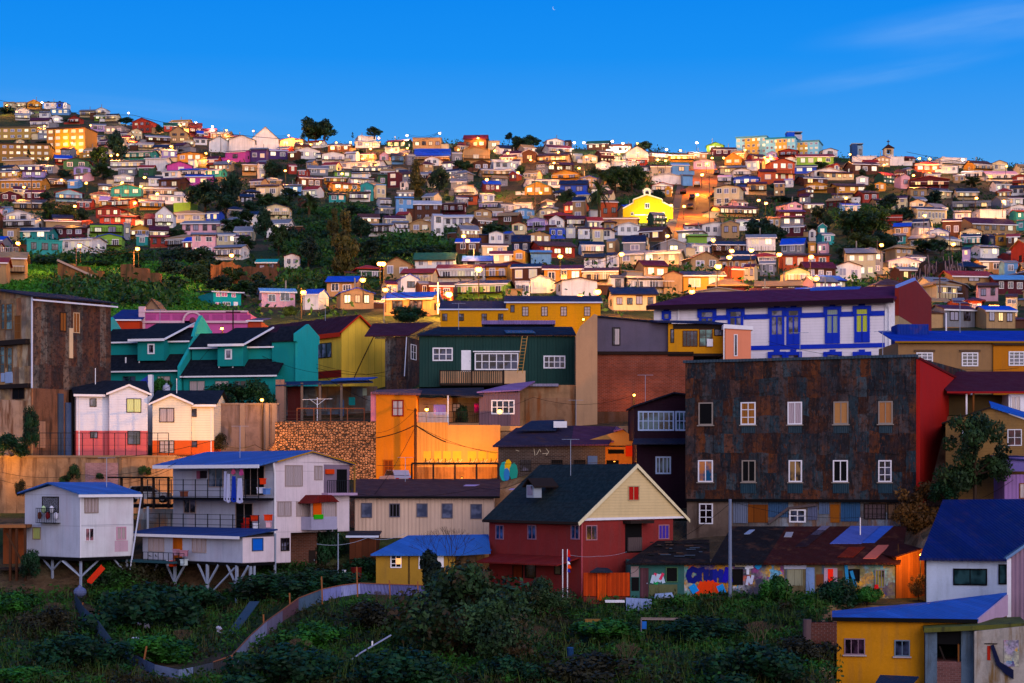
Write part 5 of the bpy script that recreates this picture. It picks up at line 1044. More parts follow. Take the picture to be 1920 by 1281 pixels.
b = B('house', 'narrow salmon house with slit window and white parapet', 'house', 1360, 690, 186, 0, 1408, 8); b.wall(mat('plaster', '#cc8468', dirt=.12), b.z(612)); mb = MB(); mb.prism([(-.15, -.15, b.z(616)), (b.W+.2, -.15, b.z(619)), (b.W+.2, -.15, b.z(612)), (-.15, -.15, b.z(608))], (0, 8, 0), WH); b.p('parapet', mb); b.win('F', 1376, 627, 1383, 668, WH, GLS, 1, 1); mb = MB(); mb.bar((-.15, -.1, b.z(610)), (-.15, -.1, -2), .07, WH); b.p('downpipe', mb)
# ---- 10 blue and white colonial building
BW = mat('clap', '#d4ccd2', dirt=.15, pitch=.3); BL = mat('plain', '#1636a8', rough=.5); MR = mat('roof', '#561a40', rust=.1, dirt=.2)
b = B('colonial_building', 'long white colonial building with bright blue window surrounds and purple roof', 'building', 1226, 690, 204, -19, 1678, uS=1740); ze = b.z(574)
ze2 = b.L('F', 1678, 559)[1]; b.wall(BW, ze, z0=-2); D = b.D; RW = mat('plaster', '#7c2a24', dirt=.35)
mb = MB(); zr_ = b.L('F', 1660, 537, 5.5)[1]; mb.slab([(-.6, -.9, ze), (b.W+.2, -.9, ze), (b.W+.2, 5.5, zr_), (3.5, 5.5, zr_)], .2, MR); mb.slab([(3.5, 5.5, zr_), (b.W+.2, 5.5, zr_), (b.W+.2, D+.3, ze+.3), (-.6, D+.3, ze+.3)], .2, MR); r = b.p('roof', mb)
mb = MB(); mb.box(-.6, b.W, -.97, -.9, ze-.5, ze-.02, mat('plain', '#24101c')); b.p('eave_board', mb, r)
pkz = b.L('R', 1712, 527)[1]; e1 = b.L('R', 1680, 541)[1]; e2 = b.L('R', 1740, 560)[1]; mb = MB(); mb.prism([(b.W, -.1, b.L('R', 1700, 605)[1]), (b.W, -.1, e1), (b.W, D*.5, pkz), (b.W, D, e2), (b.W, D, b.L('R', 1700, 607)[1])], (.4, 0, 0), RW); b.p('red_gable', mb)
mb = MB(); mb.box(b.W-.3, b.W+.38, 0, D, -2, b.L('R', 1700, 605)[1], mat('plaster', '#a08868')); b.p('side_wall', mb)
mb = MB(); mb.bar((b.W+.2, -.2, e1+.1), (b.W+.2, D*.5, pkz+.15), .2, mat('plain', '#7c90c8')); b.p('coping', mb); mb = MB(); mb.bar((b.W+.2, D*.5, pkz+.15), (b.W+.2, D, e2+.1), .1, mat('plain', '#7c90c8')); b.p('coping', mb)
def cwin(u0, u1, v0, v1, small=False, pane=None, lower=False):
    a0, z1 = b.L('F', u0, v0); a1, z0 = b.L('F', u1, v1); mb = MB(); w = a1-a0; m = .16*w
    mb.box(a0, a0+m, -.14, .0, z0, z1, BL); mb.box(a1-m, a1, -.14, 0, z0, z1, BL); mb.box(a0-.15, a1+.15, -.2, 0, z1-.35, z1, BL); mb.box((a0+a1)/2-.3, (a0+a1)/2+.3, -.2, 0, z1, z1+.22, BL); mb.box(a0-.15, a0+m*.6, -.2, 0, z1-.9, z1-.35, BL); mb.box(a1-m*.6, a1+.15, -.2, 0, z1-.9, z1-.35, BL)
    if not small and not lower: mb.box(a0+m, a1-m, -.12, 0, z0, z0+1.1, BL)
    mb.box((a0+a1)/2-.07, (a0+a1)/2+.07, -.12, 0, z0, z1-.9, BL); mb.box(a0+m, a1-m, -.12, 0, z1-1.0, z1-.85, BL)
    o = b.p('window', mb); mb = MB(); mb.box(a0+m, a1-m, -.06, .01, z0+.02, z1-.35, pane or GLP); b.p('pane', mb, o)
cwin(1244, 1256, 583, 601, True); cwin(1311, 1341, 580, 603, True); cwin(1365, 1394, 579, 612, True)
cwin(1443, 1471, 577, 647); cwin(1475, 1501, 577, 646); cwin(1547, 1575, 575, 644, pane=mat('curtain', '#7c8c88')); cwin(1602, 1631, 574, 642, pane=mat('curtain', '#a8b020'))
for q in ((1443, 1471), (1475, 1501), (1547, 1576), (1602, 1631)): cwin(q[0], q[1], 660, 692, lower=True)
cuts = [1395, 1443, 1501, 1547, 1575, 1602, 1631, 1677]; mb = MB()
for i in range(0, 8, 2): mb.box(b.x(cuts[i]), b.x(cuts[i+1]), -.07, 0, b.z(604), b.z(595), BL)
mb.box(b.x(1340), b.x(1366), -.07, 0, b.z(604), b.z(595), BL); mb.box(b.x(1405), b.W, -.09, 0, b.z(661), b.z(653), BL); b.p('blue_band', mb)
mb = MB(); mb.tube([(b.x(1664), -.7, ze-.2), (b.x(1668), -.2, ze-1.0), (b.x(1668), -.2, -1)], .1, WH); mb.box(b.W-1.0, b.W, -.12, 0, -2, ze-.3, WH); b.p('downpipe', mb)
mb = MB(); mb.tube([(b.x(1273), -.2, ze-.2), (b.x(1273), -.2, -1)], .08, WH); b.p('downpipe', mb)
mb = MB(); a0 = b.x(1505); kz = lambda y: ze+(zr_-ze)*(y+.9)/6.4+.1
mb.slab([(a0, 4.2, kz(4.2)), (a0+5.2, 4.2, kz(4.2)), (a0+5.2, 5.4, kz(5.4)), (a0, 5.4, kz(5.4))], .08, mat('roof', '#3858a8')); b.p('roof_panel', mb, r)
# ---- 11 long yellow building
YL = mat('clap', '#c08a1c', dirt=.15); NV = mat('roof', '#1a2448', rust=.1)
b = B('long_house', 'long low yellow house with dark windows, left half beside a street lamp', 'house', 826, 625, 236, 0, 949, 9); b.wall(YL, b.z(580)); b.shed(NV, b.z(580), b.z(558), y1=6)
for u in (829, 860, 903, 934): b.win('F', u, 588, u+10, 602, BR_, GLP, 2, 2)
b = B('long_house', 'long yellow house with five dark framed windows and raised right half', 'house', 949, 625, 236, 0, 1126, 9); b.wall(YL, b.z(566)); b.shed(NV, b.z(567), b.z(548), y1=6)
for u in (979, 1015, 1051, 1095): b.win('F', u, 575, u+12, 593, BR_, CUR, 2, 3)
b.win('F', 957, 572, 965, 586, BR_, GLS, 1, 1)
b = B('rooftop_shed', 'lilac flat canopy in front of the long yellow house', 'canopy', 903, 620, 215, 0, 1041, 4); mb = MB(); mb.box(0, b.W, 0, 4, b.z(608), b.z(601), mat('roof', '#7a6898')); b.p('roof', mb)
mb = MB()
for q in (.2, b.W-.2): mb.box(q-.08, q+.08, .1, .3, -3, b.z(608), DKW); 
b.p('post', mb)
# ---- 12 tan building with blue roof, 13 maroon roof, 14 wooden house
b = B('house', 'tan plastered building with white barred windows under a bright blue roof', 'building', 1684, 735, 170, 0, 1862, 9); b.wall(mat('plaster', '#8a6c4c', dirt=.4), b.z(642)); BR2 = mat('roof', '#123a9c', rust=.05, dirt=.15); b.shed(BR2, b.z(641), b.z(612), x1=b.W+7, y1=7, m2=mat('plain', '#8a6418'), ov=.35)
for u0, u1 in ((1718, 1749), (1803, 1834)): b.win('F', u0, 661, u1, 687, WH, GLS, 3, 4, t=.1); b.panel('lintel', 'F', u0-4, 656, u1+4, 660, mat('plaster', '#5c4838'), d=.12)
mb = MB(); mb.box(b.x(1702), b.x(1762), 4.5, 7.5, b.z(640), b.z(608, 4.5), mat('roof', '#12388c')); b.p('roof_dormer', mb)
b = B('house', 'orange plastered building joined to the right end of the tan one', 'building', 1862.5, 735, 169.8, 0, 1990, 9); b.wall(mat('plaster', '#a86c1c', dirt=.3), b.z(645)); b.win('F', 1891, 659, 1921, 686, WH, GLS, 3, 4, t=.1); b.panel('cornice', 'F', 1863, 643, 1985, 648, mat('plain', '#3c2c20'), d=.2)
b = B('house', 'low house with wide maroon roof and deep shaded porch', 'house', 1757, 790, 158, 0, 1990, 8); b.shed(mat('roof', '#4c1428', rust=.15), b.z(735), b.z(691), y1=7, m2=mat('plain', '#8a1c20'), x0=1.0); b.wall(mat('plaster', '#5c4c30'), b.z(738), y0=2.5, x1=b.x(1893)); b.wall(WH, b.z(739), x0=b.x(1893), y0=.3, name='white_wall')
for u, m_ in ((1813, WH), (1826, BRD)): mb = MB(); a = b.x(u); mb.box(a-.07, a+.07, .1, .25, -1, b.z(737), m_); b.p('post', mb)
b.win('F', 1895, 742, 1914, 772, WH, CUR, 2, 1, off=.3)
b = B('wooden_house', 'weathered clapboard house with bright blue roof edge behind the right tree', 'house', 1773, 905, 150, -13, 1940, 9); ze = b.z(795); pk = b.x(1858); wm = mat('clap', '#8a6c44', dirt=.6, pitch=.22)
mb = MB(); mb.prism([(0, 0, -2), (b.W, 0, -2), (b.W, 0, ze), (pk, 0, b.z(766)), (0, 0, ze+.1)], (0, 9, 0), wm); b.p('wall', mb)
mb = MB(); mb.slab([(-.3, -.3, ze+.1), (pk, -.3, b.z(763)), (pk, 9, b.z(763)), (-.3, 9, ze+.1)], .12, DKW); mb.slab([(pk, -.3, b.z(763)), (b.W+.5, -.3, ze+.1), (b.W+.5, 9, ze+.9), (pk, 9, b.z(763)+.8)], .12, mat('roof', '#1c5cb0', rust=0)); b.p('roof', mb)
b.win('F', 1804, 806, 1831, 831, WH, mat('glass', '#40505c', c2='#8090a0'), 1, 1); b.win('F', 1889, 805, 1916, 836, WH, mat('glass', '#1c0a10', c2='#4a1c24'), 2, 2)
# ---- 15 rust-clad block
b = B('rusty_block', 'big dark block clad in rusted metal sheets with two rows of white windows', 'building', 1285, 1012, 158, -24, 1718, uS=1812); zt = b.z(681); zm = b.z(938)
RU = mat('rust', pw=.8, ph=1.5)
mb = MB(); mb.box(-.15, b.W+.05, -.18, .5, zt, zt+.22, mat('roof', '#3c4c58', rust=.5)); b.p('coping', mb); mb = MB(); mb.box(0, b.W, -.12, 0, zm-.1, zm+.12, BLK); b.p('ledge', mb)
D = b.D; e0 = b.L('R', 1718, 674)[1]; e1 = b.L('R', 1810, 723)[1]; zb = b.L('R', 1719, 912)[1]; RD_ = mat('plaster', '#9c2018', dirt=.3); mb = MB()
y1 = b.L('R', 1793, 760)[0]; y2 = b.L('R', 1758, 905)[0]
mb.prism([(b.W, 0, -1.5), (b.W, 0, e0), (b.W, D, e1), (b.W, D, e1-1.2), (b.W, y1, e1-1.8), (b.W, y1, b.L('R', 1793, 800)[1]), (b.W, y2, zb+1.5), (b.W, y2, -1.5)], (.3, 0, 0), RD_); b.p('red_side_wall', mb)
mb = MB(); mb.bar((b.W+.3, -.1, e0+.05), (b.W+.3, D+.2, e1+.05), .12, mat('plain', '#5c1010')); mb.slab([(0, .5, zt), (b.W, .5, zt), (b.W, D, e1), (0, D, e1)], .1, mat('roof', '#2c2c34')); b.p('roof', mb)
mb = MB(); mb.tube([(b.W+.4, D+.2, e1-.2), (b.W+.4, D+.25, e1-5)], .08, GUT); b.p('downpipe', mb)
rk = random.Random(12); mb = MB(); WR = [(b.x(u0)-.25, b.x(u1)+.25, b.z(v1)-.3, b.z(v0)+.2) for u0, u1, v0, v1 in [(q, q+28, 755, 798) for q in (1310, 1389, 1477, 1563, 1647)]+[(q, q+28, 863, 905) for q in (1309, 1391, 1478, 1562, 1646)]]
mb.box(0, b.W, 0, b.D, zm, zt, RU)
for j in range(9):
    x = rk.uniform(-.6, 0)
    while x < b.W-.2:
        w_ = rk.uniform(.7, 1.0); z0 = zm+.15+(zt-zm-.2)*j/9+rk.uniform(-.25, .1); z1 = z0+(zt-zm)/9*rk.uniform(.9, 1.35); xa, xb_ = max(.02, x), min(b.W-.02, x+w_); z0 = max(z0, zm+.13); z1 = min(z1, zt-.02)
        if rk.random() < .62 and xb_-xa > .3 and z1-z0 > .3 and not any(xa < q[1] and xb_ > q[0] and z0 < q[3] and z1 > q[2] for q in WR):
            d0 = rk.uniform(.012, .05); tl = rk.uniform(-.02, .03); mb.hexa([(xa, -d0-tl-.01, z0), (xb_, -d0-.01, z0), (xb_, .01, z0), (xa, .01, z0), (xa, -d0, z1), (xb_, -d0-tl*.5, z1), (xb_, .01, z1), (xa, .01, z1)], RU)
        x += w_
b.p('wall', mb)
OW = mat('plain', '#8a8078'); kinds = [(BLK, 1, OW), (mat('wood', '#a06c38', pw=.5), 2, WH), (mat('curtain', '#a09098'), 2, WH), (mat('plaster', '#a87c50'), 2, OW), (mat('plaster', '#a07048'), 2, OW)]
for i, (u0, u1) in enumerate(((1310, 1337), (1389, 1417), (1477, 1504), (1563, 1591), (1647, 1674))):
    pn, nx, fr = kinds[i]; b.win('F', u0, 755-i*.6, u1, 797-i*.5, fr, pn, nx, 1 if i != 1 else 3, t=.1, sill=OW)
for i, (u0, u1) in enumerate(((1309, 1337), (1391, 1417), (1479, 1504), (1562, 1590), (1647, 1672))):
    b.win('F', u0, 863, u1, 904, WH if i != 1 else OW, [mat('glass', '#205070', c2='#b86c28'), BLK, mat('glass', '#181418', c2='#8a6838'), BLK, GLS][i], 2, (1, 1, 1, 1, 3)[i], t=.1, sill=OW)
for u0, u1 in ((1389, 1417), (1477, 1505), (1562, 1592), (1647, 1674)):
    b.panel('metal_patch', 'F', u0, 906, u1, 925, mat('corr', '#28414e', dirt=.5), d=.05); b.panel('metal_patch', 'F', u0+1, 799, u1-1, 812, mat('corr', '#30424c', dirt=.5), d=.05)
b.wall(mat('stain', '#6a5a50', c2='#3c2c24', dirt=.5), zm, x0=.1, x1=b.x(1372), y0=.1, z0=-2, name='lower_wall'); b.wall(mat('shack', tone='grey', pw=1.4, ph=1.4), zm, x0=b.x(1372), x1=b.x(1705), y0=.35, z0=-2, name='patched_lower_wall')
b.win('F', 1311, 944, 1337, 983, WH, mat('glass', '#180c10', c2='#2c2028'), 2, 3, t=.1, off=.1); b.win('F', 1480, 955, 1511, 980, WH, GLS, 2, 2, t=.12, off=.35)
for (u0, v0, u1, v1), m_ in (((1373, 940, 1402, 981), mat('corr', '#6c7488')), ((1403, 946, 1440, 980), mat('wood', '#8a5020', pw=1.)), ((1441, 940, 1478, 970), mat('corr', '#3c5878')), ((1515, 945, 1533, 975), mat('corr', '#5c6078')), ((1536, 940, 1555, 964), mat('corr', '#5c6c88')), ((1557, 946, 1574, 980), mat('plaster', '#8c5418')), ((1577, 939, 1613, 978), mat('corr', '#34587c')), ((1691, 940, 1705, 975), mat('plaster', '#34504c'))):
    b.panel('metal_patch' if u0 != 1403 else 'boarded_opening', 'F', u0, v0, u1, v1, m_, off=.35, d=.06)
b.win('F', 1620, 944, 1661, 974, DKW, mat('curtain', '#5c4c50'), 5, 3, off=.35); b.win('F', 1664, 944, 1680, 974, DKW, mat('curtain', '#7c5c44'), 1, 1, off=.35)
mb = MB(); mb.bar((b.x(1440), .2, b.z(980)), (b.x(1477), .2, b.z(952)), .14, mat('plain', '#5c5050')); mb.bar((b.x(1477), .2, b.z(952)), (b.x(1530), .2, b.z(945)), .14, mat('plain', '#5c5050')); b.p('bargeboard', mb)
# ---- 16 dark purple house
b = B('dark_house', 'narrow dark purple house with long white glazed bay beside the rusted block', 'house', 1194, 935, 166, 0, 1300, 8); PU = mat('clap', '#2c1424', dirt=.2, pitch=.3); z1 = b.z(828)
b.wall(PU, z1, z0=-4.5); mb = MB(); mb.box(b.x(1188), b.W, -.7, 8, b.z(824), b.z(764), PU); mb.prism([(b.x(1188), -.7, b.z(764)), (b.W, -.7, b.z(764)), (b.W, -.7, b.z(742)), (b.x(1262), -.7, b.z(738))], (0, 8, 0), PU); b.p('upper_wall', mb)
mb = MB(); mb.slab([(b.x(1184), -1.1, b.z(762)), (b.x(1262), -1.1, b.z(736)), (b.x(1262), 8, b.z(736)), (b.x(1184), 8, b.z(762))], .14, mat('roof', '#1c2030')); mb.slab([(b.x(1262), -1.1, b.z(736)), (b.W+.3, -1.1, b.z(742)), (b.W+.3, 8, b.z(742)), (b.x(1262), 8, b.z(736))], .14, mat('roof', '#1c2030')); b.p('roof', mb)
mb = MB(); mb.slab([(b.x(1184), -1.6, b.z(832)), (b.W, -1.6, b.z(832)), (b.W, -.5, b.z(820)), (b.x(1188), -.5, b.z(820))], .1, mat('roof', '#2c3044')); b.p('awning_roof', mb)
LB = mat('plain', '#a8b8d4'); b.win('F', 1196, 771, 1264, 808, LB, mat('glass', '#101820', c2='#4c6c74'), 7, 2, off=-.7, t=.13); b.win('F', 1266, 771, 1290, 808, LB, mat('glass', '#101820', c2='#4c6c74'), 3, 2, off=-.7, t=.13); b.win('F', 1229, 856, 1258, 889, LB, mat('glass', '#182430', c2='#4c6870'), 4, 1, t=.13)
# ---- 17/18 orange building, purple-tan house
OR = mat('plaster', '#b4701c', dirt=.35)
b = B('orange_building', 'tall orange plastered building with a red framed window lit by a street lamp', 'building', 705, 905, 180, 0, 780, 9); b.wall(OR, b.z(738)); mb = MB(); mb.slab([(-.4, -.3, b.z(736)), (b.W+.4, -.3, b.z(738)), (b.W+.4, 7, b.z(722)), (-.3, 7, b.z(724))], .18, mat('roof', '#6a4c54', rust=.6)); b.p('roof', mb)
b.win('F', 735, 750, 757, 781, mat('plain', '#7a1c14'), CUR, 2, 2, t=.12); b.win('F', 719, 862, 737, 900, mat('plain', '#8a4a14'), mat('wood', '#7a3c10'), 2, 3, t=.12, name='door_grille')
mb = MB(); mb.box(-.5, 0, .1, 4, b.z(790), b.z(735), mat('plaster', '#b07080')); b.p('side_wall', mb)
b = B('yard_wall', 'yellow lit corrugated wall with faded painted letters along the top yard', 'wall', 781, 905, 180., 0, 938, 1.6); b.wall(mat('corr', '#b8884c', pitch=.35, dirt=.3), b.z(792), x1=b.x(840)); b.wall(mat('plaster', '#b88850', dirt=.3), b.z(797), x0=b.x(840), name='plaster_wall'); b.wall(mat('stain', '#8c6440', c2='#5c3818'), b.z(876), y0=-.12, name='plinth')
YM = mat('plain', '#b89840')
for i, (u0, u1) in enumerate(((794, 808), (814, 827), (831, 845), (849, 865), (877, 893), (897, 912), (916, 932))):
    mb = MB(); x0, x1 = b.x(u0), b.x(u1); z0, z1 = b.z(871), b.z(846); mb.box(x0, x1, -.03, 0, z0+(z1-z0)*.3, z1, YM)
    for j in range(3): xx = x0+(x1-x0)*(.15+.3*j); mb.bar((xx, -.05, z0), (xx+.15*(-1)**(i+j), -.05, z0+(z1-z0)*.45), .035, mat('plain', '#5a4a30')); mb.bar((xx, -.05, z0+.1), (xx+.28, -.05, z0+.3+.1*j), .03, mat('plain', '#c8b898'))
    b.p('painted_letter', mb)
b = B('terrace_yard', 'upper yard terrace with white railing and washing beside the orange building', 'terrace', 781, 805, 181.2, 0, 898, 5); mb = MB(); mb.box(0, b.W, 0, 5, -1, b.z(792), mat('plaster', '#8c7058')); b.p('floor', mb)
mb = MB(); mb.box(0, b.x(845), 4.5, 5, 0, b.z(742), mat('plaster', '#b0988c')); mb.box(b.x(845), b.W, 4.5, 5, 0, b.z(742), mat('stain', '#8c8478')); b.p('back_wall', mb)
b.bars('railing', 'F', 784, 774, 838, 793, 22, m=WH); mb = MB(); mb.tube([(b.x(840), -.1, -1.5), (b.x(840), -.1, b.z(742))], .07, WH); b.p('post', mb); b.bars('railing', 'F', 842, 772, 897, 792, 14, m=DKW)
mb = MB(); mb.slab([(0, -.1, b.z(738)), (b.W+.4, -.1, b.z(742)), (b.W+.4, 5, b.z(722)), (0, 5, b.z(724))], .12, mat('roof', '#2c2c3c', rust=.5)); b.p('roof', mb)
b.win('F', 848, 757, 864, 772, DKW, CUR, 2, 2, off=4.5)
for lab, u0, u1, v0, v1, c in (('lilac sheet drying on the yard terrace beside the lit lamp', 813, 836, 759, 778, '#a080b0'), ('magenta cloth hanging at the right end of the yard terrace', 889, 898, 757, 774, '#a01850')):
    o = empty('laundry', P(u0, v1, 181.9), 0, lab, 'laundry'); s_ = 181.9/F; mb = MB(); w, h = (u1-u0)*s_, (v1-v0)*s_
    for i in range(6): mb.hexa([(w*i/6, .04*(-1)**i, 0), (w*(i+1)/6, -.04*(-1)**i, .03), (w*(i+1)/6, -.04*(-1)**i+.03, .03), (w*i/6, .04*(-1)**i+.03, 0), (w*i/6, 0, h), (w*(i+1)/6, 0, h), (w*(i+1)/6, .03, h), (w*i/6, .03, h)], mat('plain', c))
    mb.build('cloth', o); mb = MB(); mb.bar((-1, .02, h), (w+1, .02, h+.05), .012, DKW); mb.build('line', o)
b = B('house', 'purple-grey corrugated house with a four-part window glowing behind the orange yard', 'house', 898, 800, 181.5, 0, 975, 6); b.wall(mat('corr', '#705860', pitch=.3), b.z(736), z0=.02); mb = MB(); mb.slab([(-.2, -.3, b.z(735)), (b.W, -.3, b.z(731)), (b.W+1.5, 5.5, b.z(714, 5)), (3, 5.5, b.z(719, 5))], .12, mat('roof', '#8a6c98', rust=.2)); b.p('roof', mb); w_ = b.win('F', 921, 750, 965, 777, WH, GLS, 4, 2, t=.12)
mb = MB(); mb.ball((b.x(937), -.12, b.z(772)), .22, .1, .2, mat('lamp', '#ffb040', e=10)); o = b.p('reflected_lamp', mb); o.name = 'lamp_reflection'  # glowing ball added as a lamp's reflection in the window, no fitting there
b.panel('foundation', 'F', 898, 799, 1000, 808, mat('plaster', '#b88c60'), d=.1)
# ---- 19 sheds in the middle
b = B('workshop', 'low dark brick workshop with purplish sheet roof and scrawled chalk marks', 'shed', 934, 905, 171, 0, 1135, 8); b.wall(mat('brick', '#4c3c34'), b.z(836)); RP = mat('roof', '#382c40', rust=.45)
mb = MB(); mb.slab([(-.5, -.5, b.z(836)), (b.x(1070), -.5, b.z(834)), (b.x(1076, 7), 7, b.z(798, 7)), (b.x(968, 7), 7, b.z(802, 7))], .14, RP); mb.slab([(b.x(1070), -.45, b.z(834)), (b.W+.3, -.45, b.z(833)), (b.x(1160, 7), 7, b.z(800, 7)), (b.x(1076, 7), 7, b.z(798, 7))], .12, mat('roof', '#54304a', rust=.5)); r = b.p('roof', mb)
mb = MB(); a0, a1 = b.x(968, 4), b.x(1060, 4); mb.slab([(a0, 4, b.z(806, 4)), (a0+3.6, 4, b.z(806, 4)), (a1, 6.5, b.z(787, 6.5)), (a0+1.4, 6.5, b.z(789, 6.5))], .12, mat('roof', '#26304a')); mb.box(b.x(1038, 4), b.x(1063, 4), 4, 4.1, b.z(802, 4), b.z(790, 4), WH); b.p('raised_roof', mb, r)
for u0, u1 in ((975, 996), (1034, 1055), (1076, 1098)): b.win('F', u0, 862, u1, 884, DKW, GLP if u0 < 1000 else BLK, 5, 1, t=.05)
CH = mat('plain', '#b0a898'); mb = MB()
for a, c in (((1001, 841), (1003, 854)), ((1006, 853), (1012, 842)), ((1012, 842), (1014, 848)), ((1017, 851), (1026, 850)), ((1024, 841), (1029, 848)), ((1029, 848), (1024, 854)), ((967, 844), (973, 846))): mb.bar((b.x(a[0]), -.03, b.z(a[1])), (b.x(c[0]), -.03, b.z(c[1])), .035, CH)
b.p('chalk_marks', mb)
mb = MB()
for a, r_, c in (((945, 884), .75, '#2c9c98'), ((953, 876), .6, '#d8a820'), ((950, 890), .5, '#3878b0'), ((963, 885), .7, '#2c8c7c')):
    cx, cz = b.x(a[0]), b.z(a[1]); mb.prism([(cx+r_*.55*cos(t_*.7), -.03-.01*len(mb.f)*.1, cz+r_*1.2*sin(t_*.7)) for t_ in range(9)], (0, .02, 0), mat('plain', c))
b.p('mural', mb); b.panel('blue_board', 'F', 1102, 855, 1120, 872, mat('plain', '#445c88'), d=.1)
b = B('shed', 'orange lit lean-to shed with patched pink tin roof', 'shed', 1128, 905, 172.5, 0, 1188, 6); b.wall(mat('plaster', '#c07c38', dirt=.5), b.z(838)); mb = MB(); mb.prism([(-2.6, .0, b.z(834)), (b.x(1168), 0, b.z(806)), (b.W, 0, b.z(820)), (b.W, 0, b.z(836))], (0, 5, 0), mat('plaster', '#b88850')); mb.slab([(-2.8, -.3, b.z(832)), (b.x(1150), -.3, b.z(828)), (b.x(1170), 5, b.z(800)), (b.x(1100), 5, b.z(806))], .1, mat('roof', '#8a5474', rust=.3)); mb.slab([(b.x(1150), -.3, b.z(808)), (b.x(1168), -.5, b.z(804)), (b.x(1190), 4, b.z(818)), (b.x(1160), 4, b.z(797))], .1, mat('roof', '#94607c', rust=.2)); b.p('roof', mb)
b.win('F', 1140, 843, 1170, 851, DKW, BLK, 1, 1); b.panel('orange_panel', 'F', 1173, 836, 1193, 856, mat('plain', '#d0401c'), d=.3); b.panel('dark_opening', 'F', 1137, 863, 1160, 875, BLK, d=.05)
# ---- 20 stone wall with the yard above
b = B('stone_wall', 'tall retaining wall of rounded stones below the dark yard', 'wall', 516, 900, 180., 0, 705, 2); b.wall(mat('stone', '#b08464', scale=4.0), b.z(791))
b = B('yard_shelter', 'dark cluttered shelter with tin roof above the stone wall', 'shed', 520, 790, 195, 0, 700, 6); mb = MB(); mb.box(0, b.W, 5, 6, -1, b.z(720), mat('shack', tone='grey', pw=1.2, ph=1.6)); b.p('wall', mb)
mb = MB(); mb.slab([(-.2, -.2, b.z(722)), (b.W, -.2, b.z(716)), (b.W-1, 6, b.z(706)), (0, 6, b.z(710))], .12, mat('roof', '#1c3458', rust=.6)); mb.slab([(5.5, -.6, b.z(713)), (9.6, -.6, b.z(711)), (10, 3, b.z(704)), (6, 3, b.z(706))], .08, mat('roof', '#1c50a0', rust=.1)); b.p('roof', mb)
mb = MB()
for u in (534, 566, 600, 640): a = b.x(u); mb.box(a-.12, a+.12, 0, .25, -1, b.z(718), mat('plain', '#6a5c54'))
mb.box(b.x(517), b.x(533), -.1, .3, -3, b.z(712), mat('plaster', '#8a6c60')); b.p('post', mb)
mb = MB(); mb.box(b.x(536), b.x(562), 1.5, 1.7, -1, b.z(724), mat('plaster', '#4c1c1c')); b.p('partition', mb)
for u0, u1, v0, v1, c in ((654, 666, 745, 760, '#186c70'), (637, 645, 750, 780, '#385070'), (680, 688, 728, 742, '#7c8478'), (575, 590, 760, 780, '#4c4c54')): b.panel('hanging_cloth', 'F', u0, v0, u1, v1, mat('plain', c), off=2., d=.1)
b = B('yard_fence', 'thin rusty post and wire fence along the top of the stone wall', 'fence', 528, 790, 181.6, 0, 704, .1); b.bars('posts', 'F', 557, 766, 683, 791, 4, d=0, r=.05, m=mat('plain', '#7a4a34')); mb = MB()
for q in (771, 778, 785): mb.bar((0, 0, b.z(q)), (b.W, 0, b.z(q)), .02, mat('plain', '#5c4038'))
b.p('wire', mb)
o = empty('clothes_dryer', P(595, 789, 183), 0, 'white rotary clothes dryer standing in the yard above the stone wall', 'clothes dryer'); mb = MB(); mb.bar((0, 0, 0), (0, 0, 2.2), .05, WH); mb.build('pole', o); mb = MB()
for a, c in (((-1.4, -.3, 2.0), (1.4, .3, 2.1)), ((-.4, 1.3, 2.0), (.4, -1.3, 2.1)), ((-.7, -.3, 2.05), (0, 0, 1.5)), ((.7, .3, 2.05), (0, 0, 1.5))): mb.bar(a, c, .025, WH)
mb.build('arm', o)
o = empty('gas_tank', P(312, 742, 198), 0, 'white upright water tank on the terrace between the teal and cream houses', 'tank'); mb = MB(); mb.bar((0, 0, -2), (0, 0, .9), .38, mat('plain', '#a8a8b8'), 12); mb.ball((0, 0, .9), .38, .38, .25, mat('plain', '#a8a8b8'), 12); mb.build('body', o); mb = MB(); mb.bar((0, 0, 1.1), (0, 0, 1.3), .12, GAL, 8); mb.build('cap', o)
# ---- 21 left retaining wall and its fence
b = B('retaining_wall', 'long stained concrete retaining wall under the white and cream houses', 'wall', -40, 965, 179.8, 0, 330, 2); b.wall(mat('stain', '#86705c', c2='#4c382c', dirt=.5), b.z(858), z0=-2); mb = MB(); mb.box(b.x(160), b.x(222), -.05, 0, b.z(915), b.z(868), mat('brick', '#8c7078')); b.p('brick_patch', mb); mb = MB(); mb.box(0, b.W, -.12, 2, b.z(858), b.z(854), mat('plaster', '#7a6858')); b.p('coping', mb)
for u in (150, 226): mb = MB(); mb.box(b.x(u)-.12, b.x(u)+.12, -.1, 0, -1, b.z(858), mat('plaster', '#6a5848')); b.p('buttress', mb)
b = B('fence', 'thin black mesh fence along the terrace in front of the pink based house', 'fence', 70, 856, 181.0, 0, 316, .1); b.bars('posts', 'F', 74, 812, 316, 855, 12, d=0, r=.03, m=STL); mb = MB()
for q in (822, 835, 846): mb.bar((0, 0, b.z(q)), (b.W, 0, b.z(q)), .012, STL)
b.p('wire', mb)
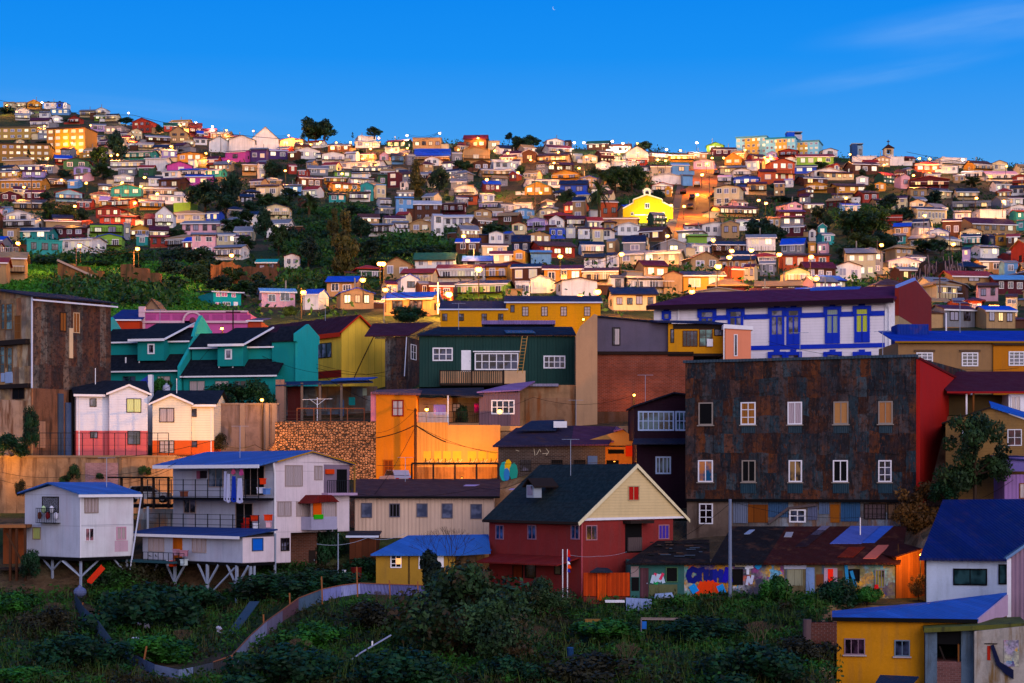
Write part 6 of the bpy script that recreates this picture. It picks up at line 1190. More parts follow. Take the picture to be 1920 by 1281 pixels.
# ---- 22 white house on stilts (left)
WS_SHADE = mat('plaster', '#aeb0bc', dirt=.3, joint=1.22); WS_LIT = mat('plaster', '#c6c4c8', dirt=.3, joint=1.2)  # one white wall in two tones, the left face with shade in its colour
b = B('stilt_house', 'white two-storey box house on steel stilts with bright blue roof at lower left', 'house', 150, 1046, 150, 50, 250, uS=47); ze = b.z(925)
mb = MB(); mb.box(0, b.W, 0, b.D, 0, ze, WS_LIT); mb.box(-.02, 0, .0, b.D, 0, ze, WS_SHADE); mb.prism([(-.02, 0, ze), (-.02, b.D, ze), (-.02, b.D/2, b.L('L', 97, 910)[1])], (.1, 0, 0), WS_SHADE); b.p('wall', mb)
h = b.L('L', 97, 907)[1]-ze; b.gable(mat('roof', '#3e68a8', rust=.15, dirt=.45, pitch=.4, bs=1), ze, h, 'x', ov=.45)
mb = MB(); mb.box(-.5, b.W+.5, -.53, -.46, ze-.32, ze-.1, WH); b.p('gutter', mb); mb = MB(); mb.box(-.05, b.W+.03, -.05, b.D+.05, -.25, 0, BLK); b.p('floor_frame', mb)
b.win('L', 80, 931, 111, 962, DKW, BLK, 1, 1); 
a0, a1 = sorted((b.L('L', 78, 0)[0], b.L('L', 114, 0)[0])); z0 = b.L('L', 96, 980)[1]; z1 = b.L('L', 96, 953)[1]; mb = MB()
for i in range(12): c = a0+(a1-a0)*i/11; mb.box(-.55, -.52, c-.015, c+.015, z0, z1, STL)
mb.box(-.57, 0, a0, a1, z0-.04, z0, STL); mb.box(-.57, -.5, a0, a1, z1-.03, z1+.02, STL); bb = b.p('balcony', mb); mb = MB()
for i, c in enumerate(('#b8b8c8', '#c8c8d4', '#8c2028', '#a8c098', '#704030')): mb.ball((-.3, a0+.25+i*(a1-a0-.4)/4, z0+.55+.5*(i % 2)), .2, .16, .3, mat('plain', c))
b.p('plants_and_toys', mb, bb)
b.win('L', 62, 988, 77, 1012, mat('plain', '#8a7a6a'), CURG, 1, 1); b.win('F', 158, 933, 184, 962, mat('plain', '#8c7c74'), CUR, 4, 1); b.win('F', 159, 990, 176, 1015, WH, mat('glass', '#1c1014', c2='#a87078'), 2, 1); b.win('F', 218, 988, 236, 1012, mat('plain', '#c090a4'), CUR, 2, 1)
b.panel('stain', 'F', 215, 1014, 240, 1034, mat('plaster', '#b89ca8'), d=.012)
for u in (150,): b.panel('corner_trim', 'F', 150, 925, 152, 1046, WH, d=.03)
mb = MB(); mb.box(0, b.W, -.012, 0, b.z(985)-.03, b.z(985), mat('plain', '#888894')); b.p('joint', mb)
mb = MB(); mb.tube([(b.W+.5, -.4, ze-.2), (b.W-.5, -.25, -1.0), (b.W-.8, -.2, -3)], .06, GUT); b.p('downpipe', mb)
def stilt(b, x, y, zb, arms=True, dirs=((-1.1, 0), (1.1, 0)), drop=1.5):
    mb = MB(); mb.bar((x, y, zb), (x, y, -.25), .11, GAL, 4)
    if arms:
        for dx, dy in dirs: mb.bar((x, y, -drop), (x+dx, y+dy, -.25), .08, GAL, 4)
    b.p('stilt', mb)
stilt(b, .3, .3, -4.5, dirs=((-.2, 1.9), (1.9, .2), (-1.1, .9))); stilt(b, .3, b.D*.55, -4, drop=1.1, dirs=((0, 1.2), (0, -1.2))); stilt(b, b.W-.4, .3, -4.5, dirs=((-1.3, 0),)); stilt(b, b.W-.4, b.D-1, -4, dirs=((-1.3, 0),))
# ---- 23 three-storey white house
LL_SHADE = mat('plaster', '#a6a8b6', dirt=.3, joint=1.22); PKL_LIT = mat('plaster', '#ccbec2', dirt=.3, joint=1.21); BR3 = mat('roof', '#4064a4', rust=.12, dirt=.45, pitch=.4, bs=1)  # pale wall colours carry the light: shaded tone left, rosy lit tone elsewhere
b = B('three_storey_house', 'three-storey pale house with two long balconies, washing and a blue roof', 'house', 514, 1056, 152, 50, 655, uS=325); ze = b.z(866); D = b.D
z1 = b.z(1000); mb = MB(); mb.box(0, b.W, 0, D, z1, ze, PKL_LIT); mb.box(-.03, 0, 0, D, z1, ze, LL_SHADE); mb.box(0, b.x(545), 0, 6, 0, z1, PKL_LIT); b.p('wall', mb)
pk = b.x(580); h = b.z(846)-ze; xr = b.W+.3; mb = MB(); xm = pk; sl = h/xm
mb.slab([(-1.9, -.35, ze-1.9*sl*.5), (xm, -.35, ze+h+.1), (xm, D+.3, ze+h+.1), (-1.9, D+.3, ze-1.9*sl*.5)], .14, BR3); mb.slab([(xm, -.35, ze+h+.1), (xr, -.35, b.z(869, u=655)), (xr, D, b.z(869, u=655)), (xm, D+.3, ze+h+.1)], .14, BR3); r = b.p('roof', mb)
mb = MB(); mb.box(-1.97, -1.9, -.35, D+.3, ze-1.9*sl*.5-.3, ze-1.9*sl*.5-.02, WH); b.p('gutter', mb, r); mb = MB(); mb.bar((0, -.38, ze+.0), (xm, -.38, ze+h), .07, mat('plain', '#a87c28')); mb.bar((xm, -.38, ze+h), (xr, -.38, b.z(870, u=655)), .07, mat('plain', '#a87c28')); b.p('bargeboard', mb, r)
mb = MB(); mb.prism([(0, 0, ze), (b.W, 0, ze), (b.W, 0, b.z(870, u=655)), (xm, 0, ze+h-.06)], (0, .1, 0), PKL_LIT); b.p('gable_wall', mb)
WT = mat('plain', '#9c8c88')
b.win('F', 534, 872, 567, 912, WT, CUR, 2, 1); b.win('F', 589, 873, 604, 900, WT, CUR, 2, 1); b.win('F', 520, 940, 546, 968, WT, CUR, 2, 1); b.win('F', 555, 940, 579, 968, WT, CUR, 2, 1); b.win('F', 526, 1009, 542, 1033, DKW, GLP, 3, 3)
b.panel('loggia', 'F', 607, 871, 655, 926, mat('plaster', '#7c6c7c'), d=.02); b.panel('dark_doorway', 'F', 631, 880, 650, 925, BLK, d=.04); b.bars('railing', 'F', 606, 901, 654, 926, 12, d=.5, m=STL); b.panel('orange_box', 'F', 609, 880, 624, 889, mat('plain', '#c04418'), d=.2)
mb = MB(); mb.box(b.x(603), b.W+.2, -.75, 0, b.z(930), b.z(925), mat('plaster', '#a890a8')); mb.bar((b.W+.1, -.5, b.z(930)), (b.W+.1, -.5, b.z(872)), .08, mat('plain', '#8a6c3c')); b.p('balcony_floor', mb)
# projecting lower bay with red awning
mb = MB(); x0, x1 = b.x(584, -1.2), b.x(632, -1.2); mb.box(x0, x1, -1.2, 0, b.z(996, -1.2), b.z(971, -1.2), mat('plaster', '#9c98ac')); mb.box(x0, x1, -1.2, 0, b.z(944, -1.2), b.z(940, -1.2), WT); 
for u in (585, 605, 631): mb.box(b.x(u, -1.2)-.06, b.x(u, -1.2)+.06, -1.2, -1.1, b.z(971, -1.2), b.z(942, -1.2), WT)
b.p('bay', mb); b.panel('bay_glass', 'F', 606, 943, 631, 970, CUR, off=-1.1); b.panel('orange_blind', 'F', 587, 943, 604, 970, mat('plain', '#c85c14'), off=-1.1)
mb = MB(); mb.prism([(x0-.4, -1.6, b.z(945, -1.2)), (x0+.5, -1.6, b.z(929, -1.2)), (x0+1.9, -1.6, b.z(929, -1.2)), (x1-.1, -1.6, b.z(943, -1.2)), (x0+1.4, -1.6, b.z(942, -1.2))], (0, 1.6, 0), mat('roof', '#6c1c18', rust=.2)); b.p('awning', mb); b.panel('green_cloth', 'F', 588, 965, 605, 973, mat('plain', '#38a018'), off=-1.2, d=.1)
# balconies along the left face
def Lbox(mb, y0, y1, d0, d1, za, zb, m): mb.box(-.03-d1, -.03-d0, y0, y1, za, zb, m)
yE = b.L('L', 328, 0)[0]
for vf, vr, nm in ((934, 900, 'upper'), (998, 966, 'lower')):
    zf = b.z(vf); zr = b.z(vr); mb = MB(); Lbox(mb, 0, yE+1.5, 0, 1.7, zf-.16, zf, BLK); f = b.p('balcony_floor', mb, label=nm+' balcony floor'); mb = MB()
    n = 9
    for i in range(n+1): c = (yE+1.5)*i/n; Lbox(mb, c-.03, c+.03, 1.6, 1.66, zf, zr+.05, STL)
    for q in (0, .35, .7, 1.): zz = zf+.1+(zr-zf-.1)*q; Lbox(mb, 0, yE+1.5, 1.61, 1.65, zz-.018, zz+.018, STL)
    b.p('railing', mb, f)
b.win('L', 391, 875, 419, 914, WT, mat('glass', '#24384c', c2='#6c7488'), 2, 1, off=-.03); b.win('L', 457, 873, 497, 930, WT, BLK, 3, 1, off=-.03); b.win('L', 345, 936, 368, 963, WT, GLP, 2, 1, off=-.03); b.win('L', 442, 943, 475, 995, WT, BLK, 2, 1, off=-.03)
for u0, u1, v0, v1, c in ((370, 376, 883, 898, '#8c5068'), (377, 388, 883, 897, '#241c24')): b.panel('hanging_cloth', 'L', u0, v0, u1, v1, mat('plain', c), off=-.03, d=.1)
TUBN = [0]
def tub(b, x, a, z_, c, where_):
    w = np.array(b.O)+b.ex*x+b.ey*a; TUBN[0] += 1; r_ = random.Random(TUBN[0]); k = r_.uniform(.2, .3)
    o = empty('storage_tub', (w[0], w[1], b.O[2]+z_-.3), r_.uniform(0, 1.5), where_, 'tub', 'tubs and buckets on the walkways'); mb = MB(); mb.box(-k, k, -k*.8, k*.8, 0, .42, mat('plain', c)); mb.build('body', o); mb = MB(); mb.box(-k-.04, k+.04, -k*.8-.04, k*.8+.04, .4, .47, mat('plain', c)); mb.build('rim', o)
HUE = {'#c8401c': 'orange', '#b8b8c8': 'white', '#5c7cb0': 'blue', '#a8281c': 'red', '#c03c1c': 'orange-red', '#d04420': 'bright orange', '#c8c8d4': 'white', '#c8a0a8': 'pinkish', '#901c1c': 'dark red', '#7c4c3c': 'brown'}
for u, v, c in ((493, 901, '#c8401c'), (489, 918, '#b8b8c8'), (500, 920, '#5c7cb0'), (462, 975, '#a8281c'), (478, 970, '#c03c1c'), (503, 969, '#d04420'), (480, 985, '#c8c8d4'), (504, 982, '#c8a0a8'), (460, 985, '#901c1c'), (345, 925, '#7c4c3c')):
    a, z_ = b.L('L', u, v, -1.1); tub(b, -1.1, a, z_, c, f"{HUE[c]} tub piled on the {'upper' if v < 940 else 'lower'} long balcony{' at its far left end' if u < 400 else ', right of the washing' if u > 500 else ', low against the railing' if v in (918, 985) else ' behind the railing'}")
CL = []
for (u, v0, v1, c, w) in ((422, 884, 938, '#a8a8c0', .3), (428, 889, 941, '#b4b4c8', .35), (437, 880, 888, '#b05070', .4), (438, 893, 940, '#1c3c9c', .5), (449, 897, 942, '#b8b8d0', .6), (452, 880, 890, '#b04c80', .4)):
    a, zt_ = b.L('L', u, v0, -1.75); _, zb_ = b.L('L', u, v1, -1.75); CL.append((a, w, zt_, zb_, c))
lo = empty('laundry', tuple(b.e.location), b.th, 'blue, white and pink washing hanging from the upper balcony of the three-storey house', 'laundry')
for a, w, zt_, zb_, c in CL: mb = MB(); mb.prism([(-1.75, a-w*.35, zt_), (-1.75, a+w*.35, zt_), (-1.75, a+w*.6, zb_), (-1.72, a, zb_-.1), (-1.75, a-w*.6, zb_)], (.06, 0, 0), mat('plain', c)); mb.build('cloth', lo)
mb = MB(); mb.tube([(-.2, -.15, ze-.1), (-.05, -.15, ze-1), (-.05, -.15, z1-.0)], .07, WH); mb.tube([(-.05, -.15, z1), (-.05, -.15, -3.5)], .1, GAL); b.p('downpipe', mb)
# lower block in front
b2 = B('lower_annex', 'low pale annex on steel props in front of the three-storey house with a blue shutter', 'house', 455, 1056, 147, 50, 514, uS=268); ze = b2.z(1008); mb = MB(); mb.box(0, b2.W, 0, b2.D, 0, ze, PKL_LIT); mb.box(-.03, 0, 0, b2.D, 0, ze, LL_SHADE); b2.p('wall', mb)
mb = MB(); mb.slab([(-.6, -.3, ze+.15), (b2.W+.1, -.3, ze+.6), (b2.W+.1, b2.D+1.5, ze+.6), (-.6, b2.D+1.5, ze+.15)], .12, mat('roof', '#2c4478', rust=.1)); mb.box(-.67, -.6, -.3, b2.D+1.5, ze-.12, ze+.1, WH); b2.p('roof', mb); b2.win('F', 472, 1009, 493, 1033, mat('plain', '#40506c'), mat('plain', '#1860b8'), 1, 1)
b2.win('L', 361, 1008, 387, 1037, WT, CUR, 3, 1, off=-.03); b2.win('L', 279, 1008, 308, 1035, WT, CUR, 3, 1, off=-.03); b2.door('L', 325, 1006, 342, 1058, mat('wood', '#b0601c'), off=-.03)
mb = MB(); yE = b2.D; yS = b2.L('L', 350, 0)[0]; mb.box(-1.3, 0, yS, yE+2, -.2, -.02, mat('plain', '#305058')); f = b2.p('walkway', mb); b2.bars('railing', 'L', 268, 1035, 345, 1058, 8, off=-1.25, d=0, parent=f); mb = MB()
for u, v, c in ((320, 1054, '#b8b8c4'), (324, 1055, '#c8441c'), (345, 1053, '#b8c4c8'), (330, 1034, '#a07c8c'), (345, 1036, '#9c7080'), (336, 1050, '#241814')): a, z_ = b2.L('L', u, v, -.7); tub(b2, -.7, a, z_, c, ({'#b8b8c4': 'white', '#c8441c': 'orange', '#b8c4c8': 'pale', '#a07c8c': 'pinkish', '#9c7080': 'mauve', '#241814': 'black'}[c])+' bucket on the walkway by the orange door of the lower annex')
mb = MB(); mb.box(-.05, b2.W+.05, -.05, b2.D+.05, -.24, 0, BLK); b2.p('floor_frame', mb)
for u, arm in ((328, 1), (389, 1), (444, 1), (278, 1)):
    a = b2.L('L', u, 0)[0]; mb = MB(); mb.bar((0, a, -4.2), (0, a, -.2), .13, GAL)
    for d_ in (-1.3, 1.1): mb.bar((0, a, -1.8), (0, a+d_, -.2), .09, GAL)
    b2.p('stilt', mb)
mb = MB(); mb.bar((0, b2.L('L', 392, 0)[0], -2.6), (0, b2.L('L', 440, 0)[0], -.4), .08, GAL); b2.p('brace', mb)
for u in (471, 478): a = b2.x(u); mb = MB(); mb.bar((a, .1, -4), (a, .1, -.2), .12, GAL); b2.p('stilt', mb)
b = B('brick_hut', 'small bare brick hut with a dark doorway under the three-storey house', 'hut', 545, 1075, 156, 0, 594, 5); b.wall(mat('brick', '#6c4434'), b.z(997)); b.door('F', 579, 1032, 592, 1068, DKW); b.shed(mat('roof', '#5c3028'), b.z(998), b.z(992), m2=DKW)
# ---- 24 cream building, carports
CR = mat('corr', '#c0a898', pitch=.32, dirt=.2)
b = B('cream_building', 'long low cream corrugated building with five square windows and brown roof', 'building', 665, 1000, 161, 0, 926, 8); b.wall(CR, b.z(934), z0=-.4); b.shed(mat('roof', '#4c3438', rust=.5), b.z(931), b.z(902, 8), y1=8, ov=.5, m2=BLK)
for i, (u0, v0, u1, v1) in enumerate(((677, 943, 698, 971), (730, 944, 750, 970), (781, 944, 802, 970), (828, 944, 849, 972), (882, 945, 904, 973))): b.win('F', u0, v0, u1, v1, mat('plain', '#605c68'), (mat('glass', '#384058', c2='#58607c') if i != 1 else BLK), 1 if i != 1 else 3, 1, t=.08)
mb = MB(); mb.box(-.2, b.W, -.3, 6, -.9, -.4, BLK); b.p('foundation', mb)
for x0, x1, y0, y1 in ((5.0, 6.0, 4.6, 5.2), (8.9, 10.6, 2.6, 3.2)): mb = MB(); zz = b.z(931)+(b.z(902, 8)-b.z(931))*y0/8+.13; mb.slab([(x0+4, y0, zz), (x1+4, y0, zz), (x1+4.4, y1, zz+.11), (x0+4.2, y1, zz+.11)], .02, mat('plain', '#a08cb0')); b.p('roof_patch', mb)
b = B('street_fence', 'dark steel mesh fence with tall posts along the street behind the cream building', 'fence', 770, 912, 169.5, 0, 936, .1); b.bars('posts', 'F', 772, 869, 934, 905, 4, d=0, r=.08, m=DKW); b.bars('mesh', 'F', 772, 870, 934, 903, 60, d=.03, r=.008, m=DKW); mb = MB(); mb.bar((-3, 0, b.z(873)), (b.W+9, 0, b.z(868)), .03, DKW); b.p('wire', mb)
b = B('carport', 'black timber carport and deck between the stilt house and the three-storey house', 'carport', 228, 945, 163, 0, 322, 6); mb = MB(); mb.box(-1, b.W, -1, 6, b.z(897), b.z(894), BLK); b.p('roof', mb); mb = MB(); mb.box(0, b.W+.5, -.5, 6, b.z(952), b.z(946), BLK); b.p('deck', mb); mb = MB()
for u in (230, 268, 290, 318): a = b.x(u); mb.box(a-.1, a+.1, -.6, -.4, -3.5, b.z(895), DKW)
b.p('post', mb); b.bars('railing', 'F', 250, 925, 322, 946, 10, d=.55, m=STL)
car('white car parked on the deck under the black carport', P(277, 943, 165.5), pi*.02, '#b0b4c0'); car('pale hatchback parked on the lit street beside the orange building', P(742, 912, 174), pi/2+.4, '#a89aa0')
b = B('dark_shack', 'dark open shack with posts under the carport at left of the annex', 'shed', 250, 1045, 158, 0, 326, 4); b.wall(mat('shack', tone='grey'), b.z(955), y0=2, z0=-2); mb = MB(); mb.box(b.x(277)-.08, b.x(277)+.08, 0, .15, -1, b.z(950), GAL); b.p('post', mb)
# ---- 25 small yellow house with blue roof
b = B('house', 'small ochre house with bright blue roof and a lit window above the tin fence', 'house', 705, 1100, 151, 0, 853, 7); b.wall(mat('plaster', '#9c7a34', dirt=.35), b.z(1040), z0=-2); BF = mat('roof', '#3868ac', rust=.05, dirt=.3); ze = b.z(1039)
mb = MB(); mb.slab([(-.4, -.5, ze), (b.W+.3, -.5, ze), (b.x(915, 3), 3.5, b.z(1002, 3.5)), (b.x(765, 3.5), 3.5, b.z(1004, 3.5))], .12, BF); mb.slab([(b.W+.3, -.5, ze), (b.W+2.8, .8, ze+.1), (b.x(916, 3), 3.5, b.z(1002, 3.5))], .12, BF); b.p('roof', mb)
b.win('F', 732, 1040.5, 753, 1065, WH, GLS, 2, 3, t=.09); mb = MB(); a = b.x(747); mb.box(a-.2, a+.22, -.1, -.05, b.z(1058), b.z(1047), mat('lit', '#ffa020', e=1.6)); b.p('lit_pane', mb); b.win('F', 785, 1040.5, 808, 1067, WH, GLS, 2, 3, t=.09); b.door('F', 819, 1041, 832, 1085, WH); b.panel('beam', 'F', 766, 1040, 768, 1098, DKW, d=.08)
b = B('lean_to', 'brown wooden lean-to with dark planks left of the small ochre house', 'shed', 655, 1100, 155, 0, 705, 5); b.wall(mat('wood', '#5c3420', pw=.5), b.z(1008), z0=-1); b.shed(mat('roof', '#2c2c38', rust=.6), b.z(1006), b.z(1000), y1=3)
b = B('workshop', 'low wooden workshop right of the small ochre house under its blue roof', 'shed', 850, 1100, 153.5, 0, 917, 5); b.wall(mat('shack', pw=.6, ph=3), b.z(1034), z0=-1); mb = MB(); mb.slab([(-.2, -.3, b.z(1034)), (b.W+.2, -.3, b.z(1030)), (b.W+.2, 5, b.z(1006, 5)), (-.2, 5, b.z(1006, 5))], .1, mat('roof', '#2458a0', rust=.3)); b.p('roof', mb)
# ---- 26 red house with cream gable
RH = mat('plaster', '#80302e', dirt=.45); CG = mat('clap', '#c8b48c', dirt=.2, pitch=.22)
b = B('gabled_house', 'large red house with cream triangular gable and dark mossy tile roof', 'house', 1090, 1125, 144.5, 38, 1262, uS=917); ze = b.z(976); wf = b.W
mb = MB(); mb.box(0, wf, 0, b.D, -2, ze, RH); b.p('wall', mb); xl = 0.; pk = b.x(1190); zr = b.z(874); xr_ = b.x(1283)
mb = MB(); mb.prism([(-.1, -.12, ze), (xr_, -.12, ze+.1), (pk, -.12, zr)], (0, .2, 0), CG); mb.prism([(-.1, -.2, ze-.02), (xr_, -.2, ze+.05), (xr_, -.2, ze+.2), (-.1, -.2, ze+.18)], (0, .25, 0), WH); b.p('gable_wall', mb)
TL = mat('tiles', '#122224', dirt=.4, pitch=.3); mb = MB(); mb.slab([(-.55, -.3, ze-.15), (pk, -.3, zr+.2), (pk, b.D+.2, zr+.2), (-.55, b.D+.2, ze-.15)], .18, TL); mb.slab([(pk, -.3, zr+.2), (xr_+.2, -.3, ze+.0), (xr_+.2, b.D+.2, ze+.0), (pk, b.D+.2, zr+.2)], .18, TL); r = b.p('roof', mb)
mb = MB(); mb.prism([(pk, -.36, zr+.2), (xr_+.3, -.36, ze-.05), (xr_+.3, -.36, ze-.3), (pk, -.36, zr-.1), (-.5, -.36, ze-.4), (-.6, -.36, ze-.15)], (0, .06, 0), mat('plain', '#d0c4a4')); mb.box(-.65, -.55, -.3, b.D, ze-.3, ze-.1, DKW); b.p('bargeboard', mb, r)
b.win('F', 1177, 911, 1198, 939, mat('plain', '#a89878'), mat('plaster', '#a01c14'), 2, 1, off=-.12, label='red shuttered attic window'); b.win('F', 1098, 985, 1119, 1013, mat('plain', '#9c7078'), GLS, 2, 1); b.win('F', 1234, 984, 1254, 1011, mat('plain', '#9c7078'), mat('curtain', '#4c3c98'), 3, 1, label='purple curtained window')
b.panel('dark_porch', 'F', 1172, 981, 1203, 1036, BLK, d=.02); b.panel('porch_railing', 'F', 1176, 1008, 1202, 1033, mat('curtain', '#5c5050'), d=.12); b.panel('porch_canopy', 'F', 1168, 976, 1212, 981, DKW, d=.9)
for u0, u1 in ((930, 945), (990+81, 1087)): b.win('L', u0, 984, u1, 1012, mat('plain', '#8c6c7c'), mat('glass', '#102448', c2='#3c5c94'), 2, 1)
b.win('L', 990, 984, 1006, 1012, mat('plain', '#8c6c7c'), mat('glass', '#102448', c2='#3c5c94'), 2, 1)
b.panel('corner_trim', 'F', 1090, 978, 1091.5, 1120, mat('plain', '#b05860'), d=.04)
a, _ = b.L('L', 980, 0); zz = b.L('L', 978, 931)[1]; mb = MB(); mb.box(.7, 1.5, a-.5, a+.4, zz-.1, zz+.9, mat('plain', '#8c94a0')); dm = b.p('dormer', mb); mb = MB(); mb.box(.66, .7, a-.35, a+.25, zz+.1, zz+.8, GLP); b.p('window', mb, dm)
mb = MB(); mb.slab([(.5, a-.8, zz+.8), (.5, a, zz+1.45), (3, a, zz+1.45), (3, a-.8, zz+.8)], .1, DKW); mb.slab([(.5, a, zz+1.45), (.5, a+.7, zz+.8), (3, a+.7, zz+.8), (3, a, zz+1.45)], .1, DKW); b.p('dormer_roof', mb, dm)
for u0, v0, u1, v1, m_ in ((962, 1057, 981, 1085, mat('wood', '#7c3414')), (985, 1057, 1005, 1085, GLS), (1040, 1058, 1053, 1078, mat('curtain', '#6c6450'))): b.win('L', u0, v0, u1, v1, DKW, m_, 1, 1)
mb = MB(); mb.slab([(-2.2, .2, b.z(1058)), (-2.2, b.D*.9, b.z(1060)), (0, b.D*.9, b.z(1045)), (0, .2, b.z(1045))], .1, mat('roof', '#7c2420', rust=.2)); b.p('porch_roof', mb)
# orange plank fence
b = B('plank_fence', 'glossy orange plank fence and gate post beside the red house', 'fence', 1094, 1142, 141, 0, 1181, .3); PW = mat('wood', '#b8481c', pw=.16); b.wall(mat('plaster', '#6c3028'), b.z(1118), z0=-1, name='base'); mb = MB(); mb.box(0, b.x(1119), 0, .1, b.z(1119), b.z(1074), PW); mb.box(b.x(1138), b.W, 0, .1, b.z(1119), b.z(1074), PW); b.p('planks', mb); mb = MB(); mb.box(b.x(1120), b.x(1137), -.15, .2, b.z(1126), b.z(1072), mat('wood', '#cc5418', pw=.2)); b.p('gate', mb); mb = MB(); mb.slab([(b.x(1106), -.5, b.z(1071)), (b.x(1148), -.5, b.z(1071)), (b.x(1140), .8, b.z(1066)), (b.x(1120), .8, b.z(1065))], .1, mat('roof', '#22303c')); b.p('canopy', mb)
# ---- 28 graffiti row
b = B('graffiti_row', 'long low row covered in graffiti under one dark rusty tin roof', 'building', 1182, 1128, 141, 0, 1678, 9); ze = b.z(1055); xs = [b.x(q) for q in (1182, 1283, 1370, 1470, 1586, 1678)]
ms = [mat('plaster', '#34605c', dirt=.4), mat('paint', '#b07c1c', mix=1, scale=.9), mat('paint', '#3c3c50', mix=1, scale=1.5), mat('stain', '#6a6048', c2='#30506c'), mat('paint', '#6c7050', mix=1, scale=1.1)]
for i, m_ in enumerate(ms): mb = MB(); mb.box(xs[i], xs[i+1], 0, 6, -2, ze, m_); b.p('wall', mb, label=('sea-green painted wall', 'yellow wall with blue and orange lettering', 'dark painted wall with white marks', 'stained wall with pale door', 'greenish scribbled wall')[i])
zr = b.z(987, 7.0)
DRF = mat('roof', '#1c1416', rust=.5); RRF = mat('roof', '#3c1410', rust=.7)
mb = MB(); mb.slab([(-.4, -.5, ze), (b.x(1330), -.5, ze), (b.x(1330, 7), 7, b.z(1012, 7)), (b.x(1232, 7), 7, b.z(1014, 7))], .14, DRF); mb.slab([(b.x(1330), -.5, ze), (b.x(1430), -.5, ze), (b.x(1475, 7), 7, zr), (b.x(1372, 7), 7, zr)], .14, DRF); b.p('roof', mb, label='dark sagging left roof half')
mb = MB(); mb.slab([(b.x(1430), -.5, ze), (b.W+.3, -.5, ze), (b.x(1700, 7), 7, zr), (b.x(1475, 7), 7, zr)], .14, RRF); r = b.p('roof', mb, label='rusty red-brown right roof half')
rnd = random.Random(5); RP1 = mat('roof', '#5060a0', rust=.1)
def rpatch(u0, u1, y0, y1, m_, sk=.6):
    f = lambda y: ze+.03+(zr-ze)*(y+.5)/7.5
    mb = MB(); x0, x1 = b.x(u0, y0), b.x(u1, y0); mb.slab([(x0, y0, f(y0)+.04), (x1, y0, f(y0)+.04), (x1+sk*(y1-y0), y1, f(y1)+.04), (x0+sk*(y1-y0), y1, f(y1)+.04)], .04, m_); b.p('roof_sheet', mb, r)
rpatch(1556, 1615, 3.2, 6.9, RP1); rpatch(1615, 1640, 3.4, 6.9, mat('roof', '#3c60b0', rust=0)); rpatch(1618, 1642, .2, 2.9, mat('plain', '#a86054')); rpatch(1520, 1536, 5, 6.9, mat('roof', '#6a6478')); rpatch(1470, 1484, 4.6, 5.6, mat('plain', '#8a8890'), .3); rpatch(1395, 1405, 5.2, 6.1, mat('plain', '#7c88a0')); rpatch(1570, 1600, .5, 2.5, mat('roof', '#6c2410', rust=.4)); rpatch(1490, 1512, 2.5, 6, mat('roof', '#2c1820', rust=.6))
for _ in range(26):
    u = rnd.uniform(1215, 1325); y = rnd.uniform(.5, 6); f = ze+(b.z(1012, 7)-ze)*(y+.5)/7.5; mb = MB(); x = b.x(u, y); mb.box(x, x+rnd.uniform(.2, .8), y, y+.25, f+.05, f+.12, rnd.choice([mat('plain', '#3c4858'), mat('plain', '#1c2024'), mat('plain', '#4c3c34')])); b.p('roof_debris', mb)
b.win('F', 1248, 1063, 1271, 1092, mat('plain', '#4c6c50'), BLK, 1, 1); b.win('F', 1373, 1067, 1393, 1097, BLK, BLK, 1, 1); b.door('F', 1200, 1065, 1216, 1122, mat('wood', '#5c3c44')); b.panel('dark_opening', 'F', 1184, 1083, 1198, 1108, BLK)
b.panel('pale_panel', 'F', 1183, 1062, 1198, 1082, mat('plaster', '#8c7c7c')); b.win('F', 1640, 1068, 1659, 1102, mat('plain', '#6c7488'), mat('glass', '#18181c', c2='#7c7c38'), 3, 1); b.win('F', 1590, 1067, 1612, 1090, BLK, BLK, 1, 1)
b.door('F', 1511, 1064, 1527, 1122, mat('stain', '#7088b0', c2='#283858')); b.panel('pale_board', 'F', 1470, 1060, 1512, 1067, mat('plain', '#a0a4b8')); b.panel('board', 'F', 1475, 1068, 1505, 1098, mat('wood', '#8c8c78', pw=.5)); b.panel('brown_board', 'F', 1530, 1077, 1544, 1100, mat('plain', '#6c4428')); b.panel('brown_board', 'F', 1571, 1070, 1580, 1100, mat('plain', '#5c4030')); b.panel('pink_frame', 'F', 1545, 1065, 1570, 1098, mat('plaster', '#a08c9c')); b.panel('red_panel', 'F', 1552, 1067, 1562, 1099, mat('plain', '#e03420'), d=.05)
b.panel('lower_panel', 'F', 1217, 1096, 1270, 1118, mat('plaster', '#5c6044')); b.panel('white_header', 'F', 1378, 1056, 1412, 1063, mat('plaster', '#a8a088'))
LK = [0]
def letter(strokes, c, r=.1, name='graffiti'):
    mb = MB(); m_ = mat('plain', c)
    for s_ in strokes:
        q = [(b.x(u), -.045, b.z(v)) for u, v in s_]
        for p0, p1 in zip(q, q[1:]):
            LK[0] += 1; dy = -.0035*(LK[0] % 30); p0 = (p0[0], p0[1]+dy, p0[2]); p1 = (p1[0], p1[1]+dy, p1[2])
            d = np.array(p1)-np.array(p0); n_ = np.array((-d[2], 0, d[0])); n_ = n_/np.linalg.norm(n_)*r; e_ = d/np.linalg.norm(d)*r*.5; p0 = np.array(p0)-e_; p1 = np.array(p1)+e_
            mb.prism([tuple(p0-n_), tuple(p1-n_), tuple(p1+n_), tuple(p0+n_)], (0, .06, 0), m_)
    b.p(name, mb)
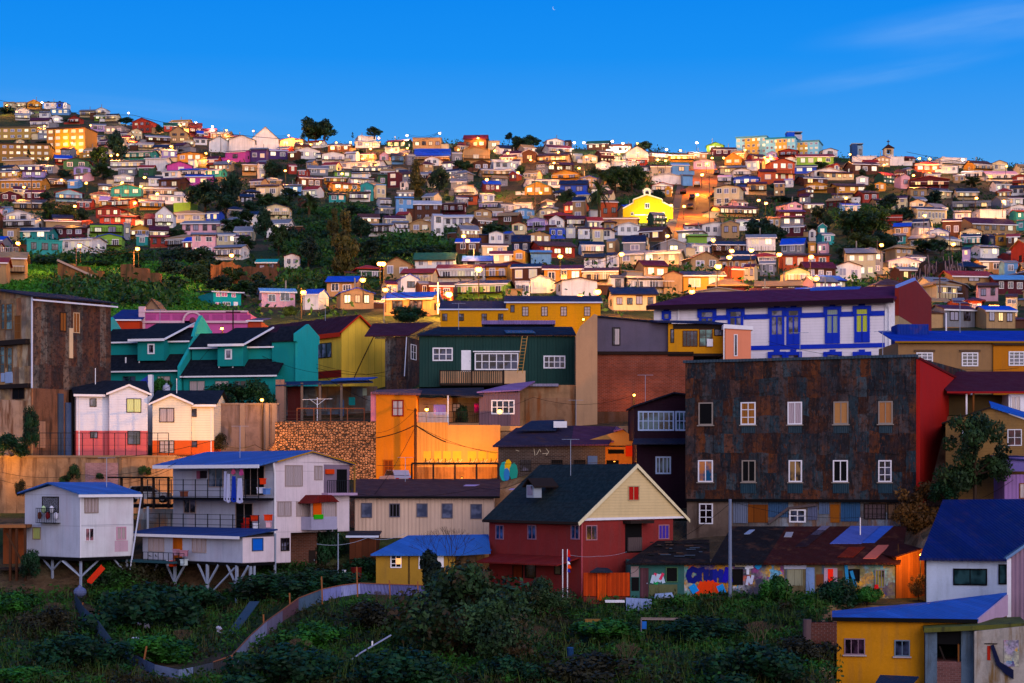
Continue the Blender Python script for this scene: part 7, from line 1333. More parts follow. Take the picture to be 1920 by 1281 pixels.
letter([[(1306, 1070), (1299, 1067), (1293, 1072), (1291, 1080), (1294, 1088), (1301, 1089), (1306, 1084)]], '#141c70', .2); letter([[(1311, 1088), (1311, 1070), (1319, 1068)], [(1324, 1070), (1324, 1084), (1331, 1088), (1335, 1082), (1335, 1070)]], '#18206c', .2); letter([[(1340, 1090), (1340, 1070), (1346, 1080), (1352, 1070), (1352, 1090)]], '#1c2484', .16); letter([[(1358, 1090), (1364, 1066), (1369, 1090)]], '#20189c', .18)
letter([[(1310, 1112), (1318, 1096), (1326, 1108), (1332, 1094), (1340, 1110), (1346, 1098)], [(1312, 1116), (1345, 1115)], [(1314, 1108), (1342, 1105)]], '#d04418', .3); letter([[(1298, 1100), (1303, 1108)], [(1350, 1100), (1355, 1112)]], '#2488c8', .26)
letter([[(1222, 1092), (1225, 1080), (1230, 1090), (1234, 1078)], [(1236, 1090), (1240, 1078), (1244, 1092)]], '#a8b8c8', .12); letter([[(1224, 1086), (1229, 1076)], [(1238, 1086), (1243, 1076)]], '#c03c60', .1); letter([[(1220, 1090), (1232, 1094)]], '#289c60', .1)
letter([[(1402, 1060), (1402, 1076)], [(1398, 1065), (1411, 1063)]], '#c0c4d4', .1); letter([[(1400, 1096), (1403, 1082), (1408, 1094), (1411, 1080)]], '#b0b4c8', .1); letter([[(1417, 1060), (1421, 1057), (1425, 1061), (1421, 1065), (1417, 1061)]], '#2c88c0', .12)
letter([[(1586, 1060), (1590, 1110)], [(1596, 1072), (1604, 1100)]], '#2c7cac', .12); letter([[(1640, 1110), (1643, 1098), (1646, 1110)]], '#b02028', .12)
# right end, orange lit wooden wall
b = B('wooden_shed', 'plank shed end glowing orange beside the graffiti row', 'shed', 1680, 1128, 141, 22, 1733, 5); ze2 = b.z(1046); mb = MB(); mb.prism([(0, 0, -2), (b.W, 0, -2), (b.W, 0, b.z(1030, u=1715)), (b.W*.8, 0, b.z(1028, u=1715)), (0, 0, ze2)], (0, 4, 0), mat('wood', '#a0602c', pw=.25)); b.p('wall', mb); mb = MB(); mb.bar((-.1, -.1, ze2+.05), (b.W*.8, -.1, b.z(1031, u=1715)), .13, mat('plain', '#8c5c2c')); b.p('bargeboard', mb)
mb = MB(); mb.slab([(-.3, -.3, ze2+.1), (b.W*.8, -.3, b.z(1028, u=1715)), (b.W*.8, 4, b.z(1024, u=1715)+.4), (-.3, 4, ze2+.5)], .1, RRF); b.p('roof', mb)
o = empty('street_lamp', P(1727, 1040, 139.6), 0, 'small lamp beside the navy-roofed house lighting the plank shed orange', 'street lamp'); mb = MB(); mb.bar((0, 0.2, -3), (0, 0.2, .2), .05, POLE); mb.build('pole', o); mb = MB(); mb.ball((0, 0, 0), .1, .1, .08, LAMPM); mb.build('lamp_glass', o); point(o, (-.3, -.2, -.3), 520)  # no fitting seen here: lamp and pole added for the orange wash
# ---- 29 white house with navy roof, 30 pink corrugated, 31 yellow house, 32 shack
b = B('house', 'white rendered house with a big steep navy roof at the right', 'house', 1737, 1160, 137, -12, 1920, 9); ze = b.z(1045); b.wall(mat('plaster', '#b4bece', dirt=.35), ze); NVR = mat('roof', '#10205c', rust=.12, dirt=.4, rough=.4); mb = MB(); mb.slab([(-.5, -.5, ze-.05), (b.W, -.5, ze-.05), (b.W+2, 5, b.z(935, 5, 1920)), (b.x(1768, 5), 5, b.z(937, 5))], .16, NVR); b.p('roof', mb)
mb = MB(); mb.slab([(b.x(1768, 5), 5, b.z(937, 5)), (b.W+2, 5, b.z(935, 5, 1920)), (b.W+2, 10, ze+1.5), (b.x(1768, 5), 10, ze+1.5)], .14, NVR); b.p('rear_roof', mb)
b.win('F', 1787, 1066, 1851, 1098, BLK, mat('glass', '#142c30', c2='#28484c'), 2, 1, t=.09); b.win('F', 1872, 1058, 1888, 1096, BLK, mat('glass', '#142c30', c2='#28484c'), 1, 1, t=.09); mb = MB(); mb.box(-.1, 0, -.1, .05, -2, ze, DKW); b.p('corner_post', mb)
b = B('corrugated_house', 'pale pink corrugated house with white corner trim at the right edge', 'house', 1888, 1190, 130, -15, 1990, 8); ze = b.z(1048); mb = MB(); mb.prism([(0, 0, -4), (b.W, 0, -4), (b.W, 0, ze+2.6), (0, 0, ze)], (0, 2, 0), mat('corr', '#8c7484', pitch=.28)); b.p('wall', mb); mb = MB(); mb.bar((-.05, -.12, ze), (b.W, -.12, ze+2.65), .12, mat('plain', '#6c88a8')); mb.slab([(-.2, -.1, ze+.1), (b.W, -.1, ze+2.75), (b.W, 1.5, ze+2.75), (-.2, 1.5, ze+.1)], .12, mat('roof', '#3c5878')); b.p('roof', mb); b.panel('corner_trim', 'F', 1888, 1047, 1896, 1175, WH, d=.05)
b = B('lilac_house', 'lilac corrugated house front at the right edge behind the navy roof', 'house', 1883, 935, 146, 0, 1960, 6); b.wall(mat('corr', '#8c6c9c', pitch=.3), b.z(890), z0=-2); mb = MB(); mb.slab([(-.3, -.4, b.z(858)), (b.W, -.4, b.z(864)), (b.W, 5, b.z(850)), (-.3, 5, b.z(850))], .1, mat('roof', '#2c2c60')); mb.box(-.1, b.W, -.15, .05, b.z(884), b.z(858), mat('plaster', '#6c6098')); b.p('roof', mb); b.win('F', 1911, 906, 1930, 935, BRD, CUR, 2, 1)
YH = mat('plaster', '#b8800c', dirt=.45)
b = B('yellow_house', 'bright yellow plastered house with blue tin roof at the lower right corner', 'house', 1569, 1330, 125, -9.5, 1733, 7); ze = b.z(1157); b.wall(YH, ze, z0=-3); BRR = mat('roof', '#3460a8', rust=.15, dirt=.45, pitch=.4, bs=1); mb = MB(); x2 = b.x(1832); mb.slab([(-.3, -.4, ze), (x2, -.4, ze-.05), (b.x(1888, 6), 6, b.z(1108, 6)), (b.x(1735, 6), 6, b.z(1128, 6))], .14, BRR); mb.slab([(-.3, -.4, ze), (b.x(1735, 6), 6, b.z(1128, 6)), (-.3, 6, ze)], .12, BRR); b.p('roof', mb)
mb = MB(); mb.slab([(-.3, -.46, ze+.02), (x2, -.46, ze-.02), (x2, -.4, ze-.02), (-.3, -.4, ze+.02)], .25, BLK); b.p('gutter', mb); mb = MB(); mb.prism([(x2-.02, -.2, ze-.6), (x2-.02, -.2, ze), (b.x(1887, 5), 5, b.z(1112, 5)), (b.x(1887, 5), 5, b.z(1150, 5))], (.1, 0, 0), mat('plaster', '#a890a4')); b.p('side_gable', mb)
b.win('F', 1583, 1197, 1622, 1228, mat('plain', '#88707c'), mat('glass', '#140c14', c2='#3c2438'), 3, 1, t=.07, sill=mat('plain', '#a89c9c')); b.win('F', 1677, 1200, 1706, 1231, mat('plain', '#6c7c8c'), GLS, 2, 1, t=.07, sill=mat('plain', '#a89c9c'))
b.wall(YH, b.z(1165), x0=b.W, x1=x2, y0=.2, z0=b.z(1182), name='upper_wall')
mb = MB(); mb.slab([(b.x(1640, -4), -4, b.z(1281, -4)), (b.x(1710, -4), -4, b.z(1281, -4)), (b.x(1722, -2), -2.5, b.z(1266, -2.5)), (b.x(1650, -2), -2.5, b.z(1264, -2.5))], .08, mat('roof', '#22344c')); b.p('canopy', mb)
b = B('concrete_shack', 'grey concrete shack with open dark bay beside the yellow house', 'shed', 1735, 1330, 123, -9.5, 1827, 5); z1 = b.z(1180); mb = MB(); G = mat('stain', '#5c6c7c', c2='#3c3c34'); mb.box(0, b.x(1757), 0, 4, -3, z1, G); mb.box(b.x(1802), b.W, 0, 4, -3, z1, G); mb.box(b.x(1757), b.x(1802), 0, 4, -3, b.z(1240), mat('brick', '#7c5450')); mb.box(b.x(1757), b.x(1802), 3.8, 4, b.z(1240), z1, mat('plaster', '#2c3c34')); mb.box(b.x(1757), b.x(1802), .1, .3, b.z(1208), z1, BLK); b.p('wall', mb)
mb = MB(); mb.slab([(-.1, -.5, z1+.12), (b.W+3.2, -.5, z1+.5), (b.W+3.2, 4, z1+.6), (-.1, 4, z1+.25)], .3, mat('stain', '#5c5c2c', c2='#2c2c1c')); b.p('roof', mb); mb = MB(); mb.box(b.x(1796), b.x(1799), .1, .3, b.z(1240), b.z(1206), BRD); mb.bar((b.x(1762), .3, b.z(1212)), (b.x(1772), .3, b.z(1238)), .07, DKW); b.p('prop', mb)
b = B('rubble_house', 'stained white rubble wall with red patches and hanging blue cloth at the lower right edge', 'house', 1827, 1330, 121.8, -9.5, 1990, 5); mb = MB(); mb.prism([(0, 0, -3), (b.W, 0, -3), (b.W, 0, b.z(1165)), (0, 0, b.z(1184))], (0, 4, 0), mat('stain', '#a09890', c2='#6a4c1c', dirt=.6)); b.p('wall', mb); b.panel('red_patch', 'F', 1851, 1211, 1857, 1238, mat('plain', '#a02c1c')); b.panel('white_panel', 'F', 1882, 1200, 1910, 1250, mat('paint', '#a094a8', mix=1), d=.04)
mb = MB(); mb.prism([(b.x(1857), -.15, b.z(1210)), (b.x(1863), -.15, b.z(1208)), (b.x(1875), -.15, b.z(1240)), (b.x(1900), -.15, b.z(1255)), (b.x(1900), -.15, b.z(1272)), (b.x(1884), -.15, b.z(1262)), (b.x(1868), -.15, b.z(1246))], (0, .1, 0), mat('plain', '#141c3c')); b.p('hanging_cloth', mb)
b.win('F', 1846, 1206, 1870, 1208, DKW, DKW, 1, 1, t=.02)
# ---- small buildings and walls between the near rows and the hill
def gY(u, v):   # distance at which the ground lies on a pixel, whole range
    Y = np.arange(112, 900, .5); z = hgt((u-UC)/F*Y, Y); k = np.nonzero(z >= (VH-v)/F*Y)[0]; return float(Y[k[0]]) if len(k) else 300.
b = B('turquoise_house', 'small turquoise two-storey house with pink windows on the grassy bank', 'house', 400, 585, 285, 26, 452, uS=372); ze = b.z(547); TQ = mat('plaster', '#1c9490', dirt=.15); b.wall(TQ, ze); b.shed(mat('roof', '#3c4858'), ze, b.z(540), y1=7, ov=.4); b.panel('lower_wall', 'F', 401, 566, 448, 585, mat('plaster', '#1a8c98'), d=.4)
for r in ((405, 548, 413, 557), (415, 548, 426, 557), (434, 549, 442, 558)): b.win('F', *r, WH, mat('curtain', '#b04c84'), 2, 1)
b.win('F', 404, 567, 413, 577, WH, mat('curtain', '#b04c84'), 2, 1, off=-.4); b.win('F', 418, 566, 432, 574, WH, GLS, 3, 1, off=-.4); b.door('F', 438, 566, 446, 584, WH, off=-.4)
b = B('retaining_wall', 'tan plaster retaining wall at the left foot of the hill', 'wall', -30, 500, 338, 0, 36, 2); b.wall(mat('stain', '#a8702c', c2='#6a4424'), b.z(474)); b.bars('railing', 'F', -20, 464, 34, 474, 14, m=WH)
b = B('retaining_wall', 'rocky tan retaining wall with steps below the pink houses', 'wall', 108, 524, 330, 0, 192, 2); mb = MB(); mb.prism([(0, 0, -2), (b.W, 0, -2), (b.W, 0, b.z(508)), (b.W*.7, 0, b.z(507)), (b.W*.69, 0, b.z(500)), (b.W*.35, 0, b.z(499)), (b.W*.34, 0, b.z(494)), (0, 0, b.z(494))], (0, 2, 0), mat('stain', '#7c5834', c2='#4c3424', dirt=.6)); b.p('wall', mb)
mb = MB(); mb.bar((0, -.2, b.z(488)), (b.W*.85, -.2, b.z(520)), .25, mat('plaster', '#a08c80')); b.p('stair_parapet', mb)
b = B('retaining_wall', 'crumbling tan rock face beside the steps', 'wall', 226, 527, 328, 0, 300, 2); mb = MB(); mb.prism([(0, 0, -2), (b.W, 0, -2), (b.W, 0, b.z(512)), (b.W*.7, 0, b.z(511)), (b.W*.69, 0, b.z(503)), (b.W*.3, 0, b.z(502)), (b.W*.29, 0, b.z(495)), (0, 0, b.z(496))], (0, 2, 0), mat('stain', '#6c4c34', c2='#2c3018', dirt=.6)); b.p('wall', mb)
for lab, u0, u1, vt, vb, c in (('tan brick retaining wall under the pink two-storey house', 395, 450, 490, 532, '#8c5c38'), ('dark brown earth retaining wall right of the pink houses', 452, 520, 498, 530, '#5c4030'), ('pale stone garden wall above the maroon roofs', 440, 530, 541, 556, '#6c6470')):
    Y = gY((u0+u1)/2, vb); b = B('retaining_wall', lab, 'wall', u0, vb, Y, 0, u1, 2); 
    rj = random.Random(u0); mb = MB(); n = 7; top = [(b.W*i/n, 0, b.z(vt)*rj.uniform(.82, 1.0)) for i in range(n+1)]; mb.prism([(0, 0, -2), (b.W, 0, -2)]+top[::-1], (0, 2, 0), mat('stain', c, c2='#3a2a1c', dirt=.5)); b.p('wall', mb)
# ---- black rocky slope on the right
for i, (u, v, w, h) in enumerate(((1755, 535, 46, 42), (1790, 540, 40, 48), (1725, 548, 30, 20))):
    Y = gY(u, v); s_ = Y/F; rk = random.Random(i); o = empty('cliff', P(u, v, Y), 0, ('black rocky cliff face streaked with pale stems, left part', 'tallest part of the black rocky cliff face', 'low dark rock left of the black cliff')[i], 'cliff'); mb = MB()
    for k in range(34):
        a = rk.uniform(-.5, .5)*w*s_; t_ = rk.uniform(0, 1); z_ = t_*h*s_*(1-.5*abs(a/(w*s_*.5))**2); r_ = rk.uniform(.6, 1.5); mb.ball((a, t_*3+rk.uniform(0, 1.5), z_-.5), r_, r_*.8, r_*1.5, mat('plain', ('#2c2420', '#1c1a1c', '#3c322c')[k % 3]), 6, 4)
    mb.build('rock', o); mb = MB()
    for k in range(26): a = rk.uniform(-.5, .5)*w*s_; z_ = rk.uniform(0, .8)*h*s_; mb.bar((a, z_/(h*s_)*3-1.6, z_), (a+rk.uniform(-.3, .3), z_/(h*s_)*3-1.2, z_+rk.uniform(1, 2.6)), .07, mat('plain', '#6c6068'))
    mb.build('stems', o)
# ---- near street lamps, seen and assumed
def near_lamp(u, v, Y, label, power, h=5.5, r=.17, white=False, wall=False):
    x, _, z = P(u, v, Y); o = empty('street_lamp', (x, Y, z), 0, label, 'street lamp')
    mb = MB()
    if not wall: mb.bar((0, .5, -h), (0, .5, .3), .07, mat('plain', '#4a3c30'), 6); mb.build('pole', o); mb = MB()
    mb.bar((0, .5, .2), (0, 0, .18), .03, DKW); mb.build('arm', o); mb = MB(); mb.box(-.12, .12, -.2, .2, .1, .2, DKW); hd = mb.build('lamp_head', o); mb = MB(); mb.ball((0, 0, 0), r, r, r*.8, mat('lamp', '#ffb040', e=14)); mb.build('lamp_glass', hd); point(o, (0, -.35, -.35), power, r=.2); return o
near_lamp(491, 750, 188.6, 'street lamp on a brown post beside the pilastered retaining wall', 260, 5)
near_lamp(416, 616, 209, 'street lamp glowing above the right teal dormer roof', 260, 5)
near_lamp(800, 768, 182.4, 'bright lamp on the yard terrace next to the lilac sheet', 330, 2)
near_lamp(1189, 741, 186.5, 'small lamp in front of the brick wall above the dark purple house', 110, 4, .13)
near_lamp(-10, 850, 177.4, 'street lamp just outside the left edge lighting the retaining wall', 1500, 6)  # out of view: lamp assumed from the glow at the left edge
near_lamp(838, 855+14, 174, 'street lamp hidden low behind the cream building lighting the yellow yard wall', 1, 1, .05) if False else None  # never built: an assumed lamp for the yard wall
for u, v, Y, pw, lab in ((866, 897, 174.5, 4200, 'floodlight low behind the mesh fence washing the yellow wall with orange light'), (742, 897, 173.0, 2400, 'low lamp by the parked hatchback lighting the orange building'), (1152, 866, 168.0, 500, 'lamp in the yard of the patched pink roof shed'), (400, 870, 174.5, 7000, 'lamp below the cream house lighting its orange base')):  # unseen lamps assumed from the orange light, placed low behind roofs and fence
    x, _, z = P(u, v, Y); o = empty('street_lamp', (x, Y, z), 0, lab, 'floodlight'); mb = MB(); mb.box(-.12, .12, -.2, .2, .05, .14, DKW); mb.bar((0, .2, .1), (0, .4, -1.5), .05, DKW); mb.build('pole', o); mb = MB(); mb.box(-.07, .07, -.12, .12, 0, .05, LAMPM); mb.build('lamp_glass', o); point(o, (0, .3, .3), pw, r=.15)
near_lamp(1094, 599, 232, 'small lamp at the right end of the long yellow house', 420, 4, .14)
near_lamp(845, 553, 262, 'lamp on the lane behind the left half of the long yellow house', 1500, 4, .22)
# ---- poles and cables
def pole(label, u, vt, vb, Y, r=.12, m=None, cross=0, name='utility_pole', lean=0):
    x, _, z = P(u, vb, Y); h = (vb-vt)*Y/F; o = empty(name, (x, Y, z), 0, label, 'pole'); mb = MB(); mb.bar((0, 0, -1), (lean, 0, h), r, m or mat('plain', '#5c4c44'), 8, r*.8); mb.build('shaft', o)
    for i in range(cross): mb = MB(); mb.box(-.9, .9, -.06, .06, h-.4-i*.6, h-.28-i*.6, DKW); mb.build('crossarm', o)
    return o
pole('dark brown utility pole in front of the orange building', 779, 766, 905, 178.5, .16, mat('plain', '#4c3020'))
pole('tall grey concrete pole in front of the graffiti row', 1369, 936, 1134, 138, .14, mat('plaster', '#70788c'))
pole('slim white pipe standing on the rusty roof of the graffiti row', 1613, 970, 1020, 146, .05, WH, name='pipe')
pole('thin metal post right of the rusty roof', 1684, 1020, 1052, 141.5, .05, DKW, name='post')
pole('pale pole left of the blue-roofed ochre house', 634, 1000, 1060, 152, .05, GAL, name='post')
pole('white post with crosspiece on the blue roof at the right', 1774, 587, 618, 178, .08, WH, name='post')
pole('wooden utility pole among the lights at far right', 1762, 520, 585, 262, .12, None, 2)
pole('slim pole with crossarm standing behind the pink parapet', 437, 580, 618, 236, .1, DKW, 1)
pole('tall white pole under the bright lamp left of the lime house', 821, 530, 575, 262, .08, WH)
pole('pole by the road at the foot of the hill, left of centre', 565, 540, 585, 262, .09, mat('plain', '#4c4034'))
for u, v0, v1, lab in ((59, 330, 400, 'tall utility pole near the left edge of the hill'), (240, 345, 420, 'tall wire-hung pole above the turquoise gabled house'), (143, 465, 525, 'pole beside the steps at the foot of the left hill'), (251, 470, 528, 'pole carrying the bright lamp above the rocky tan wall'), (1645, 450, 505, 'slim pale pole in front of the bushy tree cluster'), (1781, 440, 482, 'pole with lamp left of the navy fronted houses'), (1330, 330, 420, 'tall pole on the right kerb of the steep orange street'), (414, 255, 290, 'dark pole in front of the long white hall'), (1003, 330, 400, 'tall pole beside the low roofs left of the palm')):
    Y = hit(u, v1); pole(lab, u, v0, v1, Y, .13, None, 1)
def cable(label, pts, r=.018, sag=.6, m=None):
    q = []
    for a, c in zip(pts, pts[1:]):
        a, c = np.array(P(*a)), np.array(P(*c))
        for i in range(9): t_ = i/8; q.append(tuple(a*(1-t_)+c*t_-np.array((0, 0, 4*sag*t_*(1-t_)))))
    mb = MB(); mb.tube(q, r, m or BLK, 4); o = mb.build('cable'); tag(o, label, 'cable', 'overhead cables')
cable('thick black cable from the stone wall to the brown utility pole', [(700, 822, 178.5), (779, 797, 178.5)], .06, .2); cable('thick black cable running down right from the brown utility pole', [(779, 797, 178.5), (836, 829, 176)], .06, .1)
cable('thin cable crossing the orange building below its window', [(705, 812, 178), (779, 768, 178.4)], .02, .5); cable('long cable from the brown pole towards the workshop roof', [(779, 797, 178.5), (930, 850, 172)], .022, .4); cable('second cable from the brown pole towards the workshop', [(836, 829, 176), (1060, 856, 170)], .02, .4)
cable('cable crossing the cream house to the three-storey house', [(140, 860, 180), (400, 826, 178), (478, 834, 176), (545, 838, 176)], .03, .5); cable('cable above the stone wall left of the orange building', [(545, 838, 176), (640, 832, 177), (705, 812, 178)], .02, .5)
cable('long thin cable across the pink based house', [(0, 885, 178), (150, 890, 176), (320, 870, 170)], .02, .4); cable('thin cable over the retaining wall', [(0, 900, 177), (170, 910, 174), (325, 878, 166)], .018, .5)
cable('cable from the concrete pole to the red house', [(1369, 944, 138), (1210, 1040, 140), (1180, 1075, 140)], .02, .4); cable('cable over the yellow corrugated gable', [(593, 690, 205), (725, 697, 205)], .03, .5); cable('lower cable over the yellow corrugated gable', [(593, 683, 205), (725, 706, 205)], .02, .2)
cable('thin pale cable across the red gable wall', [(1065, 1040, 143), (1120, 1043, 144), (1175, 1035, 144)], .012, .1, GAL); cable('highest thin wire over the left crest', [(-10, 186, 700), (250, 216, 640), (560, 262, 600)], .09, 1.5, DKW); cable('thin wire across the right crest', [(1700, 285, 600), (1930, 312, 600)], .07, 1, DKW)
rc = random.Random(8); LSEEN = sorted(seen)
for i in range(0, len(LSEEN)-1):
    (u0, v0) = LSEEN[i]; c_ = [q for q in LSEEN[i+1:] if 20 < q[0]-u0 < 130 and abs(q[1]-v0) < 22]
    if not c_ or rc.random() < .35: continue
    u1, v1 = c_[0]; Ya, Yb = hit(u0, v0, 6), hit(u1, v1, 6)
    if abs(Ya-Yb) > 60: continue
    a, c = np.array(P(u0, v0, Ya+.9)), np.array(P(u1, v1, Yb+.9)); mb = MB()
    for k_ in (0, .5): mb.tube([tuple(a*(1-t_/7)+c*t_/7-np.array((0, 0, 4*1.2*(t_/7)*(1-t_/7)-k_))) for t_ in range(8)], .05, BLK, 3)
    o = mb.build('cable'); tag(o, None, 'cable', 'overhead cables of the hillside'); PEND.append((o, 'thin twin overhead cable', where((u0+u1)/2, (v0+v1)/2), u0, v0))
cable('cable sagging in front of the teal terrace', [(100, 700, 190), (300, 735, 192), (416, 622, 208)], .02, .8); cable('cable from the teal lamp to the dark yard', [(416, 622, 208), (600, 700, 198), (779, 770, 178.5)], .022, .8); cable('three-storey house supply cable from the left', [(228, 900, 165), (330, 868, 156)], .02, .3)
cable('cable from the brown pole over the street towards the cream roof', [(779, 800, 178.5), (700, 930, 161)], .02, .4); cable('cable from the brown pole over the purple-grey house', [(779, 780, 178.5), (1000, 745, 181), (1189, 741, 186)], .02, .8); cable('cable from the concrete pole across the rusted block', [(1369, 940, 138), (1700, 960, 145), (1900, 900, 146)], .018, .8)
cable('cable across the white and blue colonial front', [(1440, 640, 170), (1700, 668, 165), (1910, 690, 160)], .02, .6); cable('cable across the cream building and the red roof', [(660, 925, 160), (900, 915, 158), (1000, 890, 155)], .018, .5)
cable('low wire across the ravine left of the ochre house', [(594, 1020, 150), (690, 1008, 150), (760, 1000, 150)], .02, .3, GAL)
def aerial(u, v, Y, label, h=2.2):
    o = empty('tv_aerial', P(u, v, Y), 0, label, 'aerial', None); mb = MB(); mb.bar((0, 0, -1), (0, 0, h), .03, GAL); mb.build('mast', o); mb = MB(); mb.bar((-.7, 0, h), (.7, 0, h), .02, GAL)
    for i in range(5): mb.bar((-.6+.3*i, -.3, h), (-.6+.3*i, .3, h), .012, GAL)
    mb.build('antenna', o)
for u, v, Y, l_ in ((610, 596, 218, 'television aerial on the maroon roof of the yellow corrugated house'), (860, 610, 193, 'television aerial on the roof of the dark green house'), (1500, 674, 158, 'television aerial on the rusted block, middle'), (1655, 673, 156, 'television aerial on the rusted block near its right end'), (450, 850, 156, 'television aerial on the blue roof of the three-storey house'), (1080, 795, 178, 'television aerial above the workshop roof'), (1070, 876, 152, 'television aerial on the ridge of the red house'), (760, 905, 168, 'television aerial on the cream building roof'), (200, 910, 154, 'television aerial on the left stilt house'), (1800, 612, 176, 'television aerial on the bright blue roof'), (720, 606, 212, 'television aerial above the rust-streaked maroon house'), (300, 618, 212, 'television aerial on the left teal house'), (1210, 750, 170, 'television aerial on the dark purple house')): aerial(u, v, Y, l_)
# ---- flags by the red house, patio bits in the garden
for u, lab, cs in ((1055, 'bare white flagpole beside the red house', ()), (1064, 'white flagpole with a furled red, white, blue and orange flag', (('#c02010', 1030, 1044), ('#20208c', 1044, 1052), ('#d8d8e0', 1052, 1058), ('#e05008', 1058, 1066), ('#282c90', 1066, 1073)))):
    Y = 138.5; x, _, z = P(u, 1110, Y); o = empty('flagpole', (x, Y, z), 0, lab, 'flagpole'); mb = MB(); mb.bar((0, 0, -.5), (0, 0, 80*Y/F), .04, WH, 6); mb.build('pole', o)
    for c, v0, v1 in cs: mb = MB(); w_ = .14 if c != '#e05008' else .2; mb.prism([(.03, -.05, (1110-v0)*Y/F), (.03+w_, -.05, (1110-v0)*Y/F-.1), (.03+w_*1.3, -.05, (1110-v1)*Y/F), (0, -.05, (1110-v1)*Y/F)], (0, .12, 0), mat('plain', c)); mb.build('flag', o)
def gz(x, Y): return ground_z(x, Y)
def garden(name, label, cat, u, v, Y, fn):
    x, _, z = P(u, v, Y); o = empty(name, (x, Y, z), 0, label, cat); fn(o); return o
def gbox(nm, dims, m, rz=0): 
    def f(o):
        mb = MB(); mb.box(-dims[0]/2, dims[0]/2, -dims[1]/2, dims[1]/2, 0, dims[2], m); q = mb.build(nm, o); q.rotation_euler = (0, 0, rz)
        mb = MB(); mb.box(-dims[0]/2-.04, dims[0]/2+.04, -dims[1]/2-.04, dims[1]/2+.04, dims[2], dims[2]+.04, m); mb.build('rim', q)
    return f
def sheetfn(pts, m):
    def f(o):
        mb = MB(); mb.slab(pts, .05, m); mb.build('sheet', o); mb = MB(); mb.bar(pts[0], pts[1], .03, GAL); mb.build('edge', o)
    return f
garden('metal_sheet', 'pale sheet leaning in the garden below the orange plank fence', 'sheet', 1198, 1144, 137, sheetfn([(-.9, 0, 0), (.9, .0, -.05), (.95, .6, .75), (-.9, .6, .85)], mat('plaster', '#7c88a4')))
garden('metal_sheet', 'crumpled white tin sheet in front of the graffiti wall', 'sheet', 1245, 1122, 138, sheetfn([(-.7, 0, 0), (.7, 0, .1), (.6, .4, .4), (-.6, .5, .3)], mat('plaster', '#8c98ac')))
def bench(o):
    mb = MB()
    for i in range(3): mb.box(-.9, .5, i*.22-.3, i*.22-.18, .4+.05*i, .45+.05*i, WH)
    mb.build('slats', o)
    for x in (-.8, .4): mb = MB(); mb.box(x, x+.06, -.25, .3, -.3, .4, DKW); mb.build('leg', o)
garden('bench', 'white slatted bench in the garden below the plank fence', 'bench', 1158, 1140, 137.5, bench)
def frame_(o):
    mb = MB(); mb.bar((-1.3, 0, .75), (1.3, 0, .72), .05, mat('plain', '#8c7c78')); mb.bar((-1.2, .8, .78), (1.3, .8, .75), .04, mat('plain', '#8c7c78')); mb.build('rail', o)
    for x in (-1.25, 1.25): mb = MB(); mb.bar((x, 0, -.8), (x, 0, .75), .05, mat('plain', '#7c7480')); mb.build('leg', o)
    mb = MB(); mb.box(-1.2, -.9, -.1, .1, .1, .6, mat('plain', '#2c68b0')); mb.build('blue_cloth', o)
garden('trestle', 'rusty trestle frame with a blue rag in the dark garden', 'trestle', 1237, 1182, 130, frame_)
garden('planter', 'yellowish plank box in the garden below the fence', 'planter', 1116, 1170, 133, gbox('box', (1.4, .5, .3), mat('plain', '#8c6c3c')))
garden('barrel', 'blue barrel standing in the dark garden', 'barrel', 1069, 1238, 119, lambda o: (MB().bar((0, 0, 0), (0, 0, .75), .22, mat('plain', '#1c3c60'), 12).build('body', o), MB().bar((0, 0, .75), (0, 0, .8), .2, mat('plain', '#2c5480'), 12).build('lid', o)))
garden('wall_stub', 'short brick garden wall with a rounded pillar left of the yellow house', 'wall', 1545, 1196, 124, lambda o: (MB().box(-1., .8, -.2, .2, -.5, 1.0, mat('brick', '#5c3024')).build('wall', o), MB().bar((-1.1, -.1, -.5), (-1.1, -.1, 1.2), .28, mat('plaster', '#5c4a4c'), 10).build('pillar', o)))
garden('pipe', 'long pale pipe lying on the slope in the bottom centre', 'pipe', 697, 1228, 117, lambda o: (MB().tube([(-1.3, -.6, -.35), (-.7, 0, .1), (1.1, 1.2, 1.1)], .05, mat('plain', '#8c90a8')).build('body', o), MB().bar((0, .5, .5), (0, .5, .8), .06, WH).build('valve', o)))
garden('water_drum', 'dark red drum beside the small ochre house', 'barrel', 668, 1082, 150, lambda o: (MB().bar((0, 0, -.2), (0, 0, .7), .42, mat('plain', '#5c1410'), 12).build('body', o), MB().bar((0, 0, .7), (0, 0, .74), .45, mat('plain', '#6c1c14'), 12).build('lid', o)))
garden('bucket', 'white bucket beside the dark red drum', 'bucket', 645, 1078, 149, lambda o: (MB().bar((0, 0, -.1), (0, 0, .35), .14, WH, 10, .17).build('body', o), MB().bar((0, 0, .35), (0, 0, .38), .18, GAL, 10).build('rim', o)))
for u, v, lab in ((268, 1180, 'crumpled white plastic litter among the weeds, upper piece'), (252, 1208, 'crumpled white litter lying lowest in the weeds'), (420, 1188, 'white litter beside the leaning metal sheet')):
    def lf(o, k=u):
        r_ = random.Random(k); mb = MB()
        for i in range(5): mb.ball((r_.uniform(-.4, .4), r_.uniform(-.2, .2), r_.uniform(.1, .4)), .2, .1, .14, mat('plain', '#a8a8bc'), 5, 4)
        mb.build('litter', o)
    Y = gY(u, v)-1.5; garden('litter', lab, 'litter', u, v, Y, lf)
garden('metal_sheet', 'long blue-grey tin sheet lying up the slope beside the curved fence', 'sheet', 436, 1182, gY(436, 1182)-1, sheetfn([(-.3, -1, -.2), (.4, -1, -.1), (1.6, 2.2, 1.9), (.9, 2.2, 1.9)], mat('plaster', '#304458')))
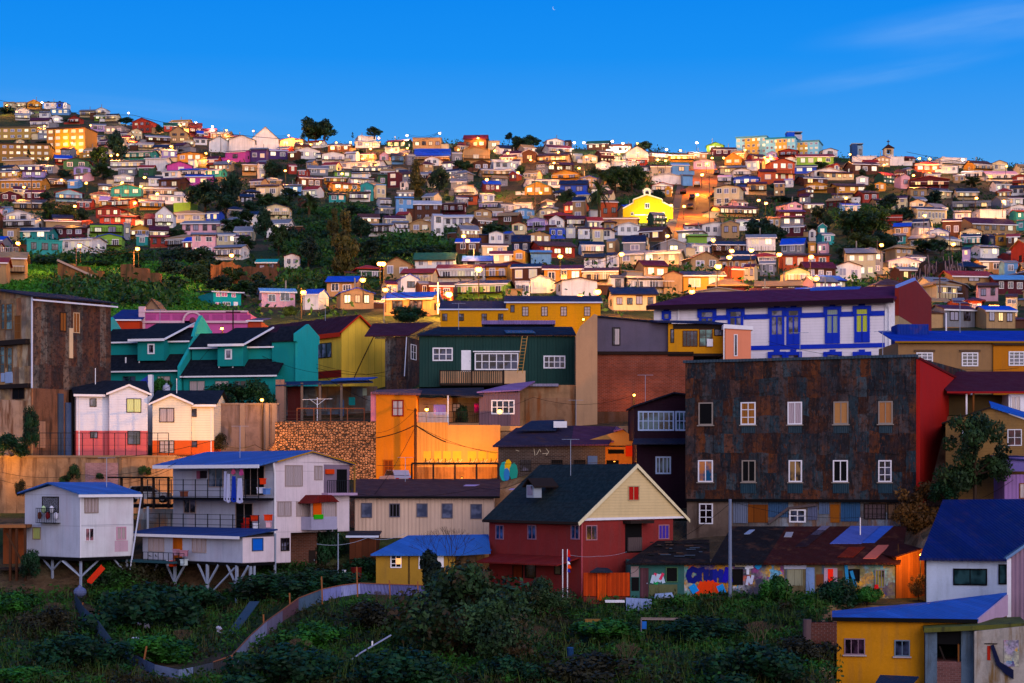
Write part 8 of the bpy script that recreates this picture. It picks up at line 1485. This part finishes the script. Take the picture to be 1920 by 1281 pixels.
garden('water_tank', 'crumpled pale blue plastic tank on the slope under the stilt house', 'tank', 150, 1115, 146, lambda o: (MB().ball((0, 0, .2), .5, .4, .4, mat('plain', '#5c6484'), 10, 7).build('body', o), MB().bar((0, 0, .5), (.1, 0, .62), .2, mat('plain', '#6c7090'), 10).build('rim', o)))
garden('slide', 'bright orange plastic chute leaning under the stilt house', 'chute', 178, 1078, 147, lambda o: (MB().slab([(-.6, 0, -.5), (-.2, -.3, -.6), (.7, .3, .5), (.4, .5, .7)], .08, mat('plain', '#c0381c')).build('body', o), MB().bar((-.6, 0, -.45), (.4, .5, .75), .05, mat('plain', '#c0381c')).build('edge', o)))
# ---- curved tin fence around the garden
path = [(140, 1112, 1140), (158, 1140, 1170), (185, 1165, 1195), (212, 1202, 1222), (245, 1225, 1246), (290, 1246, 1265), (335, 1256, 1272), (362, 1251, 1270), (400, 1242, 1262), (435, 1230, 1256), (470, 1192, 1218), (500, 1165, 1192), (530, 1144, 1166), (560, 1122, 1146), (605, 1105, 1128), (640, 1098, 1120), (675, 1094, 1114), (730, 1096, 1117), (790, 1098, 1118), (840, 1100, 1118)]
o = empty('tin_fence', P(400, 1262, gY(400, 1262)), 0, 'long curved fence of tin sheets and wooden posts sweeping round the garden slope', 'fence'); O0 = np.array(o.location)
cols = ['#3c4a58', '#46586c', '#4c5a68', '#5c6474', '#54627c', '#646e84', '#707c94', '#4c5058', '#403c3c', '#8c90a4', '#9c9cb4', '#7c7488', '#684c54', '#54687c', '#7c80b0', '#8c90b8', '#6c6c94', '#5c5c88', '#54547c']
PT = []
for u, vt, vb in path:
    Y = gY(u, vb)-.3; p0 = np.array(P(u, vb, Y))-O0; p1 = np.array(P(u, vt, Y+.25))-O0; PT.append((p0, p1))
for i, ((a0, a1), (c0, c1)) in enumerate(zip(PT, PT[1:])):
    mb = MB(); n_ = np.array((0, .05, 0)); mb.hexa([tuple(a0-(0, 0, .5)), tuple(c0-(0, 0, .5)), tuple(c0+n_-(0, 0, .5)), tuple(a0+n_-(0, 0, .5)), tuple(a1), tuple(c1), tuple(c1+n_), tuple(a1+n_)], mat('corr', cols[i], dirt=.6, pitch=.2)); mb.build('tin_panel', o)
    mb = MB(); mb.bar(a1+(0, -.06, .03), c1+(0, -.06, .03), .04, mat('plain', '#8c5c44')); 
    if i >= 8: mb.build('rail', o)
for u, vt, vb in ((265, 1212, 1250), (178, 1137, 1168), (146, 1130, 1150), (496, 1152, 1190), (545, 1112, 1152), (605, 1081, 1130), (671, 1063, 1118), (732, 1088, 1120), (785, 1090, 1120), (437, 1228, 1262)):
    Y = gY(u, vb)-.6; p0 = np.array(P(u, vb, Y))-O0; p1 = np.array(P(u-2 if u > 300 else u+10, vt, Y))-O0; mb = MB(); mb.bar(p0-(0, 0, .5), p1, .07, mat('plain', '#8c5c3c')); mb.build('post', o)
# ---- foreground vegetation: the slope is one continuous tangle, the shrubs one can tell apart are things
def scatter(n, u0, u1, v0, v1, hmax, skip=None, seed=1, per=14, spread=.35):
    r_ = np.random.default_rng(seed); out = []
    us = r_.uniform(u0, u1, n); vs_ = r_.uniform(v0, v1, n)
    Yg = np.arange(108, 170, .6)
    for u, v in zip(us, vs_):
        if skip and skip(u, v): continue
        z = hgt((u-UC)/F*Yg, Yg); k = np.nonzero(z >= (VH-v)/F*Yg)[0]
        if not len(k): continue
        Y = Yg[k[0]]; x = (u-UC)/F*Y; h_ = hmax*(.35+.65*(.5+.5*math.sin(x*1.1+Y*.7)*math.cos(x*.37-Y*.9)))
        c = np.array((x, Y, z[k[0]]+h_*.4)); out.append(c+r_.normal(size=(per, 3))*(spread, spread, h_*.3))
    return np.concatenate(out)
fp = np.interp
def above_fence(u, v): return False
def skipf(u, v):   # keep earth bank and the tin fence open
    if 50 < u < 480 and v < 1075+max(0, (u-150))*.14 and v < 1115: return True
    vt = np.interp(u, [p_[0] for p_ in path], [p_[1] for p_ in path]); vb = np.interp(u, [p_[0] for p_ in path], [p_[2] for p_ in path])
    if 140 < u < 840 and vt-4 < v < vb+12: return True
    if u > 1560 and v > 1110: return True
    return False
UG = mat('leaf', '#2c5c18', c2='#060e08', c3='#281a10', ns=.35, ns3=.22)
pp = np.concatenate([scatter(5200, -120, 1600, 1115, 1300, .9, skipf, 1, 12, .38), scatter(900, 420, 700, 1070, 1110, .9, skipf, 2, 12, .35), scatter(700, 170, 330, 1075, 1130, 1.5, None, 3, 14, .45), scatter(700, 1180, 1560, 1112, 1140, .7, skipf, 5, 12, .3)])
side = []   # the slopes just outside both edges of the view
for _ in range(5200):
    u = rf.choice((rf.uniform(1990, 2500), rf.uniform(-560, -70))); Y = rf.uniform(112, 262); x = (u-UC)/F*Y; z = ground_z(x, Y); side += [(x+rf.gauss(0, .6), Y+rf.gauss(0, .6), z+rf.uniform(0, 1.1)) for _ in range(9)]
tag(link(bpy.data.objects.new('side_scrub', quad_mesh('side_scrub', leaf_quads(np.array(side), .3), UG))), 'dark scrub on the slopes beyond the edges of the view', 'undergrowth', kind='stuff')
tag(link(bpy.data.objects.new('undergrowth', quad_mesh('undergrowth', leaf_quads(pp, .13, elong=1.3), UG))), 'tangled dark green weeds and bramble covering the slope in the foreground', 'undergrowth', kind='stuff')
# tall dry grass and bare shrubs standing out of the weeds
bp_ = scatter(800, -120, 1580, 1118, 1300, .5, skipf, 9, 9, .25); r_ = np.random.default_rng(5); nb = len(bp_); hh = r_.uniform(.35, 1.0, nb)[:, None]; ln_ = r_.normal(size=(nb, 3))*(.28, .28, 0)
up = np.array((0, 0, 1.))*hh+ln_*hh; sd = r_.normal(size=(nb, 3))*(1, 1, 0); sd = sd/np.linalg.norm(sd, axis=1)[:, None]*.022
tag(link(bpy.data.objects.new('tall_grass', quad_mesh('tall_grass', np.stack([bp_-sd, bp_+sd, bp_+up+sd*.3, bp_+up-sd*.3], 1).reshape(-1, 3), mat('leaf', '#4c6424', c2='#1c3412', c3='#4a3c20', ns=.5, ns3=.3)))), 'tall dry grass blades standing out of the foreground weeds', 'grass', kind='stuff')
def bare(u, v, h, label, seed):
    Y = gY(u, min(v, 1278))-1; o = empty('bare_shrub', P(u, v, Y), 0, label, 'shrub'); q_ = random.Random(seed); mb = MB()
    def gr(p, d, ln, r0, n):
        q = p+d*ln; mb.bar(p, q, r0, mat('plain', '#5c4c40'), 4, r0*.7)
        if n:
            for _ in range(3): e_ = d+np.array((q_.uniform(-.7, .7), q_.uniform(-.6, .6), q_.uniform(0, .4))); gr(q, e_/np.linalg.norm(e_), ln*.7, r0*.62, n-1)
    for k_ in range(3): d_ = np.array((q_.uniform(-.4, .4), q_.uniform(-.3, .3), 1.)); gr(np.array((q_.uniform(-.3, .3), 0., 0.)), d_/np.linalg.norm(d_), h*.36, .035, 4)
    mb.build('branches', o)
for k_, (u, v, h, l_) in enumerate(((700, 1165, 2.2, 'bare brown shrub standing below the tin fence, left of the big dark bush'), (560, 1250, 1.8, 'bare twiggy shrub at the bottom, right of the fence curve'), (100, 1180, 2.0, 'bare dry shrub over the brown bush at the left slope'), (1180, 1262, 1.9, 'bare reddish shrub at the bottom right of centre'), (1420, 1215, 1.8, 'bare twiggy shrub in the dark garden before the graffiti row'), (905, 1130, 2.6, 'tall bare branches rising from the big dark bush'), (1000, 1230, 2.0, 'bare twigs right of the big dark bush near the bottom'), (350, 1215, 1.3, 'small bare shrub inside the curve of the tin fence'))): bare(u, v, h, l_, k_)
# grass on the left bank
pp = []
while len(pp) < 40000:
    u = rf.uniform(-60, 390); v = rf.uniform(496, 600); Y = gY(u, v) if len(pp) % 1 == 0 else 0; x = (u-UC)/F*Y; z = ground_z(x, Y)
    for _ in range(30): dx, dy = rf.gauss(0, 3), rf.gauss(0, 3); pp.append((x+dx, Y+dy, ground_z(x+dx, Y+dy)+rf.uniform(0, .5)))
tag(link(bpy.data.objects.new('grass', quad_mesh('grass', leaf_quads(np.array(pp), .30), mat('leaf', '#3c7c1a', c2='#225414', ns=.08)))), 'bright green grass on the bank at the left', 'grass', kind='stuff')
TP['s0'] = tree_proto('shrub', 21, mat('leaf', '#263420', c2='#0e1510', ns=.6), 5200, .03); TP['s1'] = tree_proto('bush', 22, mat('leaf', '#34502a', c2='#0f1a0e', ns=.6, c3='#3c2818', ns3=.5), 7000, .022)
TP['s2'] = tree_proto('bush', 23, mat('leaf', '#2f6a1c', c2='#10280e', ns=.8), 3500, .035); TP['s3'] = tree_proto('bush', 24, mat('leaf', '#1c4424', c2='#0a160e', ns=.8), 3500, .035); TP['s4'] = tree_proto('bush', 25, mat('leaf', '#33301c', c2='#14160c', ns=.8), 3500, .03)
TP['s5'] = tree_proto('bush', 26, mat('leaf', '#7c8420', c2='#2c4014', ns=.8), 2500, .035); TP['s6'] = tree_proto('broad', 27, mat('leaf', '#2c4420', c2='#101c10', ns=.6), 6000, .024); TP['s7'] = tree_proto('broad', 28, mat('leaf', '#6c4a1c', c2='#2c1c0c', ns=.5), 4000, .026)
NEAR = [('s1', 870, 1215, 250, 205, 'broad dark bare-twigged tree in the foreground left of the red house', 0), ('s1', 930, 1240, 170, 160, 'dark bush-like tree right of the broad foreground tree', 0), ('s1', 1015, 1150, 100, 85, 'slim dark shrub in front of the red house wall', 0), ('s0', 800, 1180, 120, 110, 'wispy grey shrub against the blue roof and tin fence', 0), ('s2', 1455, 1140, 85, 92, 'leafy green bush in front of the graffiti row', 137), ('s3', 1580, 1135, 90, 70, 'dark shrub before the greenish graffiti wall', 137), ('s2', 1625, 1130, 70, 45, 'low green bush at the foot of the graffiti wall near the shed', 136),
 ('s7', 1722, 1122, 36, 48, 'orange lit bush beside the glowing plank shed', 139.5), ('s7', 1715, 1010, 110, 110, 'tree lit orange between the rusted block and the navy roof', 149), ('s6', 1828, 945, 140, 145, 'big dark green tree in front of the clapboard house', 146), ('s3', 1775, 935, 60, 50, 'low dark bush left of the big green tree, before the red side wall', 147.5), ('s3', 265, 1180, 190, 115, 'large dark green bush under the stilt houses', 0), ('s3', 350, 1150, 130, 70, 'dark spreading bush left of the earth bank', 0), ('s2', 300, 1240, 170, 75, 'bright green weeds above the curve of the tin fence', 0), ('s3', 160, 1255, 170, 90, 'dark bush left of the tin fence curve', 0), ('s4', 95, 1190, 110, 80, 'brown dry bush at the left side of the slope', 0), ('s2', 25, 1150, 110, 60, 'bright green bush at the left edge under the timber props', 0), ('s2', 60, 1285, 150, 55, 'light green weeds in the bottom left corner', 0),
 ('s3', 520, 1120, 170, 60, 'dense green bush below the brick hut', 0), ('s3', 615, 1105, 140, 52, 'dark green bush left of the tall fence post', 0), ('s2', 580, 1215, 140, 70, 'green creeper under the tin fence', 0), ('s3', 520, 1290, 200, 110, 'dark shrub at the bottom, right of the fence curve', 0), ('s4', 700, 1180, 150, 80, 'reddish brown brush under the tin fence', 0), ('s2', 1145, 1200, 170, 60, 'bright leafy plants in the garden below the plank fence', 0), ('s3', 1330, 1200, 160, 60, 'low green plants in the dark garden right of the trestle', 0), ('s4', 1120, 1285, 200, 90, 'dark reddish thicket at the bottom centre right', 0), ('s3', 1400, 1290, 190, 110, 'dark grassy clump at the bottom right of the garden', 0), ('s4', 1500, 1240, 130, 70, 'dark brush left of the yellow house', 0), ('s3', 960, 1290, 130, 80, 'dark bush bottom centre with reddish leaves', 0), ('s2', 945, 1295, 90, 60, 'small light green bush at the bottom edge in the centre', 0), ('s3', 745, 1290, 200, 100, 'very dark bush at the bottom, left of centre', 0),
 ('s5', 142, 742, 62, 62, 'yellow-green ivy bush beside the teal lean-to', 196), ('s3', 55, 825, 34, 85, 'dark ivy climbing the derelict tenement', 176), ('s3', 20, 850, 60, 50, 'dark bush on the terrace at the left edge', 177), ('s4', 412, 838, 34, 40, 'dry yellowish plant on the concrete retaining wall', 187), ('s3', 138, 895, 22, 34, 'round dark shrub growing from the retaining wall', 179), ('s3', 120, 905, 20, 18, 'small dark tuft on the retaining wall, left', 179), ('s3', 186, 897, 16, 14, 'small dark tuft on the retaining wall, right', 179), ('s3', 272, 888, 22, 20, 'tuft growing near the carport on the retaining wall', 179), ('s4', 39, 925, 24, 40, 'dry tuft lit orange on the left retaining wall', 178.4),
 ('s2', 300, 742, 50, 50, 'green potted shrub on the terrace by the white tank', 200), ('s3', 420, 755, 90, 50, 'cactus and shrub thicket before the right teal house', 195), ('s3', 480, 756, 60, 62, 'dark climbing plant at the corner of the right teal house', 194), ('s2', 205, 735, 70, 30, 'green plants before the left teal house', 199), ('s3', 868, 790, 26, 40, 'dark potted plant on the upper yard terrace', 183), ('s5', 545, 590, 36, 22, 'yellow-green bush behind the maroon roof', 232), ('s3', 760, 600, 70, 36, 'dark shrubs above the rust-streaked maroon house', 235), ('s3', 690, 1075, 90, 40, 'dark creeper between the brick hut and the drum', 154), ('s3', 620, 1060, 60, 100, 'dark creeper hanging beside the brick hut', 157), ('s3', 60, 1075, 40, 60, 'dark plants among the timber props left of the stilt house', 151)]
for i, (k, u, v, w, h, lab, Y) in enumerate(NEAR):
    Y = Y or gY(u, min(v, 1284))-1.0; s_ = Y/F; x, _, z = P(u, v, Y); h *= 1.08
    o = empty('bush' if k not in ('s1', 's6') else 'tree', (x, Y, z), i*1.3, lab, 'bush' if k not in ('s1', 's6') else 'tree'); me1, me2 = TP[k]
    for nm, me in (('foliage' if k not in ('s1', 's6') else 'crown', me1), ('stems' if k not in ('s1', 's6') else 'trunk', me2)): q = bpy.data.objects.new(nm, me); q.scale = (w*s_*1.1, w*s_*1.1, h*s_*1.15); link(q, o)
# bare branching sapling against the blue roof
o = empty('bare_tree', P(838, 1140, 142), 0, 'leafless branching sapling in front of the bright blue roof', 'tree'); rr_ = random.Random(4); mb = MB()
def grow(p, d, ln, r_, n):
    q = p+d*ln; mb.bar(p, q, r_, BARK, 5, r_*.7)
    if n: 
        for _ in range(3): e_ = d+np.array((rr_.uniform(-.8, .8), rr_.uniform(-.5, .5), rr_.uniform(-.1, .5))); grow(q, e_/np.linalg.norm(e_), ln*.72, r_*.6, n-1)
grow(np.array((0., 0, 0)), np.array((-.08, 0, 1.)), 2.0, .06, 5); mb.build('branches', o)
# timber props at the far left under the terrace
b = B('timber_props', 'dark timber deck and props built against the bank at the left edge', 'scaffold', -10, 1105, 152, 0, 48, 3); mb = MB(); mb.box(0, b.W, 0, 4, b.z(990), b.z(984), mat('plain', '#8c6040')); b.p('deck', mb); mb = MB(); mb.box(0, b.W, .3, 4, b.z(1070), b.z(1066), DKW); b.p('beam', mb)
for u in (18, 30, 46): mb = MB(); a = b.x(u); mb.bar((a, .2, -1), (a, .2, b.z(984)), .13, mat('plain', '#4c3020')); b.p('post', mb)
mb = MB(); mb.bar((b.x(12), .1, b.z(1000)), (b.x(44), .1, b.z(1060)), .09, mat('plain', '#4c3424')); b.p('brace', mb); mb = MB(); mb.box(0, b.W, 2.5, 3, -1, b.z(990), mat('stain', '#7c4424')); b.p('back_wall', mb)

# thin crescent moon high in the middle
o = empty('moon', P(1040, 15, 5200), 0, 'tiny pale crescent moon high in the middle of the sky', 'moon'); mb = MB(); R_ = 5.5
oc = [(-R_*cos(a), 0, R_*sin(a)) for a in [pi*(-.42+.84*i/14) for i in range(15)]]; ic = [(-R_*.74*cos(a)+.0, 0, R_*sin(a)) for a in [pi*(-.42+.84*i/14) for i in range(15)]]
for i in range(14): mb.prism([oc[i], oc[i+1], ic[i+1], ic[i]], (0, .8, 0), mat('lamp', '#a8d0ff', e=.6))
mb.build('crescent', o).rotation_euler = (0, -.5, 0)
relabel()
